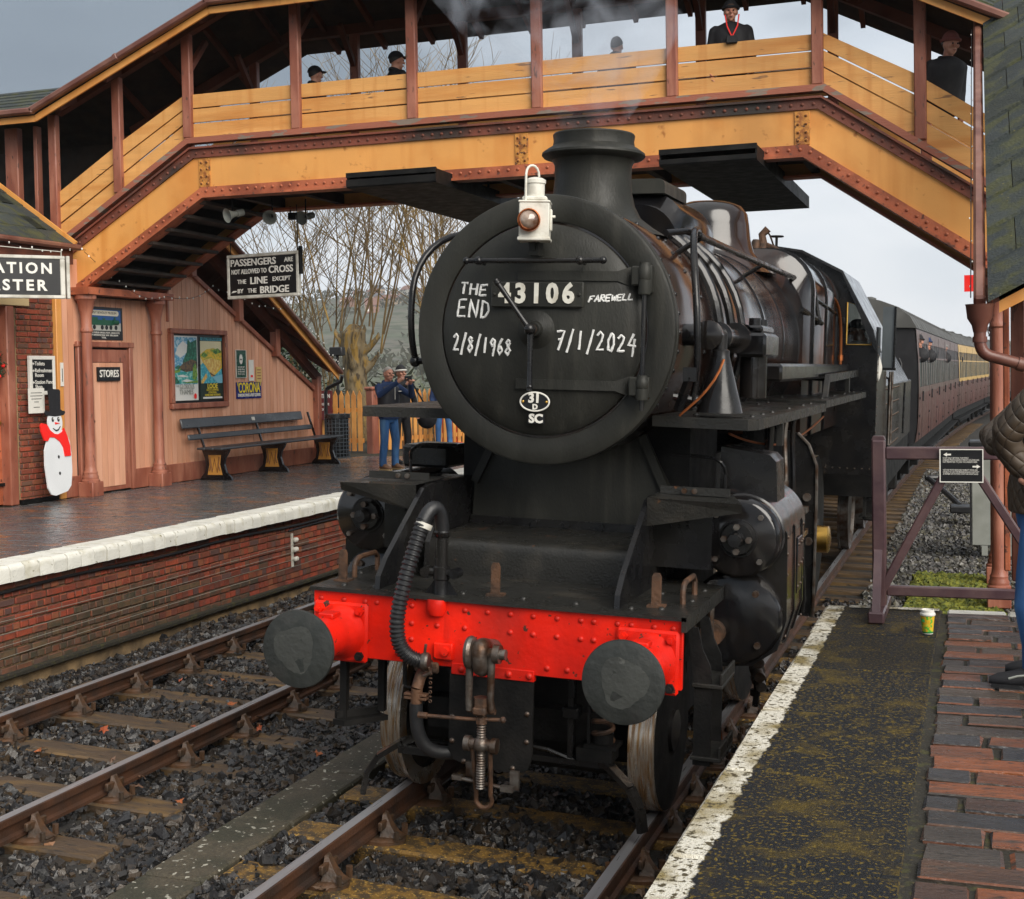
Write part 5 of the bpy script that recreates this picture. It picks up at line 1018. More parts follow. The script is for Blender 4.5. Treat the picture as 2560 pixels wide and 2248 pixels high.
# ---- chimney, top feed, dome, boiler, firebox
part('chimney', MB().lathe([(.50,3.38),(.40,3.44),(.32,3.50),(.278,3.58),(.258,3.66),(.250,3.76),(.252,3.84),(.27,3.875),(.325,3.89),(.338,3.905),(.335,3.92),(.30,3.945),(.268,3.965),(.262,4.0),(.268,4.035),(.262,4.045),(.22,4.045),(.21,3.98),(.2,3.6)], (0,1.80,0), (0,0,1), 48, False), 'smokebox', lo)
bo = part('boiler', MB().lathe([(.75,2.40),(.755,2.42),(.83,6.1),(.82,6.12)], (0,0,2.75), (0,1,0), 72), 'boiler', lo)
for y, r in ((2.44,.765), (3.3,.782), (4.2,.80), (5.1,.818), (6.0,.836)): part('boiler_band', MB().lathe([(r-.012,-.03),(r,-.028),(r,.028),(r-.012,.03)], (0,y,2.75), (0,1,0), 72, False), 'glossblack', bo)
def rsec(hw, z0, z1, rad, y, n=7):
    P_ = [(-hw, z0), (-hw, z1-rad)]+[(-hw+rad-rad*math.cos(a), z1-rad+rad*math.sin(a)) for a in [i*math.pi/2/n for i in range(1, n+1)]]
    P_ += [(-x, z) for x, z in P_[::-1]]; return [(x, y, z) for x, z in P_]
part('top_feed_casing', MB().loft([rsec(.36,3.2,3.70,.28,2.75),rsec(.40,3.2,3.80,.28,2.85),rsec(.40,3.2,3.82,.28,3.9),rsec(.38,3.2,3.80,.30,4.05),rsec(.30,3.2,3.70,.28,4.12)]), 'glossblack', bo)
part('top_feed_cover', MB().loft([rsec(.26,3.78,3.885,.05,2.75),rsec(.27,3.78,3.89,.05,3.45)]), 'smokebox', bo)
part('dome', MB().lathe([(.62,3.40),(.50,3.50),(.42,3.60),(.385,3.72),(.37,3.85),(.35,3.95),(.30,4.02),(.2,4.06),(.08,4.075),(0,4.077)], (0,5.75,0), (0,0,1), 40), 'boiler', bo)
part('firebox', MB().loft([rsec(.86,1.9,3.55,.55,6.0),rsec(.91,1.9,3.66,.42,6.12),rsec(.93,1.9,3.66,.40,8.6)]), 'boiler', lo)
for y in (6.2, 7.3, 8.4): part('firebox_band', MB().loft([rsec(.94,1.9,3.672,.41,y-.03),rsec(.94,1.9,3.672,.41,y+.03)]), 'glossblack', lo)
b = MB(); b.box((.93,6.2,2.42), (1.08,8.4,2.58), .02); b.box((-1.08,6.2,2.42), (-.93,8.4,2.58), .02); b.box((.90,2.95,2.45), (1.10,7.9,2.58), .02); part('sand_gutter', b, 'glossblack', lo)
for x, y in ((-.1,7.55), (.15,7.55)): b = MB(); b.lathe([(.06,3.64),(.06,3.75),(.045,3.77),(.045,3.86),(.03,3.88)], (x,y,0), (0,0,1), 14); part('safety_valve', b, 'ruststeel', lo)
b = MB(); b.tube([(.28,7.2,3.68),(.28,7.2,3.80),(.28,8.0,3.82),(.28,8.6,3.80)], .035, 8); b.tube([(.28,7.25,3.80),(.26,7.25,3.90),(.32,7.25,3.96)], .04, 8); b.tube(bez([(.3,7.3,3.93),(.3,7.6,3.95),(.3,7.7,3.83),(.3,7.9,3.83)], 8), .01, 6); part('steam_manifold', b, 'ruststeel', lo)
b = MB(); b.tube([(.28,8.15,3.82),(.28,8.15,3.96)], .015, 8); b.tube([(.28+.07*math.cos(a),8.15+.07*math.sin(a),3.965) for a in [i*math.pi/8 for i in range(16)]], .009, 6, True)
for a in (0, math.pi/2): b.tube([(.28-.07*math.cos(a),8.15-.07*math.sin(a),3.965),(.28+.07*math.cos(a),8.15+.07*math.sin(a),3.965)], .007, 6)
part('valve_handwheel', b, 'frameblack', lo)
# ---- side pipes and rails (both sides where seen)
hr = [(.74,1.62,3.37),(.745,3.0,3.37),(.755,4.8,3.375),(.76,6.3,3.385)]
b = MB(); b.tube(hr, .024, 10); b.ball(hr[0], .03, 10, 8)
for y in (1.75, 4.2, 6.2): b.tube([(.74,y,3.37),(.58,y,3.27)], .018, 8)
part('boiler_handrail', b, 'black', lo)
b = MB(); b.tube([(.62,1.25,3.35),(.70,1.45,3.38),(.74,1.62,3.37)]+bez([(.745,1.60,3.39),(.76,1.30,3.42),(.84,1.02,3.22),(.88,.95,2.9)], 8)+bez([(.88,.95,2.9),(.90,.93,2.65),(.89,1.0,2.45),(.86,1.0,2.36)], 6), .021, 10); b.tube([(.75,.97,2.38),(.88,1.0,2.36)], .022, 8); b.ball((.88,1.0,2.36), .035, 10, 8); part('ejector_pipe', b, 'black', lo)
b = MB(); b.tube(bez([(-.66,1.30,3.36),(-.78,1.12,3.36),(-.86,.92,3.2),(-.87,.89,2.98)], 8)+bez([(-.87,.89,2.98),(-.875,.87,2.80),(-.87,.88,2.68),(-.87,.95,2.56)], 6), .021, 10); b.ball((-.87,.95,2.55), .036, 10, 8); b.tube([(-.87,.95,2.55),(-.75,.95,2.56)], .02, 8); part('ejector_pipe', b, 'black', lo)
b = MB(); b.tube([(.92,6.4,3.2),(.93,8.6,3.12)], .018, 8); b.tube([(.90,6.45,3.30),(.95,6.45,3.02)], .02, 8); b.ball((.93,6.45,3.0), .05, 10, 8); b.tube([(.85,5.9,3.08),(.96,6.6,2.98)], .03, 8); part('reversing_bracket', b, 'black', lo)
b = MB(); b.tube(bez([(.90,8.1,3.3),(.98,8.35,3.25),(.98,8.4,3.0),(.98,8.4,2.45)], 10), .018, 8); b.lathe([(.03,0),(.03,.06)], (.98,8.4,2.62), (0,0,1), 8); part('copper_pipe', b, 'copper', lo)
b = MB(); b.tube(bez([(.80,.93,2.27),(.86,.92,2.33),(.99,.98,2.42),(1.03,1.03,2.60)], 8), .008, 6); part('copper_pipe', b, 'copper', lo)
b = MB(); b.lathe([(.03,-.02),(.085,0),(.085,.04),(.06,.045),(.06,.32),(.085,.325),(.085,.36),(.06,.365),(.055,1.4)], (.93,1.05,2.74), (0,1,0), 20); b.lathe([(.10,0),(.10,.05)], (.93,1.95,2.74), (0,1,0), 16); b.lathe([(.10,0),(.10,.05)], (.93,2.2,2.74), (0,1,0), 16); b.tube([(.74,1.10,2.74),(.93,1.10,2.74)], .065, 14); part('exhaust_injector_pipe', b, 'glossblack', lo)
b = MB(); b.lathe([(.135,0),(.13,.02),(.05,.33),(.05,.36),(.035,.37),(.035,.45)], (1.0,1.1,2.29), (0,0,1), 24); part('ejector_cone', b, 'black', lo)
b = MB(); b.box((.90,2.15,2.62), (1.10,2.75,2.78), .02); b.box((.93,2.2,2.78), (1.07,2.7,2.83), .015); b.lathe([(.09,0),(.09,.3)], (1.0,2.3,2.35), (0,0,1), 12)
for y in (2.3, 2.6): b.cyl((1.0,y,2.83), (1.0,y,2.88), .04, n=10)
part('vacuum_pump', b, 'glossblack', lo)
for y, r in ((2.0,.06), (2.45,.055), (2.9,.05)): b = MB(); b.tube([(r_*math.cos(a), y, 2.75+r_*math.sin(a)) for r_ in (.82,) for a in [R(q) for q in range(55, -60, -8)]], r*.55, 8); part('clothing_pipe', b, 'glossblack', lo)
b = MB(); b.bar((.78,.98,2.30), (.86,.92,2.50), .04, .04); b.box((.82,.9,2.47), (.90,.95,2.55)); part('rod_bracket', b, 'black', lo)
# ---- running plates
for sx in (1, -1):
    b = MB(); b.prism([(.62,1.02),(1.20,.90),(1.245,1.02),(1.26,4.4),(.62,4.4)], 2.20, 2.262, XY)
    c = MB(); c.prism([(.62,4.43),(1.26,4.43),(1.27,8.35),(.62,8.35)], 2.225, 2.285, XY)
    for q in (b, c): part('running_plate', q if sx > 0 else mirror(q), 'plate', lo, False)
b = MB(); b.prism([(5.3,2.29),(5.42,2.29),(5.55,2.42),(8.5,2.45),(8.5,2.52),(5.5,2.49)], 1.13, 1.17, YZ); b.box((1.13,7.4,2.29), (1.17,7.5,2.45)); part('ledge_rail', b, 'plate', lo, False)
# ---- cylinders with valve chests, both sides
for sx in (1, -1):
    mk = (lambda q: q) if sx > 0 else mirror
    cy = part('valve_chest', mk(MB().lathe([(.0,-.0),(.205,0),(.222,.012),(.232,.03),(.232,.16),(.242,.165),(.242,1.10),(.2,1.12)], (1.16,.92,1.585), (0,1,0), 40)), 'glossblack', lo)
    b = MB(); b.lathe([(.112,-.008),(.108,-.014),(.0,-.014)], (1.16,.92,1.585), (0,1,0), 30, False); b.lathe([(.108,-.006),(.09,-.03),(.088,-.045),(.0,-.046)], (1.16,.92,1.585), (0,1,0), 30, False); b.lathe([(.045,-.045),(.042,-.10),(.036,-.13),(.0,-.132)], (1.16,.92,1.585), (0,1,0), 20, False); part('valve_cover', mk(b), 'black', cy)
    for k in range(4): a = k*math.pi/2; b = MB(); b.cyl((1.16+.07*math.cos(a),.885,1.585+.07*math.sin(a)), (1.16+.07*math.cos(a),.845,1.585+.07*math.sin(a)), .019, n=6); part('cover_nut', mk(b), 'steel', cy)
    for k in range(4): a = k*math.pi/2+.78; b = MB(); b.cyl((1.16+.178*math.cos(a),.925,1.585+.178*math.sin(a)), (1.16+.178*math.cos(a),.90,1.585+.178*math.sin(a)), .017, n=6); part('cover_nut', mk(b), 'steel', cy)
    lc = part('cylinder', mk(MB().lathe([(.0,0),(.20,.0),(.255,.02),(.27,.05),(.275,.14),(.27,.9)], (1.13,1.02,1.10), (0,1,0), 40)), 'glossblack', lo)
    for a in (.9, 2.4, 4.0, 5.5): b = MB(); b.cyl((1.13+.2*math.cos(a),1.03,1.10+.2*math.sin(a)), (1.13+.2*math.cos(a),1.0,1.10+.2*math.sin(a)), .02, n=8); part('cover_nut', mk(b), 'steel', lc)
    b = MB(); b.lathe([(.07,0),(.07,.10),(.04,.12)], (1.02,.93,1.02), (0,1,0), 16); part('relief_valve', mk(b), 'ruststeel', lc)
    side = [(1.05,1.83),(1.30,1.76),(1.40,1.60),(1.405,1.35),(1.41,1.10),(1.36,.92),(1.22,.82),(1.05,.80)]
    cl = part('cylinder_cladding', mk(MB().prism(side, 1.14, 1.86, XZ)), 'boiler', lo)
    for ya, yb in ((1.125,1.165), (1.48,1.52), (1.835,1.875)): part('cladding_band', mk(MB().prism([(1.11+(x-1.11)*1.02+.004, 1.3+(z-1.3)*1.012) for x, z in side], ya, yb, XZ)), 'glossblack', cl)
    if sx > 0:
        rivets([(1.412, y, z) for y in (1.145, 1.855) for z in (1.0,1.12,1.24,1.36,1.48,1.58)], .011, 'steel', (1,0,0), cl)
        b = MB(); b.box((1.405,1.58,1.18), (1.418,1.78,1.52), .004); ap = part('access_plate', b, 'glossblack', cl); rivets([(1.418,y,z) for y in (1.61,1.75) for z in (1.22,1.35,1.48)], .011, 'steel', (1,0,0), ap)
    if sx > 0: part('steam_pipe_casing', mk(MB().loft([[(.98,y0,1.70),(1.33,y0,1.62),(1.31,y0,2.00),(1.27,y0,2.04),(.98,y0,2.08)] for y0 in (1.30, 1.62)])), 'black', lo)
    b = MB(); b.box((.70,.86,1.40), (1.02,1.6,1.80)); part('frame_stretcher', mk(b), 'black', lo, False)
    part('cylinder_guard', mk(MB().add([(.70,.60,1.82),(1.22,.64,1.81),(1.22,.66,1.76),(.70,.62,1.66),(.70,1.1,1.83),(1.10,1.05,1.82)], [(0,1,5,4),(0,3,2,1)])), 'plate', lo, False); b = MB(); b.box((.72,.84,1.825), (1.12,.855,1.87)); part('guard_lip', mk(b), 'plate', lo, False)
    for x in (.86,.92): b = MB(); b.cyl((x,.84,1.848), (x,.825,1.848), .016, n=10); part('bolt', mk(b), 'steel', lo)
    for dx, dz in ((.0,.0),(.05,.0),(.10,.0),(.05,.03),(.10,.03)): b = MB(); b.ball((.78+dx,.86,1.64+dz), .011, 6, 5); part('rivet', mk(b), 'black', lo)
    b = MB(); b.tube([(1.02,1.25,1.80),(1.02,1.25,1.92)]+bez([(1.02,1.25,1.92),(1.02,1.2,2.04),(.9,1.2,2.02),(.7,1.25,2.02)], 8), .011, 6); part('lubricator_pipe', mk(b), 'black', lo)
b = MB(); b.box((-1.22,1.55,1.84), (-.88,1.95,1.99), .02); part('lubricator_box', b, 'black', lo)
# motion bracket, slide bars, gear
b = MB(); b.prism([(.80,.75),(1.33,.75),(1.35,1.6),(1.34,1.85),(1.28,2.0),(1.20,2.08),(1.10,2.10),(.80,2.10)], 3.15, 3.19, XZ); part('motion_bracket', b, 'black', lo, False)
b = MB(); b.tube([(1.345,3.14,z) for z in (.75,1.2,1.6)]+[(1.34,3.14,1.85),(1.28,3.14,2.0),(1.20,3.14,2.08)], .012, 6)
for x, z in ((1.28,1.62),(1.30,1.3),(1.18,1.48)): b.cyl((x,3.14,z), (x,3.11,z), .03, n=10)
part('bracket_rim', b, 'steel', lo)
b = MB(); b.box((1.18,2.0,1.52), (1.30,3.1,1.56)); b.box((1.18,2.0,1.36), (1.30,3.1,1.40)); b.cyl((1.24,1.9,1.46), (1.24,3.2,1.46), .03, n=10); b.box((1.17,2.4,1.34), (1.31,2.75,1.58), .01); part('slide_bars', b, 'steel', lo)
b = MB(); b.box((1.20,2.05,2.05), (1.24,2.10,2.22)); b.bar((1.2,3.1,2.0), (1.2,3.1,2.22), .05, .05); part('plate_support', b, 'plate', lo)
for k, (x, y, z0, z1, r) in enumerate(((1.18,1.95,.85,2.18,.022), (1.24,2.2,1.7,2.2,.016), (1.10,2.45,1.6,2.2,.03), (1.22,2.75,1.58,2.2,.018), (1.28,3.0,.8,1.35,.02), (1.05,.78,.5,1.28,.018), (1.12,2.0,.35,.82,.02))):
    b = MB(); b.tube(bez([(x,y,z0),(x+.03,y-.02,lerp(z0,z1,.35)),(x-.03,y+.03,lerp(z0,z1,.7)),(x,y,z1)], 8), r, 8); b.lathe([(r*1.7,0),(r*1.7,.04)], (x,y,lerp(z0,z1,.15)), (0,0,1), 8); part('side_pipe', b, ('glossblack','steel','black','copper')[k % 4] if k != 3 else 'glossblack', lo)
for y in (1.3, 1.7, 2.1, 2.9, 3.7, 4.2, 5.0, 6.0, 7.0, 8.0):
    z = 2.262 if y < 4.4 else 2.285
    for x in (.82, 1.16): inst('bolt', rivet_mesh(.018,'plate',(0,0,1)), lo, (x,y,z))
for k, (y, z) in enumerate(((1.98,.70), (2.02,.60), (2.10,.52))): b = MB(); b.lathe([(.05,0),(.05,.05),(.035,.06),(.035,.16)], (1.12,y,z), (.3,-1,-.2), 12); part('drain_cock', b, 'steel', lo)
b = MB(); b.lathe([(.10,0),(.10,.12),(.085,.13),(.03,.14)], (1.30,3.3,1.30), (1,0,0), 20); part('return_crank_cap', b, 'brass', lo)
for p, q in (((.9,2.0,2.12),(1.15,2.7,2.02)), ((1.0,4.0,1.95),(1.2,4.8,2.14)), ((1.05,.6,.75),(1.0,.75,.45)), ((1.1,.65,.78),(1.15,.7,.42))): b = MB(); b.tube(bez([p, tuple((a+c)/2-(.05 if i == 2 else 0) for i, (a, c) in enumerate(zip(p, q))), q], 6), .008, 6); part('copper_pipe', b, 'copper', lo)
# ---- wheels
def wheel(x, y, r, sp):
    s_ = 1 if x > 0 else -1
    w = part('wheel', MB().lathe([(r-.07,-.065),(r-.005,-.065),(r,-.06),(r+.002,.045),(r+.028,.055),(r+.028,.075),(r-.07,.075)], (x,y,r), (-s_,0,0), 56, False), 'tread', lo)
    part('wheel_rim', MB().lathe([(r-.075,-.062),(r-.008,-.066),(r-.008,-.067),(r-.075,-.068)], (x,y,r), (-s_,0,0), 56), 'frameblack', w)
    b = MB(); b.lathe([(.12,-.09),(.12,.09)], (x,y,r), (-s_,0,0), 20)
    for k in range(sp): a = k*2*math.pi/sp; b.tube([(x,y+.1*math.cos(a),r+.1*math.sin(a)), (x,y+(r-.06)*math.cos(a),r+(r-.06)*math.sin(a))], [.034,.026], 6)
    b.lathe([(r-.11,-.04),(r-.06,-.04),(r-.06,.05),(r-.11,.05)], (x,y,r), (-s_,0,0), 40); part('spokes', b, 'glossblack', w)
for x in (-.755, .755): wheel(x, .86, .457, 10)
for y in (3.55, 5.75, 7.9):
    for x in (-.755, .755): wheel(x, y, .80, 16)
for y, z in ((.86,.457), (3.55,.80), (5.75,.80), (7.9,.80)): b = MB(); b.cyl((-.75,y,z), (.75,y,z), .085, n=14); part('axle', b, 'frameblack', lo)
b = MB(); b.bar((.90,3.2,.82), (.90,8.1,.74), .05, .11); part('coupling_rod', b, 'steel', lo)
b = MB(); b.box((-.6,2.4,.55), (-.55,9,1.9)); b.box((.55,2.4,.55), (.6,9,1.9)); b.box((-.62,1.42,.60), (.62,2.4,1.4)); b.box((-.55,.5,.42), (.55,1.3,.60)); part('main_frames', b, 'frameblack', lo, False)
b = MB(); b.box((-.64,.62,.30), (.64,1.45,.80), .03); part('pony_truck_blocker', b, 'frameblack', lo); b = MB(); b.box((-.62,2.2,.16), (.62,8.8,1.0), .03); part('ashpan_blocker', b, 'frameblack', lo)  # plain dark boxes added to keep light out beneath the engine
for y in (.40, 1.5, 2.1): b = MB(); b.cyl((-.60,y,.34), (.60,y,.34), .035, n=10); part('brake_beam', b, 'frameblack', lo)
for x in (-.30, .36): b = MB(); b.box((x,.30,.40), (x+.03,.36,.92)); b.box((x-.03,.28,.62), (x+.06,.38,.68), .006); part('hanger_bracket', b, 'black', lo)
# pony truck details: spring, guard irons, lower stay
b = MB(); pts = [(.545+.055*math.cos(a), .36+.055*math.sin(a), .50+.034*a/6.28*2) for a in [i*.4 for i in range(68)]]; b.tube(pts, .014, 6); part('coil_spring', b, 'ruststeel', lo)
b = MB(); b.box((.46,.28,.47), (.64,.44,.49)); b.box((.47,.30,.49), (.485,.33,.92)); b.lathe([(.06,0),(.06,.05)], (.545,.36,.49), (0,0,1), 14); b.box((.42,.27,.40), (.62,.42,.47)); part('spring_seat', b, 'frameblack', lo)
for sx in (1, -1):
    b = MB(); P_ = [(.50*sx,.35,.42),(.62*sx,.27,.38),(.74*sx,.22,.30),(.80*sx,.20,.20),(.82*sx,.19,.08)]
    for p, q in zip(P_, P_[1:]): b.bar(p, q, .06, .03)
    part('guard_iron', b, 'black', lo)
b = MB(); b.box((.05,.30,.36), (.58,.40,.39)); b.box((-.62,.22,.33), (-.30,.40,.37)); b.tube([(.0,.3,.45),(.25,.3,.43),(.4,.32,.38)], .012, 6); part('pony_stay', b, 'black', lo)
# ---- screw coupling, guard plate, hoses
b = MB(); b.prism([(-.22,.90),(-.22,.46),(-.19,.41),(-.12,.385),(.18,.375),(.235,.40),(.255,.46),(.255,.92)], -.004, .016, XZ); gp = part('guard_plate', b, 'frameblack', lo, False)
for x, z in ((-.20,.64),(-.20,.51),(.225,.70),(.225,.55),(-.13,.405),(.15,.40)): inst('bolt', rivet_mesh(.016,'steel',(0,-1,0)), gp, (x,-.005,z))
ck = thing('screw_coupling', 'heavy steel screw coupling hanging from the drawhook', 'coupling', (0,0,0), (0,CA,0), local=True)
b = MB(); b.tube(bez([(.03,.0,1.04),(.03,-.14,1.06),(.03,-.20,1.11),(.03,-.22,1.06)], 8)+bez([(.03,-.22,1.06),(.03,-.23,.98),(.03,-.18,.93),(.03,-.12,.95)], 8), [.045]*9+[.042]*5+[.034,.03,.025,.02], 12); dh = part('drawhook', b, 'steel', lo)
b = MB()
for x in (-.035,.085): b.tube([(x,-.19,1.04),(x,-.19,.90),(x-.005,-.18,.80),(x,-.17,.74)], [.024,.020,.019,.024], 10)
b.tube([(-.06,-.19,1.05),(.13,-.19,1.05)], .028, 12); b.lathe([(.05,0),(.05,.035)], (.10,-.19,1.05), (1,0,0), 16); b.lathe([(.028,0),(.028,.03)], (.135,-.19,1.05), (1,0,0), 12)
for x in (-.03,): b.tube([(x,-.19+.055*math.cos(a),1.045+.065*math.sin(a)) for a in [i*math.pi/8 for i in range(16)]], .025, 8, True)
part('shackle', b, 'steel', ck)
b = MB(); b.box((-.01,-.215,.72), (.065,-.125,.765), .01); b.cyl((.028,-.17,.765), (.028,-.17,.81), .045, n=6); b.cyl((-.05,-.17,.74), (.105,-.17,.74), .016, n=10); part('trunnion_nut', b, 'ruststeel', ck)
b = MB(); prof = []
for i in range(60): prof += [(.021 if i % 2 else .026, i*.0068)]
b.lathe(prof, (.03,-.17,.30+.03), (0,0,1), 12); part('coupling_screw', b, 'steel', ck)
b = MB(); b.tube([(-.30,-.19,.685),(-.05,-.18,.69),(.14,-.16,.70)], .010, 8); b.cyl((-.32,-.19,.685), (-.27,-.19,.685), .017, n=8); b.ball((.145,-.16,.70), .018, 8, 6); b.lathe([(.03,0),(.03,.035)], (.03,-.17,.672), (0,0,1), 8); part('tommy_bar', b, 'ruststeel', ck)
b = MB(); b.cyl((-.05,-.17,.56), (.11,-.17,.56), .030, n=14); b.ball((.03,-.17,.56), .045, 12, 8); b.cyl((-.06,-.17,.56), (-.03,-.17,.56), .042, n=12); b.cyl((.09,-.17,.56), (.12,-.17,.56), .042, n=12); part('lower_trunnion', b, 'steel', ck)
b = MB(); b.tube([(-.02,-.17,.55),(-.015,-.14,.40),(-.01,-.12,.28)]+[(.03+.045*math.cos(a),-.11,.25+.045*math.sin(a)) for a in [math.pi+i*math.pi/8 for i in range(9)]]+[(.07,-.12,.28),(.075,-.14,.40),(.08,-.17,.55)], .013, 8); part('end_link', b, 'ruststeel', ck)
b = MB(); b.cyl((-.13,-.10,.345), (.16,-.10,.32), .011, n=8); b.box((-.155,-.115,.335), (-.10,-.085,.36)); b.box((.12,-.115,.305), (.19,-.085,.335)); b.box((-.10,-.05,.34), (-.05,-.03,.42)); b.box((.15,-.05,.30), (.20,-.03,.40)); part('link_rest', b, 'steel', ck)
vh = thing('vacuum_hose', 'ribbed black vacuum brake hose arching over the red buffer beam', 'hose', (0,0,0), (0,CA,0), local=True)
b = MB(); b.lathe([(.045,1.27),(.040,1.30),(.040,1.37),(.046,1.375),(.046,1.44),(.035,1.445),(.035,1.60),(.045,1.61),(.048,1.63),(.041,1.64)], (-.305,.06,0), (0,0,1), 18); b.box((-.39,.03,1.39), (-.22,.09,1.43), .012)
for x in (-.39,-.22): b.cyl((x,.02,1.41), (x,.10,1.41), .028, n=10)
part('standpipe', b, 'black', vh)
b = MB(); b.prism([(-.40,1.29),(-.21,1.29),(-.26,1.36),(-.35,1.36)], .055, .068, XZ); part('pipe_foot', b, 'black', vh, False)
part('swan_neck', MB().tube(bez([(-.305,.06,1.62),(-.305,.05,1.80),(-.335,-.02,1.80),(-.365,-.06,1.70)], 12), .039, 14), 'hose', vh)
ctr = bez([(-.365,-.06,1.70),(-.40,-.11,1.55),(-.44,-.17,1.35),(-.455,-.18,1.20)], 20)[:-1]+bez([(-.455,-.18,1.20),(-.465,-.19,1.05),(-.43,-.16,.97),(-.325,-.12,.955)], 16)
P_, rs = [], []
tot = len(ctr)
for i in range(tot*4-3):
    a, t = divmod(i, 4); P_.append(ctr[a].lerp(ctr[min(a+1, tot-1)], t/4)); rs.append(.043 if i % 4 < 2 else .0365)
part('ribbed_hose', MB().tube(P_, rs, 16), 'hose', vh)
b = MB(); b.lathe([(.047,0),(.047,.03)], (-.36,-.055,1.69), (-.3,-.3,-1), 16, False); part('hose_clip', b, 'signframe', vh)
b = MB(); b.lathe([(.045,0),(.05,.012),(.05,.03),(.042,.04)], (-.335,-.12,.955), (1,.1,0), 16); b.tube([(-.32,-.12,1.0),(-.31,-.13,1.05)], .008, 8); b.tube([(-.29,-.13,.93),(-.28,-.13,.90),(-.32,-.13,.88)], .010, 8); part('coupling_end', b, 'steel', vh)
b = MB(); b.box((-.31,-.03,.95), (-.20,0,1.04), .006); b.cyl((-.235,-.03,1.0), (-.235,-.055,1.0), .022, n=10); part('hose_dummy', b, 'beamred', lo)
b = MB(); b.lathe([(.055,0),(.058,.05),(.04,.085),(.015,.095)], (-.30,-.005,1.27), (0,-.12,-1), 16); part('pipe_elbow', b, 'beamred', lo)
sh_ = thing('steam_heat_hose', 'black steam heating hose hanging below the beam beside the coupling', 'hose', (0,0,0), (0,CA,0), local=True)
b = MB(); b.box((-.42,-.03,.87), (-.28,-.005,.93), .008); b.tube([(-.35,-.03,.90),(-.36,-.08,.86),(-.37,-.10,.80)], .032, 10); b.box((-.44,-.12,.74), (-.31,-.07,.755), .003); b.box((-.44,-.12,.76), (-.31,-.07,.775), .003); b.tube([(-.37,-.10,.80),(-.375,-.095,.70)], .032, 10); part('valve', b, 'ruststeel', sh_)
b = MB(); b.tube(bez([(-.375,-.095,.72),(-.38,-.09,.55),(-.36,-.08,.42),(-.20,.05,.43)], 12), .037, 12); part('rubber_hose', b, 'hose', sh_)
b = MB(); b.box((-.475,-.055,.80), (-.46,-.03,1.0)); b.tube([(-.468,-.04,.82),(-.46,-.05,.79),(-.42,-.06,.79)], .01, 6); part('valve_handle', b, 'frameblack', sh_)
b = MB()
for k in range(9): z = .93-.025*k; b.tube([(-.305+.008*math.cos(a),-.07+(.008*math.sin(a) if k % 2 else 0),z+(0 if k % 2 else .008*math.sin(a))) for a in [i*math.pi/4 for i in range(8)]], .003, 4, True)
part('chain', b, 'ruststeel', sh_)
# lamp irons, grab handles
for x, y in ((-.97,.20), (-.02,.14), (.86,.20)):
    b = MB(); b.prism([(-.025,0),(.025,0),(.025,.16),(.015,.18),(-.015,.18),(-.025,.16)], y-.008, y+.008, lambda u, v, w, x=x: (x+u, w, 1.29+v)); b.box((x-.045,y-.03,1.29), (x+.045,y+.05,1.302)); part('lamp_iron', b, 'ruststeel', lo)
for sx in (-1, 1): b = MB(); b.tube([(.97*sx,.35,1.29),(.97*sx,.35,1.36)]+bez([(.97*sx,.35,1.36),(.97*sx,.36,1.39),(.97*sx,.40,1.40),(.97*sx,.44,1.40)], 5)+[(.97*sx,.62,1.40),(.97*sx,.66,1.37),(.97*sx,.66,1.29)], .016, 8); part('grab_handle', b, 'ruststeel', lo)
b = MB(); b.prism([(.50,1.29),(.52,1.50),(.58,1.58),(.66,1.60),(.70,1.55),(.70,1.29)], -.60, -.57, YZ); part('valve_end_cover', b, 'black', lo, False)
# footsteps below the beam ends
b = MB(); b.box((-.93,.10,.50), (-.89,.14,.91)); b.box((-.76,.24,.55), (-.72,.28,.91)); b.prism([(-.95,.06),(-.87,.04),(-.70,.26),(-.78,.30)], .50, .53, XY); b.prism([(-.95,.08),(-.93,.07),(-.76,.28),(-.78,.30)], .53, .57, XY); part('front_step', b, 'frameblack', lo, False)
for y in (.12, .42):
    b = MB(); b.prism([(1.05,1.215),(1.10,1.215),(1.13,1.10),(1.17,1.02),(1.18,.92),(1.18,.50),(1.09,.50),(1.09,.90),(1.07,1.02)], y, y+.02, XZ); part('step_bracket', b, 'frameblack', lo, False)
for z in (.93, .55): b = MB(); b.box((1.08,.10,z-.02), (1.24,.46,z), .003); b.box((1.225,.10,z), (1.24,.46,z+.06), .003); part('step_tread', b, 'plate', lo, False)
# ---- cab
cf = [(-1.36,1.35),(1.36,1.35),(1.36,2.74),(1.30,2.95),(1.12,3.29),(.95,3.59),(.72,3.71),(.50,3.82),(.25,3.88),(0,3.90)]; cf += [(-x, z) for x, z in cf[:1:-1][1:]]
cm_ = MB(); cm_.prism([(-1.02,1.35),(1.02,1.35),(1.02,3.46),(.95,3.59),(.72,3.71),(.50,3.82),(.25,3.88),(0,3.90),(-.25,3.88),(-.50,3.82),(-.72,3.71),(-.95,3.59),(-1.02,3.46)], 8.60, 8.63, XZ)
for q in ([(1.02,1.35),(1.36,1.35),(1.36,2.74),(1.353,2.80),(1.02,2.80)], [(1.29,2.80),(1.353,2.80),(1.30,2.95),(1.29,2.98)], [(1.02,3.27),(1.13,3.24),(1.29,2.98),(1.30,2.95),(1.12,3.29),(1.02,3.46)]):
    cm_.prism(q, 8.60, 8.63, XZ); cm_.prism([(-x, z) for x, z in q[::-1]], 8.60, 8.63, XZ)
cb_ = part('cab_front', cm_, 'black', lo, False)
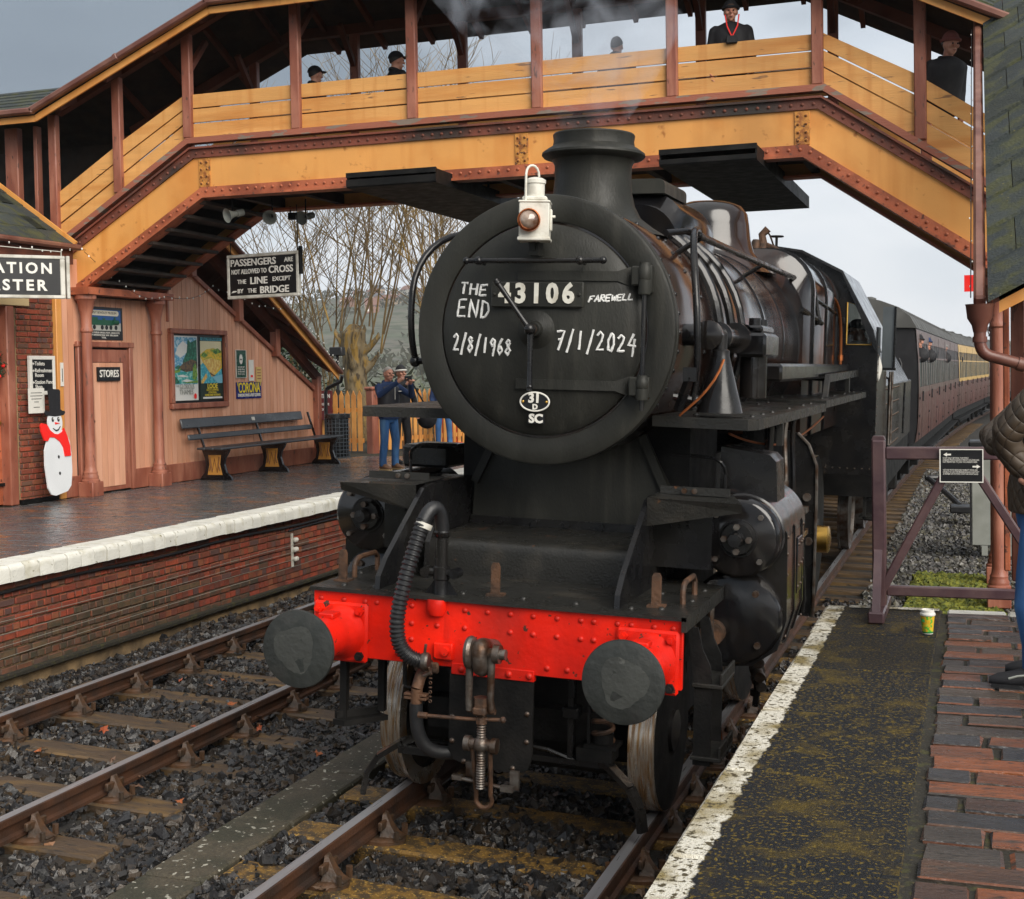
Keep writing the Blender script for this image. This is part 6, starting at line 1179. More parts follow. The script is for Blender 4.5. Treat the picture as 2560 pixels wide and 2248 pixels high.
for sx in (1, -1):
    mk = (lambda q: q) if sx > 0 else mirror
    part('cab_window', mk(MB().prism([(1.02,2.80),(1.29,2.80),(1.29,2.98),(1.13,3.24),(1.02,3.27)], 8.605, 8.609, XZ)), 'clearpane', cb_, False)
    b = MB(); P4 = [(1.02,2.80),(1.29,2.80),(1.29,2.98),(1.13,3.24),(1.02,3.27)]; b.tube([(x,8.585,z) for x, z in P4], .010, 6, True); part('window_rim', mk(b), 'brass', cb_)
    part('cab_side', mk(MB().prism([(8.64,1.35),(10.6,1.35),(10.6,2.05),(10.2,2.1),(10.2,2.55),(9.0,2.55),(9.0,3.0),(8.64,3.0)], 1.335, 1.36, YZ)), 'glossblack', lo, False)
    part('cab_roof_side', mk(MB().prism([(1.33,2.74),(1.36,2.72),(1.31,2.97),(.96,3.62),(.51,3.85),(0,3.93),(0,3.90),(.50,3.82),(.95,3.59)], 8.55, 10.7, XZ)), 'glossblack', lo, False)
b = MB(); b.prism([(9.25,2.55),(9.33,2.55),(9.33,3.25),(9.25,3.25)], 1.36, 1.50, YZ); part('wind_deflector', b, 'paleglass', lo, False); b = MB(); b.box((1.36,9.24,2.52), (1.52,9.34,2.55)); b.tube([(1.50,9.24,2.54),(1.50,9.24,3.25)], .012, 6); part('deflector_frame', b, 'black', lo)
rv = []
for z in [1.45+.095*i for i in range(15)]: rv.append((1.362, 8.66, z))
for y in [8.8+.12*i for i in range(14)]: rv.append((1.362, y, 1.42))
rivets(rv, .012, 'steel', (1,0,0), lo); rivets([(x,8.60,1.42) for x in [.75+.08*i for i in range(8)]], .010, 'steel', (0,-1,0), cb_); rivets([(lerp(.72,1.3,i/11),8.60,lerp(3.66,2.92,(i/11)**1.6)) for i in range(12)], .010, 'black', (0,-1,0), cb_)
b = MB(); b.box((.93,8.57,3.02), (1.0,8.6,3.10), .01); part('rail_plate', b, 'black', cb_)
b = MB(); b.box((-1.2,9.2,1.3), (1.2,10.6,1.4)); b.box((-1.2,9.25,1.4), (1.2,9.3,2.7)); part('cab_floor', b, 'frameblack', lo, False)
for y in (10.3, 10.75): b = MB(); b.tube([(1.40,y,1.6),(1.40,y,2.5)], .015, 8); part('cab_handrail', b, 'steel', lo)

# ================================================================ TENDER
te = thing('tender', 'riveted black tender between locomotive and first carriage', 'tender', (0,0,0), (0,CA*.9,0), local=True)
part('tank', MB().box((-1.28,11.2,1.35), (1.28,18.6,2.32), .02), 'glossblack', te)
part('coal_bunker', MB().loft([[(-1.26,y,2.32),(1.26,y,2.32),(1.0,y,2.78),(-1.0,y,2.78)] for y in (11.25,17.9)]), 'black', te, False)
rivets([(1.28,11.4+.22*i,z) for z in (1.45,1.6,1.85,2.05,2.25) for i in range(16)], .014, 'steel', (1,0,0), te)
b = MB(); b.tube([(1.33,11.35,1.45),(1.34,11.3,1.5),(1.34,11.3,2.35),(1.33,11.3,2.4),(1.28,11.3,2.42)], .016, 8); b.tube([(1.33,15.2,1.5),(1.34,15.2,2.3)], .016, 8); part('handrail', b, 'black', te)
b = MB(); b.box((-1.25,11.2,.85), (1.25,18.6,1.34)); part('underframe', b, 'frameblack', te, False)
for y in (12.4, 14.9, 17.4):
    for x in (-.755,.755): part('wheel', MB().lathe([(.2,-.03),(.5,-.02),(.54,-.06),(.54,.05),(.57,.06),(.57,.08),(.2,.08)], (x,y,.54), (-1 if x > 0 else 1,0,0), 32), 'steel', te)
    b = MB(); b.box((.98,y-.16,.42), (1.14,y+.16,.72), .02); b.bar((1.06,y-.55,.80), (1.06,y,.92), .10, .05); b.bar((1.06,y,.92), (1.06,y+.55,.80), .10, .05); part('axle_box', b, 'frameblack', te)
b = MB(); b.box((1.0,11.3,.55), (1.32,11.8,.58)); b.box((1.0,11.3,.95), (1.32,11.8,.98)); b.box((1.05,11.3,.55), (1.09,11.34,1.35)); part('footstep', b, 'plate', te, False)

# ================================================================ CARRIAGES
def coach(name, label, y0, L, upper, lower, seed, a, xs):
    c = thing(name, label, 'carriage', (xs, y0, 0), (0, CA*.8, -a), local=True, group='carriages of the train')
    cb2 = MB()
    side = [(1.34,1.05),(1.385,1.35),(1.39,1.75),(1.385,2.2),(1.36,2.7),(1.30,3.28)]
    rs_ = [(1.30,3.28),(1.16,3.52),(.92,3.70),(.6,3.82),(.25,3.88),(0,3.885)]
    full = [(-x, z) for x, z in side]+[(-x, z) for x, z in rs_[1:-1]]+[(0,3.885)]+[(x, z) for x, z in rs_[1:-1][::-1]]+[(x, z) for x, z in side[::-1]]
    part('body_core', MB().loft([[(x*.985, y, z-.01) for x, z in full] for y in (.02, L-.02)]), 'coachend', c, False)
    def skin(y_0, y_1, z_0, z_1, off, mat, nm, par):
        def xa(z):
            for (x0, q0), (x1, q1) in zip(side, side[1:]):
                if q0 <= z <= q1: return lerp(x0, x1, (z-q0)/(q1-q0))
            return 1.30
        n = max(1, int((z_1-z_0)/.2)); b = MB()
        for s_ in (1, -1): b.add([(s_*(xa(lerp(z_0,z_1,i/n))+off), y, lerp(z_0,z_1,i/n)) for i in range(n+1) for y in (y_0, y_1)], [((2*i,2*i+1,2*i+3,2*i+2) if s_ > 0 else (2*i+2,2*i+3,2*i+1,2*i)) for i in range(n)])
        return part(nm, b, mat, par, True)
    skin(.0, L, 1.06, 2.02, .002, lower, 'lower_panel', c)
    # upper side: rails above and below the windows, pillars between, glass set back
    skin(.0, L, 2.02, 2.14, .003, upper, 'waist_panel', c); skin(.0, L, 3.02, 3.29, .003, upper, 'cantrail_panel', c)
    y = .35; rr = random.Random(seed); ws = []
    while y < L-.8:
        w_ = (.72, .52, .52, .72)[len(ws) % 4]; ws.append((y, y+w_)); y += w_+.16
    e = 0.
    for y_0, y_1 in ws+[(L, L)]: skin(e, y_0, 2.14, 3.02, .003, upper, 'pillar', c); e = y_1
    for k, (y_0, y_1) in enumerate(ws):
        w_ = skin(y_0, y_1, 2.14, 2.70, -.012, 'paleglass', 'window', c); skin(y_0, y_1, 2.70, 2.74, .0, upper, 'window_bar', w_)
        skin(y_0, y_1, 2.74, 3.02, -.05, 'glass', 'ventlight', w_)
        if k % 4 == 0:
            b = MB(); b.box((1.385,y_1+.03,1.85), (1.42,y_1+.06,2.05), .004); part('door_handle', b, 'coachend', c)
            b = MB(); b.box((1.386,y_0-.08,1.10), (1.392,y_0-.07,3.2)); b.box((1.387,y_1+.10,1.10), (1.393,y_1+.11,2.1)); part('door_line', b, 'coachend', c, False)
            for z in (1.2, 1.55, 1.9): b = MB(); b.box((1.385,y_0-.12,z), (1.41,y_0-.05,z+.05)); part('door_hinge', b, 'coachend', c, False)
    rb_ = [(-x*1.02, z+.012) for x, z in rs_]+[(x*1.02, z+.012) for x, z in rs_[::-1][1:]]
    part('roof', MB().loft([[(x, y, z) for x, z in rb_]+[(1.2,y,3.3),(-1.2,y,3.3)] for y in (-.05, L+.05)]), 'coachroof', c, True)
    b = MB()
    for k in range(int(L/.9)): b.loft([[(x*1.003, .5+k*.9+d, z+.006) for x, z in rb_]+[(1.2,.5+k*.9+d,3.3),(-1.2,.5+k*.9+d,3.3)] for d in (0, .03)])
    part('roof_ribs', b, 'coachroof', c)
    for k in range(8): b = MB(); b.lathe([(.10,0),(.13,.02),(.13,.07),(.05,.10)], (.30*(-1)**k, 1.2+k*L/8.4, 3.86), (0,0,1), 12); part('roof_vent', b, 'coachroof', c)
    b = MB(); b.box((-1.2,.3,.75), (1.2,L-.3,1.04)); b.box((-1.0,L*.35,.35), (1.0,L*.65,.8)); part('underframe', b, 'frameblack', c, False)
    b = MB(); b.box((1.2,.4,.70), (1.40,L-.4,.74)); part('footboard', b, 'frameblack', c, False)
    b = MB(); b.lathe([(.05,0),(.05,.45),(.18,.46),(.18,.5)], (.87,0,1.05), (0,-1,0), 14); b.lathe([(.05,0),(.05,.45),(.18,.46),(.18,.5)], (-.87,0,1.05), (0,-1,0), 14); part('buffer', b, 'frameblack', c)
    for by in (2.6, L-2.6):
        b = MB(); b.box((-1.0,by-1.7,.45), (1.0,by+1.7,.62))
        for yy in (by-1.3, by+1.3):
            for x in (-.755, .755): b.lathe([(.2,-.05),(.46,-.05),(.46,.05),(.2,.05)], (x,yy,.46), (1,0,0), 24)
            b.box((.98,yy-.15,.35), (1.15,yy+.15,.62))
        part('bogie', b, 'frameblack', c)
    b = MB(); b.tube([(1.0,-.03,1.3),(1.05,-.06,1.4),(1.05,-.06,2.6),(1.0,-.03,2.7)], .02, 8); part('end_handrail', b, 'coachend', c); b = MB(); b.box((-.55,-.25,1.2), (.55,0,3.3), .03); part('gangway', b, 'coachend', c)
    return c
coach('railway_carriage', 'first carriage behind the tender, all dull maroon with people leaning out', 20.4, 20.1, 'coachgrey', 'maroon', 3, math.atan2(.49,20.4), -.03)
coach('railway_carriage', 'second carriage with cream window band above maroon', 40.8, 20.0, 'cream', 'maroon', 4, math.atan2(1.09,20.1), .46)
coach('railway_carriage', 'third and farthest carriage, dull umber, curving out of sight', 61.0, 20.0, 'coachgrey', 'coachgrey', 5, math.atan2(1.9,20), 1.55)
# ================================================================ RIGHT-HAND FURNITURE
gt = thing('platform_barrier', 'dark plum timber trestle barrier across the platform end', 'barrier', (2.4,2.2,.9))
b = MB(); b.box((1.87,2.15,.92), (1.955,2.25,2.03), .01); b.prism([(1.87,2.03),(1.955,2.03),(1.945,2.055),(1.88,2.055)], 2.16, 2.24, XZ); part('post', b, 'gate', gt)
b = MB(); b.box((3.2,2.15,.92), (3.29,2.25,2.03), .01); part('post', b, 'gate', gt)
b = MB(); b.box((1.955,2.17,1.905), (3.2,2.23,1.985), .008); part('top_rail', b, 'gate', gt)
b = MB(); b.box((1.955,2.17,1.03), (3.2,2.23,1.095), .008); part('bottom_rail', b, 'gate', gt)
for p, q in (((2.36,2.195,1.90),(1.92,2.195,1.05)), ((2.46,2.195,1.90),(2.98,2.195,1.05))): b = MB(); b.bar(p, q, .055, .085, up=(0,1,0), ch=.008); part('brace', b, 'gate', gt)
for x in (1.91, 3.24):
    b = MB(); b.box((x-.05,1.86,.902), (x+.05,2.55,.975), .01); part('foot', b, 'gate', gt)
    for s_ in (-1, 1): b = MB(); b.bar((x,2.2+.30*s_,.96), (x,2.2+.06*s_,1.32), .05, .05); part('stay', b, 'gate', gt)
bs = thing('barrier_notice', 'black notice with white arrows fixed to the plum barrier', 'sign', (2.41,2.14,1.76))
b = MB(); b.box((2.285,2.145,1.765), (2.545,2.155,1.975)); part('panel', b, 'blackboard', bs, False)
b = MB()
for a in ((2.285,2.545,1.765,1.771),(2.285,2.545,1.969,1.975),(2.285,2.291,1.771,1.969),(2.539,2.545,1.771,1.969)): b.box((a[0],2.141,a[2]), (a[1],2.146,a[3]))
part('border', b, 'letter', bs, False)
for x, z, d in ((2.33,1.94,-1), (2.505,1.865,1)): b = MB(); b.prism([(x+.022*d,z),(x,z+.013),(x,z+.005),(x-.024*d,z+.005),(x-.024*d,z-.005),(x,z-.005),(x,z-.013)][::d], 2.141, 2.145, XZ); part('arrow', b, 'letter', bs, False)
for k, tx in enumerate(('STAFF ONLY BEYOND THIS POINT.', 'LINESIDE PHOTOGRAPHY PERMIT HOLDERS ARE', 'NOT PERMITTED TO JOIN THE LINESIDE HERE.')): letters(tx, .014, 'letter', bs, (2.305,2.143,1.918-.0125*k), RT, align='LEFT', depth=.0008, width=(.155, .215, .205)[k])
for k, tx in enumerate(('VISITORS WITH REDUCED MOBILITY WHO ARE', 'UNABLE TO USE THE BRIDGE SHOULD CONTACT', 'A MEMBER OF STATION STAFF FOR ASSISTANCE.')): letters(tx, .014, 'letter', bs, (2.305,2.143,1.843-.0125*k), RT, align='LEFT', depth=.0008, width=(.205, .215, .21)[k])
for o in bs.children:
    if o.name.startswith('lettering'):
        xs = [v.co.x for v in o.data.vertices]; m0 = min(xs)
        for v in o.data.vertices: v.co.x -= m0
cp = thing('coffee_cup', 'yellow and green patterned takeaway coffee cup with white lid', 'cup', (2.225,1.64,.9))
CY = M('cup print', (.72, .42, .02), .5, col2=(.10, .42, .03), scale=45, thr=(.50, .53), bump=0, var=0, col3=(.55, .62, .05), scale3=70, thr3=(.58, .6)); CG = plain('cup green', (.02, .22, .05))
b = MB(); b.lathe([(.030,.902),(.031,.915),(.0405,1.01),(.041,1.02)], (2.225,1.64,0), (0,0,1), 28); part('cup', b, CY, cp)
b = MB(); b.lathe([(.0302,.902),(.0308,.908)], (2.225,1.64,0), (0,0,1), 28, False); part('cup_base', b, 'white', cp); b = MB(); b.lathe([(.0312,.908),(.0322,.917)], (2.225,1.64,0), (0,0,1), 28, False); part('green_band', b, CG, cp)
b = MB(); b.lathe([(.044,1.012),(.046,1.018),(.044,1.026),(.039,1.03),(.038,1.045),(.034,1.047),(.033,1.041),(.0,1.041)], (2.225,1.64,0), (0,0,1), 28); part('lid', b, 'letter', cp)
b = MB(); b.add([(2.225-.02+.013*math.cos(a)*(1 if i % 2 else .55), 1.64-.0345, .985+.013*math.sin(a)*(1 if i % 2 else .55)) for i, a in enumerate([j*math.pi/7 for j in range(14)])], [tuple(range(14))]); part('flower_mark', b, CG, cp, False)
cbn = thing('lineside_cabinet', 'pale grey equipment cabinet standing beside the line behind the barrier', 'cabinet', (2.7,13,-.1))
b = MB(); b.box((2.42,13.0,-.02), (3.1,13.5,1.36), .01); part('body', b, 'grey', cbn); b = MB(); b.box((2.38,12.95,1.36), (3.14,13.55,1.44), .02); part('lid', b, 'cable', cbn); b = MB(); b.box((2.395,12.99,-.02), (2.418,13.02,1.35)); part('door_edge', b, 'cable', cbn, False)
for x in (2.55, 2.9): b = MB(); b.box((x,13.0,-.16), (x+.08,13.1,-.02)); part('foot', b, 'grey', cbn, False)
sg = thing('semaphore_signal', 'white signal post with red arm partly hidden by the right gutter', 'signal', (2.84,14,-.1))
b = MB(); b.box((2.80,14,-.2), (2.90,14.1,4.4), .01); part('post', b, 'white', sg)
for z0, z1 in ((2.10,2.30), (2.58,2.70)): b = MB(); b.box((2.797,13.997,z0), (2.903,14.103,z1)); part('black_band', b, 'blackboard', sg, False)
b = MB(); b.box((2.33,13.94,3.58), (2.86,13.96,3.82)); part('arm', b, 'red', sg, False)
b = MB(); b.prism([(2.69,2.44),(2.80,2.56),(2.86,2.56),(2.86,2.32),(2.80,2.32)], 13.93, 13.96, XZ); part('arrow_plate', b, 'white', sg, False)
b = MB(); b.box((2.66,13.98,2.92), (2.92,14.08,2.96)); b.tube(bez([(2.60,13.95,3.5),(2.66,13.95,3.2),(2.62,13.95,3.0),(2.68,13.95,2.94)], 8), .01, 5); b.cyl((2.70,13.98,1.5), (2.70,13.98,2.92), .012, n=6); part('bracket', b, 'cable', sg)
pm = thing('point_lever', 'low black point lever and rodding beside the far rails', 'lever', (2.3,17,-.1))
b = MB(); b.box((2.05,17,.0), (2.5,17.5,.12), .02); part('base_box', b, 'cable', pm); b = MB(); b.tube(bez([(1.6,20,.35),(1.8,19,.30),(2.1,18,.15),(2.2,17.4,.1)], 8), .05, 8); b.tube([(1.55,20,.36),(2.3,20.3,.36)], .05, 8); part('lever_arm', b, 'cable', pm)
b = MB(); b.box((1.95,3.6,-.30), (2.55,4.2,-.02), .02); b.box((2.1,4.6,-.30), (2.9,5.2,.0), .02); solo('timber_blocks', b, 'gate', 'dark timber blocks on the gravel below the barrier', 'timber')

# ================================================================ PEOPLE
def remesh(o, vox, it=3):
    m = o.modifiers.new('remesh', 'REMESH'); m.mode = 'VOXEL'; m.voxel_size = vox; m.use_smooth_shade = True
    s_ = o.modifiers.new('smooth', 'SMOOTH'); s_.iterations = it; s_.factor = .5
def head_mb(b, c, rz=0., tilt=0., s=1.):
    h = MB(); h.ball((0,.01,.015), .1, 16, 12, (.78,.95,1.1)); h.ball((0,-.028,-.06), .06, 12, 10, (.95,.95,.95)); h.ball((0,-.055,-.095), .026, 10, 8)
    h.tube([(0,-.085,.02),(0,-.112,-.022),(0,-.095,-.035)], [.010,.017,.012], 8); h.ball((0,-.075,.028), .035, 10, 8, (1.5,.6,.5))
    for x in (-.045,.045): h.ball((x,-.065,-.02), .026, 8, 6)
    for x in (-.079,.079): h.ball((x,.012,-.012), .026, 8, 6, (.4,.8,1.25))
    h.tube([(0,-.088,-.062),(.0,-.086,-.075)], .016, 8); h.tube([(0,.02,-.05),(0,.035,-.17)], [.052,.06], 12)
    m = Matrix.Translation(c) @ Matrix.Rotation(rz, 4, 'Z') @ Matrix.Rotation(tilt, 4, 'X') @ Matrix.Scale(s, 4)
    h.v = [tuple(m @ Vector(p)) for p in h.v]; b.add(h.v, h.f); return m
def hand_mb(b, w, d, n, curl=.6, s=1., thumb=1):
    w, d, n = Vector(w), Vector(d).normalized(), Vector(n); n = (n-d*n.dot(d)).normalized(); sd = d.cross(n)
    b.tube([w-d*.03*s, w+d*.02*s, w+d*.085*s], [.026*s,.034*s,.036*s], 10)
    for k, L in enumerate((.068,.078,.072,.056)):
        p = w+d*.085*s+sd*(k-1.5)*.0195*s; q = [p]
        for j in range(3): a = curl*(j+1)*.75; p = p+(d*math.cos(a)+n*math.sin(a))*L*s*(.45, .32, .26)[j]; q.append(p)
        b.tube(q, [.0092*s,.009*s,.0083*s,.0068*s], 7)
    p = w+d*.03*s-sd*.03*s*thumb; b.tube([p, p+(d*.5-sd*.7*thumb+n*.5)*.04*s, p+(d*.9-sd*.5*thumb+n*.8)*.065*s], [.012*s,.011*s,.008*s], 7)
def finish_head(t, m, hat=None, hatmat='blackcloth', hairmat='darkhair', bald=False, band=None, bobble=False, glasses=False, cap=False):
    def put(nm, b, mat): b.v = [tuple(m @ Vector(p)) for p in b.v]; return part(nm, b, mat, t)
    for x in (-.032,.032): b = MB(); b.ball((x,-.088,.006), .0095, 8, 6); put('eye', b, 'blackcloth')
    b = MB(); b.tube([(-.024,-.098,-.066),(0,-.104,-.064),(.024,-.098,-.066)], .0045, 6); put('mouth', b, plain('lip', (.32, .08, .06)))
    def shell(r, zc, keep, sc):
        b = MB(); N, K = 20, 9
        for j in range(K+1):
            for i in range(N):
                a = 2*math.pi*i/N; back = .5-.5*math.cos(a-math.pi/2+math.pi)      # 1 at the back
                lim = keep[0]+(keep[1]-keep[0])*(.5+.5*math.sin(a)); t_ = lim*j/K
                b.v.append((r*sc[0]*math.sin(t_)*math.cos(a), .012+r*sc[1]*math.sin(t_)*math.sin(a), zc+r*sc[2]*math.cos(t_)))
        b.f = [(j*N+i, (j+1)*N+i, (j+1)*N+(i+1) % N, j*N+(i+1) % N) for j in range(K) for i in range(N)]
        return b
    if not bald: put('hair', shell(.106, .015, (1.05, 2.1), (.82,1.0,1.1)), hairmat)
    else: put('hair', shell(.1015, .015, (.92, 1.95), (.80,.97,1.1)), hairmat)
    if hat == 'beanie':
        b = shell(.116, .022, (1.33, 1.55), (.80,.98,1.12)); put('beanie', b, hatmat)
        b = MB(); b.tube([(.096*math.cos(a), .012+.115*math.sin(a), .038-.012*math.sin(a)) for a in [i*math.pi/12 for i in range(24)]], .017, 8, True); put('beanie_cuff', b, band or hatmat)
    if hat == 'cap':
        put('flat_cap', shell(.118, .02, (1.3, 1.5), (.84,1.04,1.0)), hatmat); b = MB(); b.prism([(-.075,-.08),(-.06,-.15),(0,-.17),(.06,-.15),(.075,-.08)], .045, .058, XY); put('cap_peak', b, hatmat)
    if glasses:
        b = MB()
        for x in (-.033,.033): b.tube([(x+.024*math.cos(a),-.103,.006+.018*math.sin(a)) for a in [i*math.pi/6 for i in range(12)]], .003, 5, True)
        b.tube([(-.057,-.10,.01),(-.08,.0,.01)], .003, 5); b.tube([(.057,-.10,.01),(.08,.0,.01)], .003, 5); put('glasses', b, 'steel')
def person(label, loc, rz, H=1.75, jacket='navy', trousers='denim', arms=None, headrot=0., tilt=0., legs=True, lean=0., sleeve=None, stance=.10, shoes='shoe', hands=True, vox=.016, group=None, hatk=None, bulk=1., bust=False):
    t = thing('person', label, 'person', loc, (0,0,rz), group=group, local=True); s = H/1.75
    def V(x, y, z): return Vector((x*s, y*s+lean*max(0, z-.9)*s, z*s))
    if legs:
        b = MB(); b.loft([[tuple(V(rx*math.cos(a), .01+ry*math.sin(a), z)) for a in [i*math.pi/8 for i in range(16)]] for rx, ry, z in ((.13,.10,.80),(.172,.125,.88),(.175,.13,.98),(.16,.12,1.06))])
        for x in (-1, 1): b.tube([V(.085*x,.01,.88), V((.09+stance*.3)*x,-.02,.50), V((.08+stance*.5)*x,.02,.20), V((.08+stance*.5)*x,.02,.06)], [.092*s,.072*s,.064*s,.066*s], 12)
        remesh(part('trousers', b, trousers, t), vox)
        for x in (-1, 1):
            fx = (.08+stance*.5)*x; b = MB(); b.loft([[tuple(V(fx+rx*math.cos(a), y, z0+rz_*math.sin(a))) for a in [i*math.pi/6 for i in range(12)]] for y, rx, rz_, z0 in ((.09,.03,.035,.05),(.06,.042,.05,.06),(-.02,.045,.055,.062),(-.10,.046,.036,.045),(-.17,.04,.026,.034),(-.195,.02,.016,.03))]); sh = part('shoe', b, shoes, t)
            b = MB(); b.prism([(fx-.042,.09),(fx+.042,.09),(fx+.048,-.10),(fx+.035,-.19),(fx-.035,-.19),(fx-.048,-.10)], .0, .022, lambda u, v, w: tuple(V(u, v, w))); part('sole', b, 'sole' if shoes == 'shoe' else 'blackcloth', sh, False)
    b = MB(); b.loft([[tuple(V(rx*bulk*math.cos(a), ry*bulk*math.sin(a)+yo, z)) for a in [i*math.pi/10 for i in range(20)]] for rx, ry, z, yo in (((.10,.08,1.20,.0),) if bust else ((.175,.13,.86,.0),(.185,.14,.98,.0),(.18,.135,1.12,-.005)))+((.19,.14,1.28,.0),(.20,.13,1.38,.005),(.165,.10,1.45,.01),(.07,.07,1.50,.015))])
    arms = arms or [((-.26,.03,1.15),(-.24,-.06,.90)), ((.26,.03,1.15),(.24,-.06,.90))]
    bh = MB()
    for sd, (e, w) in zip((-1, 1), [] if bust else arms):
        p = [V(.165*sd,.01,1.415), V(.2*sd,.01,1.40), V(*e), V(*w)]
        b.tube([p[0], p[1], p[1].lerp(p[2], .5), p[2], p[2].lerp(p[3], .5), p[3]], [.07*s,.072*s,.06*s,.056*s,.05*s,.042*s], 12)
        if hands: d = (p[3]-p[2]).normalized(); hand_mb(bh, p[3]+d*.02, d, Vector((-sd*.6, -.5, .2)), .5, s, sd)
    jk = part('jacket', b, jacket, t); remesh(jk, vox)
    m = head_mb(bh, tuple(V(0,-.015,1.625)), headrot, tilt, s); remesh(part('body', bh, 'skin', t), .0075*s, 2)
    b = MB(); c0 = V(0,.015,1.475); b.tube([c0+Vector((.078*s*math.cos(a), .075*s*math.sin(a), .03*s*math.sin(a))) for a in [i*math.pi/10 for i in range(20)]], .026*s, 8, True); part('collar', b, jacket, t)
    finish_head(t, m, **(hatk or {}))
    return t, s
# two photographers and a third visitor on the far platform
t, s = person('grey-haired man in navy padded jacket and jeans raising a phone to photograph', (-6.98,14.05,.9), R(62), 1.76, 'navy', 'denim', [((-.33,-.17,1.27),(-.13,-.44,1.49)), ((.34,-.20,1.25),(.12,-.46,1.46))], headrot=R(-4), hatk=dict(bald=True, hairmat='greyhair'), vox=.014, bulk=1.08)
b = MB(); b.loft([[(rx*1.1*math.cos(a), ry*1.12*math.sin(a), z) for a in [i*math.pi/10 for i in range(20)]] for rx, ry, z in ((.178,.135,.90),(.19,.145,1.0),(.185,.142,1.14),(.193,.146,1.30),(.185,.135,1.40),(.12,.10,1.45))]); part('padded_vest', b, M('padded black', (.014, .014, .02), .5, bump=.6, bscale=6, stretch=(.3, .3, 6)), t)
b = MB(); b.rbox((-.005,-.56,1.555), (.155,.012,.078), 0, .008); part('phone', b, 'blackcloth', t); b = MB(); b.tube([(.02,-.16,1.42),(.01,-.168,1.2)], .006, 5); b.box((.10,-.158,1.33), (.16,-.150,1.345)); part('zip_and_badge', b, 'letter', t)
person('person in black and white beanie standing behind the grey-haired photographer', (-7.42,15.55,.9), R(58), 1.78, 'blackcloth', 'blackcloth', [((-.28,-.1,1.2),(-.1,-.33,1.42)), ((.3,.02,1.12),(.27,-.1,.92))], hatk=dict(hat='beanie', band='letter'), shoes='blackcloth', vox=.02)
bg = thing('shoulder_bag', 'round black shoulder bag hanging behind the photographers', 'bag', (-7.0,15.8,1.75)); b = MB(); b.ball((-7.02,15.8,1.72), .2, 14, 10, (1,.6,1)); part('bag', b, 'blackcloth', bg); b = MB(); b.tube([(-7.02,15.8,1.9),(-7.2,15.6,2.35)], .015, 6); part('strap', b, 'blackcloth', bg)
wk = thing('walking_stick', 'thin walking stick resting on the platform beside the photographers', 'stick', (-7.0,16.2,.9)); b = MB(); b.tube([(-7.02,16.2,.9),(-7.08,16.2,1.7)], .012, 6); part('shaft', b, 'steel', wk); b = MB(); b.cyl((-7.02,16.2,.9), (-7.02,16.2,.93), .02, n=8); part('ferrule', b, 'cable', wk)
person('person in blue jeans and green top mostly hidden by the smokebox', (-8.42,20.0,.9), R(20), 1.7, 'navy', 'denim', hatk={}, shoes='letter', vox=.025)
b = MB(); b.box((-8.95,21.2,.9), (-8.6,21.25,1.9)); b.box((-8.95,21.1,.9), (-8.5,21.3,.98)); solo('red_notice_stand', b, 'red', 'red stand at the end of the far picket fence', 'stand', smooth=False)
# people on the bridge
DK = 5.12
person('person in dark cap on the bridge, leftmost of those behind the parapet', (-6.0,9.75,DK), R(150), 1.62, 'blackcloth', legs=False, hatk=dict(hat='cap'), vox=.025)
person('person in black coat and cap on the bridge beside the second bay post', (-4.72,9.6,DK), R(140), 1.66, 'blackcloth', legs=False, hatk=dict(hat='cap'), vox=.025)
person('curly-haired person on the bridge seen from behind through the smoke', (-1.74,9.7,DK), R(175), 1.58, 'blackcloth', legs=False, hatk={}, vox=.025)
t, s = person('bearded man in black jacket with red lanyard looking down from the bridge', (-.19,9.05,DK), R(12), 1.68, 'blackcloth', legs=False, tilt=.12, hatk=dict(hat='beanie'), bulk=1.12, vox=.02)
b = MB(); b.tube([(-.07,-.11,1.50),(-.05,-.155,1.36),(0,-.165,1.24)], .008, 6); b.tube([(.09,-.11,1.50),(.07,-.155,1.36),(.01,-.165,1.24)], .008, 6); part('lanyard', b, 'red', t); b = MB(); b.ball((0,-.09,1.60), .05, 10, 8, (1,.5,.8)); part('beard', b, plain('beard brown', (.10, .055, .03), .8), t); b = MB(); b.rbox((0,-.19,1.19), (.13,.08,.09), 0, .01); part('camera', b, 'blackcloth', t)
person('person in rose knitted beanie leaning on the right-hand bridge parapet', (2.12,9.15,4.45), R(35), 1.72, 'blackcloth', legs=False, lean=-.30, tilt=.2, hatk=dict(hat='beanie', hatmat='rose'), bulk=1.2, vox=.025)
# crew and passengers
person('driver in white shirt and glasses seen through the cab window', (1.22,9.02,1.42), R(-25), 1.62, 'letter', legs=False, headrot=R(-60), tilt=.25, hatk=dict(hat='cap', glasses=True), vox=.025)
for k, (x, y, hk, lb) in enumerate(((1.40,21.35,dict(hat='beanie', glasses=True),'passenger in black beanie and glasses leaning out nearest the tender'), (1.46,24.4,dict(hat='beanie', hatmat='navy'),'passenger in navy beanie leaning out in the middle of the first carriage'), (1.62,32.5,dict(hat='cap', hatmat='grey'),'passenger in pale cap leaning out near the far end of first carriage'), (1.84,42.2,dict(hairmat='greyhair'),'grey-haired passenger leaning out of the cream carriage'))):
    person(lb, (x,y,1.38), R(-12), 1.75, 'blackcloth', legs=False, headrot=R(15), hands=False, hatk=hk, vox=.03, bust=True, arms=[((-.22,.0,1.28),(-.18,-.02,1.24)), ((.22,.0,1.28),(.18,-.02,1.24))])
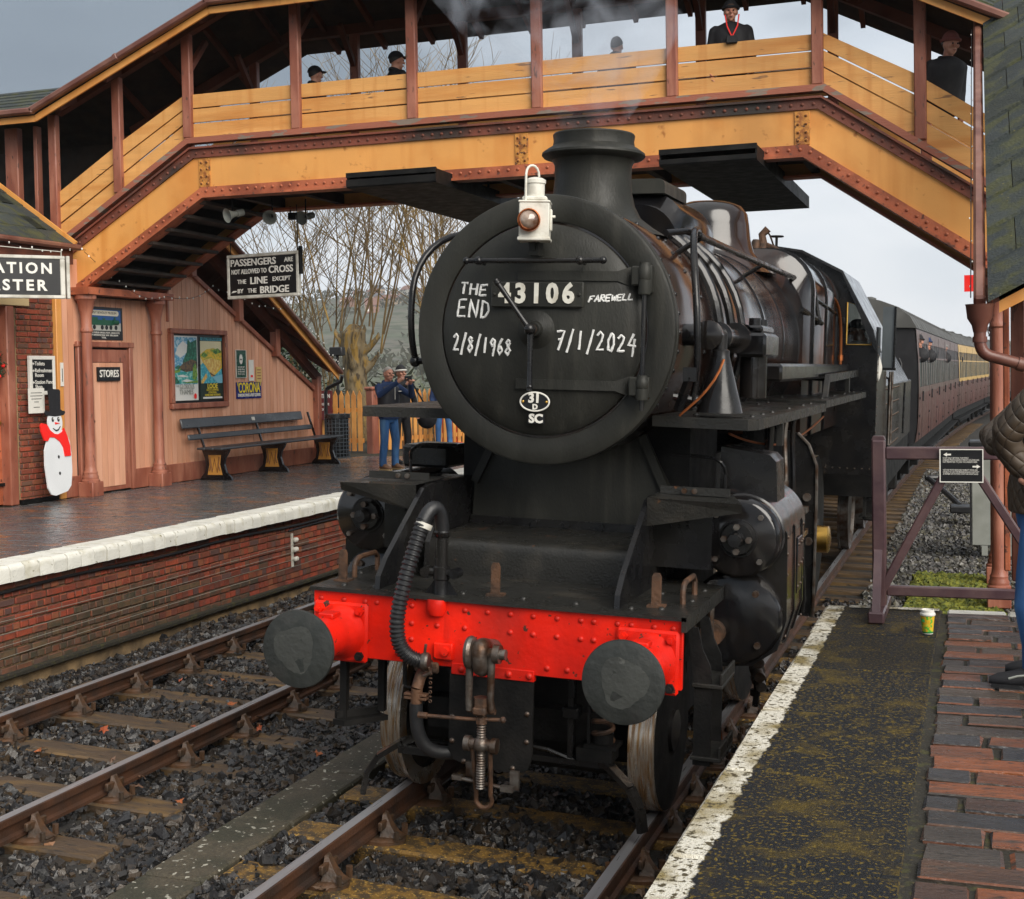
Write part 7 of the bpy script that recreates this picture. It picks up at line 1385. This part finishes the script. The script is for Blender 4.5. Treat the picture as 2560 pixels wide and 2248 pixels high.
# man at the right edge in a quilted jacket
QJ = M('quilted olive jacket', (.050, .034, .020), .6, bump=.2, bscale=120, var=.35, col2=(.075, .050, .030), scale=5)
n = QJ.node_tree.nodes; l = QJ.node_tree.links; tc = n.new('ShaderNodeTexCoord'); sx_ = n.new('ShaderNodeSeparateXYZ'); l.new(tc.outputs['Object'], sx_.inputs[0])
def mt(op, a, b_=None, v=None):
    q = n.new('ShaderNodeMath'); q.operation = op
    for i, w_ in enumerate((a, b_)):
        if w_ is not None: (l.new(w_, q.inputs[i]) if hasattr(w_, 'links') else setattr(q.inputs[i], 'default_value', w_))
    return q.outputs[0]
hu = mt('SUBTRACT', sx_.outputs['X'], sx_.outputs['Y']); fs = []
for op in ('ADD', 'SUBTRACT'): fs.append(mt('POWER', mt('ABSOLUTE', mt('SINE', mt('MULTIPLY', mt(op, hu, sx_.outputs['Z']), 38.))), .35))
bp = n.new('ShaderNodeBump'); bp.inputs['Strength'].default_value = .8; bp.inputs['Distance'].default_value = .012; l.new(mt('MULTIPLY', fs[0], fs[1]), bp.inputs['Height']); l.new(bp.outputs[0], n['Principled BSDF'].inputs['Normal'])
pm_ = thing('person', 'man in quilted olive jacket and blue jeans cut off by the right edge', 'person', (2.80,.5,.9), local=True)
b = MB(); b.loft([[(rx*math.cos(a)+xo, ry*math.sin(a), z) for a in [i*math.pi/12 for i in range(24)]] for rx, ry, z, xo in ((.165,.22,.86,.02),(.17,.225,.98,.02),(.165,.22,1.12,.04),(.17,.225,1.30,.08),(.165,.235,1.42,.12),(.13,.19,1.53,.16),(.07,.08,1.60,.19))])
b.tube([(.10,-.20,1.53),(.04,-.25,1.48),(-.06,-.27,1.38),(-.155,-.25,1.265),(-.15,-.22,1.20),(-.09,-.22,1.10),(-.02,-.24,1.05)], [.085,.088,.082,.076,.074,.062,.052], 16)
b.tube([(.1,.20,1.52),(.05,.25,1.47),(-.10,.26,1.32),(-.22,.20,1.22),(-.20,.05,1.18)], [.085,.085,.075,.07,.055], 14); remesh(part('jacket', b, QJ, pm_), .012, 4)
b = MB(); b.loft([[(rx*math.cos(a)+.02, ry*math.sin(a), z) for a in [i*math.pi/8 for i in range(16)]] for rx, ry, z in ((.12,.17,.78),(.135,.18,.88),(.13,.175,.98))])
b.tube([(.02,-.10,.85),(-.03,-.13,.55),(-.045,-.15,.40),(-.02,-.15,.22),(-.015,-.15,.09)], [.105,.085,.078,.07,.072], 14); b.tube([(.04,.10,.85),(.03,.12,.50),(.06,.14,.25),(.07,.14,.09)], [.105,.082,.07,.07], 14); remesh(part('jeans', b, 'denim', pm_), .012, 4)
for fx, fy in ((-.02,-.15), (.06,.14)):
    b = MB(); b.loft([[(fx+x, fy+rx*math.cos(a), z0+rz_*math.sin(a)) for a in [i*math.pi/6 for i in range(12)]] for x, rx, rz_, z0 in ((.10,.03,.035,.05),(.06,.044,.06,.068),(-.02,.047,.062,.068),(-.10,.05,.04,.05),(-.18,.045,.03,.04),(-.22,.022,.018,.034))]); sh = part('shoe', b, 'blackcloth', pm_)
    b = MB(); b.prism([(fx+.11,fy-.04),(fx+.11,fy+.04),(fx-.08,fy+.054),(fx-.21,fy+.035),(fx-.21,fy-.035),(fx-.08,fy-.054)][::-1], .0, .024, XY); part('sole', b, 'cable', sh, False); b = MB(); b.tube([(fx-.02,fy-.048,.08),(fx-.09,fy-.05,.07),(fx-.13,fy-.046,.055)], .006, 5); part('shoe_trim', b, 'grey', sh)
b = MB(); hand_mb(b, (-.07,-.24,1.04), (.8,.1,-.4), (-1,0,0), .7, 1.); m = head_mb(b, (.24,0,1.735), R(-90)); remesh(part('body', b, 'skin', pm_), .009, 2); finish_head(pm_, m, hairmat='darkhair')
# ================================================================ TREES, HILLSIDE, HOUSES
def limb(b, p, d, L, r, n, rr, up=.25, wob=.18):
    pts = [p]; rs = [r]; d = d.normalized()
    for i in range(n):
        d = (d+Vector((rr.uniform(-wob,wob), rr.uniform(-wob,wob), rr.uniform(-wob*.5,wob)+up*.12))).normalized(); p = p+d*(L/n); pts.append(p); rs.append(r*(1-.85*(i+1)/n)+.003)
    b.tube(pts, rs, 5 if r > .03 else 4); return pts, d
def shoots(b, p0, d0, L, r, rr, depth):
    pts, d = limb(b, p0, d0, L, r, 6, rr, .3, .10)
    if depth:
        k = 9 if depth > 1 else 5
        for i in range(k):
            f = rr.uniform(.2, .95)*(len(pts)-1); j = int(f); q = pts[j].lerp(pts[min(j+1, len(pts)-1)], f-j); a = rr.uniform(0, 6.28)
            dv = Vector((math.cos(a)*.8, math.sin(a)*.8, rr.uniform(.35,1.0))); shoots(b, q, dv, L*rr.uniform(.25,.45), max(.005, r*.40), rr, depth-1)
def pollard(x, y, h, r, n, seed, label, L=(5, 8), grp=None, z0=.6, depth=2):
    t = thing('bare_tree', label, 'tree', (x,y,z0), group=grp); rr = random.Random(seed); b = MB()
    base = Vector((x, y, z0)); top = base+Vector((rr.uniform(-.3,.3), rr.uniform(-.3,.3), h))
    b.tube([base, base.lerp(top, .3)+Vector((rr.uniform(-.1,.1),0,0)), base.lerp(top, .7)+Vector((rr.uniform(-.12,.12),0,0)), top, top+Vector((0,0,.25))], [r*1.25, r*.95, r*.85, r*.98, r*.35], 12)
    heads = [top]
    for k in range(6):
        a = rr.uniform(0, 6.28); q = base.lerp(top, rr.uniform(.6,.95)); e = q+Vector((math.cos(a)*r*rr.uniform(1.,2.), math.sin(a)*r*1.4, rr.uniform(.35,.9))); b.tube([q, q.lerp(e, .6)-Vector((0,0,.08)), e, e+Vector((0,0,.12))], [r*.42, r*.26, r*.17, r*.06], 8); heads.append(e)
    for k in range(16):
        a = rr.uniform(0, 6.28); q = base.lerp(top, rr.uniform(.1,1.02)); b.ball(q+Vector((math.cos(a)*r*.75, math.sin(a)*r*.75, 0)), r*rr.uniform(.16,.30), 7, 5, (1, 1, rr.uniform(1,2.4)))
    b.v = [(p[0]+rr.uniform(-.018,.018), p[1]+rr.uniform(-.018,.018), p[2]+rr.uniform(-.018,.018)) for p in b.v]
    o = part('trunk', b, 'bark', t); remesh(o, max(.03, r*.08), 1)
    b = MB()
    for k in range(n):
        q = heads[k % len(heads)]; a = rr.uniform(0, 6.28); sp = rr.uniform(.05,.38)
        shoots(b, q+Vector((math.cos(a)*r*.4, math.sin(a)*r*.4, .05)), Vector((math.cos(a)*sp, math.sin(a)*sp, 1)), rr.uniform(*L), rr.uniform(.018,.034), rr, depth)
    part('crown', b, 'twig', t)
pollard(-13.6,26.5,3.1,.36,13,1,'thick hollow pollarded tree nearest behind the picket fence',(5.5,8)); pollard(-11.5,27.5,2.4,.26,9,2,'pale pollarded tree right of the hollow one, behind the photographers',(6,9)); pollard(-10.2,25,1.6,.22,9,3,'leaning bare tree close against the smokebox edge',(5,8))
pollard(-15.6,29,1.2,.15,8,4,'slim bare tree left of the hollow pollard',(6,9)); pollard(-18.0,31,1.0,.13,8,5,'slim bare tree seen above the stair roof',(7,10)); pollard(-9.3,29,1.0,.14,8,6,'slender many-stemmed tree behind the smokebox rim',(6,9))
pollard(-17.5,17.5,4.,.12,9,7,'dark bare tree glimpsed through the landing posts at left',(1.0,1.9))
sh = thing('evergreen_shrub', 'dark evergreen shrub seen below the stair roof', 'shrub', (-14.6,24.5,.7)); rr = random.Random(5)
b = MB(); b.cyl((-14.6,24.5,.4), (-14.6,24.5,3.2), .06, .02, 6); part('stem', b, 'bark', sh); b = MB()
for k in range(3200):
    h = rr.uniform(0,1); a = rr.uniform(0,6.28); q = (1.5*(1-h*.75))*math.sqrt(rr.uniform(.1,1)); c = Vector((-14.6+q*math.cos(a), 24.5+q*math.sin(a), .9+h*3.0)); d = Vector((rr.uniform(-1,1), rr.uniform(-1,1), rr.uniform(-.3,.6))).normalized()*.16; w_ = Vector((-d.y, d.x, rr.uniform(-.05,.05)))*.3; b.add([c-w_, c+d, c+w_], [(0,1,2)])
part('crown', b, 'foliage', sh, False)
b = MB(); rr = random.Random(9)
for k in range(1500):
    x = rr.uniform(-16,-8); y = rr.uniform(21.8,25); p = Vector((x, y, .6)); q = p+Vector((rr.uniform(-.5,.5), rr.uniform(-.3,.3), rr.uniform(.5,1.5))); b.tube([p, p.lerp(q, .5)+Vector((rr.uniform(-.1,.1),0,.1)), q], [.012,.009,.004], 3)
o = part('dry_undergrowth', b, 'twig'); tag(o, 'tangle of dry stems behind the picket fence', 'undergrowth', kind='stuff')
def hz_(x, y):
    t = min(1, max(0, (y-230)/700)); t = t*t*(3-2*t); u = min(1, max(0, (40-x)/300)); return -.6+t*(15+42*u)*(1+.10*math.sin(x*.013+y*.007)+.06*math.sin(x*.041))
nx, ny = 70, 34; b = MB()
for j in range(ny):
    for i in range(nx): x = lerp(-900, 500, i/(nx-1)); y = lerp(230, 1200, j/(ny-1)); b.v.append((x, y, hz_(x, y)))
b.f = [(j*nx+i, j*nx+i+1, (j+1)*nx+i+1, (j+1)*nx+i) for j in range(ny-1) for i in range(nx-1)]; struct('hillside', b, 'hill')
HM = [plain('house brick', (.22, .12, .085)), plain('house render', (.50, .48, .43)), plain('house buff', (.30, .23, .17))]; HR = [plain('house tiles', (.18, .09, .065)), plain('house slates', (.09, .09, .10))]
rr = random.Random(31); hs = []
while len(hs) < 46:
    y = rr.uniform(620, 960); x = rr.uniform(-.50, -.27)*y; 
    if all(math.hypot(x-a, y-c) > 24 for a, c in hs): hs.append((x, y))
for k, (x, y) in enumerate(hs):
    z = hz_(x, y)-.3; w, d, h = rr.uniform(6,9), rr.uniform(5,7), rr.uniform(3.5,5)
    t = thing('hillside_house', 'small house on the far hillside behind the bare trees', 'house', (x,y,z), (0,0,rr.uniform(-.5,.5)), group='houses on the far hillside', local=True)
    part('wall', MB().box((-w/2,-d/2,0), (w/2,d/2,h)), HM[k % 3], t, False); part('roof', MB().prism([(-d/2-.4,h),(d/2+.4,h),(0,h+d*.42)], -w/2-.3, w/2+.3, YZ), HR[k % 2], t, False)
    for i in range(3):
        for zz in (1.0, 3.3): part('window', MB().box((-w/2+w*(i+.5)/3-.55,-d/2-.06,zz), (-w/2+w*(i+.5)/3+.55,-d/2+.02,zz+1.2)), 'glass' if (i+k) % 3 else 'letter', t, False)
    part('chimney', MB().box((w*.3,-.4,h+d*.2), (w*.3+.8,.4,h+d*.42+1.2)), HM[0], t, False)
for k in range(16):                                          # ridge and hillside trees
    rr = random.Random(k+70)
    if k < 9: y = rr.uniform(235,300); x = (lerp(.015,.062,k/8)-.035)*y+rr.uniform(-2,2); h = rr.uniform(5,8)
    else: y = rr.uniform(480,850); x = rr.uniform(-.49,-.28)*y; h = rr.uniform(5,8)
    z = hz_(x, y)-.3; t = thing('far_tree', 'bare tree on the skyline above the carriages' if k < 9 else 'bare tree among the houses on the far hillside', 'tree', (x,y,z), group='trees on the skyline' if k < 9 else 'trees on the far hillside')
    b = MB(); b.cyl((x,y,z-1), (x,y,z+h*.5), .35, .2, 6); part('trunk', b, 'bark', t); b = MB()
    for q in range(9): a = rr.uniform(0,6.28); shoots(b, Vector((x,y,z+h*rr.uniform(.25,.5))), Vector((math.cos(a)*.7, math.sin(a)*.7, .8)), h*rr.uniform(.5,.8), .12, rr, 2)
    part('crown', b, 'twig', t)
b = MB(); rr = random.Random(55)                             # hedgerows and copses on the hillside
for k in range(70):
    y = rr.uniform(330,1000); x = rr.uniform(-.55,-.22)*y; a = rr.uniform(-.35,.35); L = rr.uniform(20,90); hh = rr.uniform(2.5,7)
    for i in range(int(L*1.1)):
        q = rr.uniform(-.5,.5)*L; px_, py_ = x+q*math.cos(a), y+q*math.sin(a)*2+rr.uniform(-3,3); c = Vector((px_, py_, hz_(px_, py_)+rr.uniform(0,hh))); d = Vector((rr.uniform(-1,1), rr.uniform(-.4,.4), rr.uniform(.2,1))).normalized()*rr.uniform(1.5,3); w_ = Vector((d.z, .1, -d.x))*.35; b.add([c-w_, c+d, c+w_], [(0,1,2)])
o = part('hillside_hedges', b, plain('winter hedge', (.055, .055, .035), .9), None, False); tag(o, 'dark hedgerows and copses across the far hillside', 'hedges', kind='stuff')
# ---- far hedges closing the view
b = MB(); rr = random.Random(77)
for k in range(2600):
    x = rr.uniform(-75,-12); y = rr.uniform(60,80); c = Vector((x, y, rr.uniform(-.3,2.6))); d = Vector((rr.uniform(-1,1), rr.uniform(-1,1), rr.uniform(-.2,1))).normalized()*.9; w_ = Vector((-d.y, d.x, .1))*.25; b.add([c-w_, c+d, c+w_], [(0,1,2)])
o = part('far_hedge', b, 'hill', None, False); tag(o, 'low scrubby hedge line beyond the bare trees', 'hedge', kind='stuff')
# ---- steam drifting from the chimney
sm_ = MB(); rr = random.Random(4); sm_.loft([[(cx+rx*math.cos(a), cy_+rx*.9*math.sin(a), z) for a in [i*math.pi/8 for i in range(16)]] for cx, cy_, rx, z in ((.16,1.8,.18,4.06),(.10,1.9,.42,4.35),(-.05,2.1,.72,4.75),(-.25,2.4,.95,5.2),(-.45,2.7,.9,5.6),(-.5,2.9,.5,5.9))])
o = part('smoke', sm_, None); tag(o, 'thin blue-grey smoke drifting above the chimney', 'smoke', kind='stuff')
m = bpy.data.materials.new('smoke volume'); m.use_nodes = True; n = m.node_tree.nodes; l = m.node_tree.links; n.remove(n['Principled BSDF'])
pv = n.new('ShaderNodeVolumePrincipled'); pv.inputs['Color'].default_value = (.75, .80, .9, 1); tc = n.new('ShaderNodeTexCoord'); nt = n.new('ShaderNodeTexNoise'); nt.inputs['Scale'].default_value = 2.6; nt.inputs['Detail'].default_value = 4; nt.inputs['Distortion'].default_value = 1.2; l.new(tc.outputs['Object'], nt.inputs['Vector'])
mr = n.new('ShaderNodeMapRange'); mr.inputs['From Min'].default_value = .52; mr.inputs['From Max'].default_value = .72; mr.inputs['To Min'].default_value = 0; mr.inputs['To Max'].default_value = 1.3; l.new(nt.outputs[0], mr.inputs[0]); l.new(mr.outputs[0], pv.inputs['Density']); l.new(pv.outputs[0], n['Material Output'].inputs['Volume']); o.data.materials.clear(); o.data.materials.append(m)
# ---- haze
b = MB(); b.box((-1400,-60,-1.6), (1400,1300,110)); hzo = part('haze', b, None, None, False); tag(hzo, 'pale winter haze filling the air', 'haze', kind='stuff')
m = bpy.data.materials.new('haze volume'); m.use_nodes = True; n = m.node_tree.nodes; l = m.node_tree.links; n.remove(n['Principled BSDF']); pv = n.new('ShaderNodeVolumePrincipled'); pv.inputs['Color'].default_value = (.86, .92, 1, 1); pv.inputs['Density'].default_value = .0002; l.new(pv.outputs[0], n['Material Output'].inputs['Volume']); hzo.data.materials.append(m)
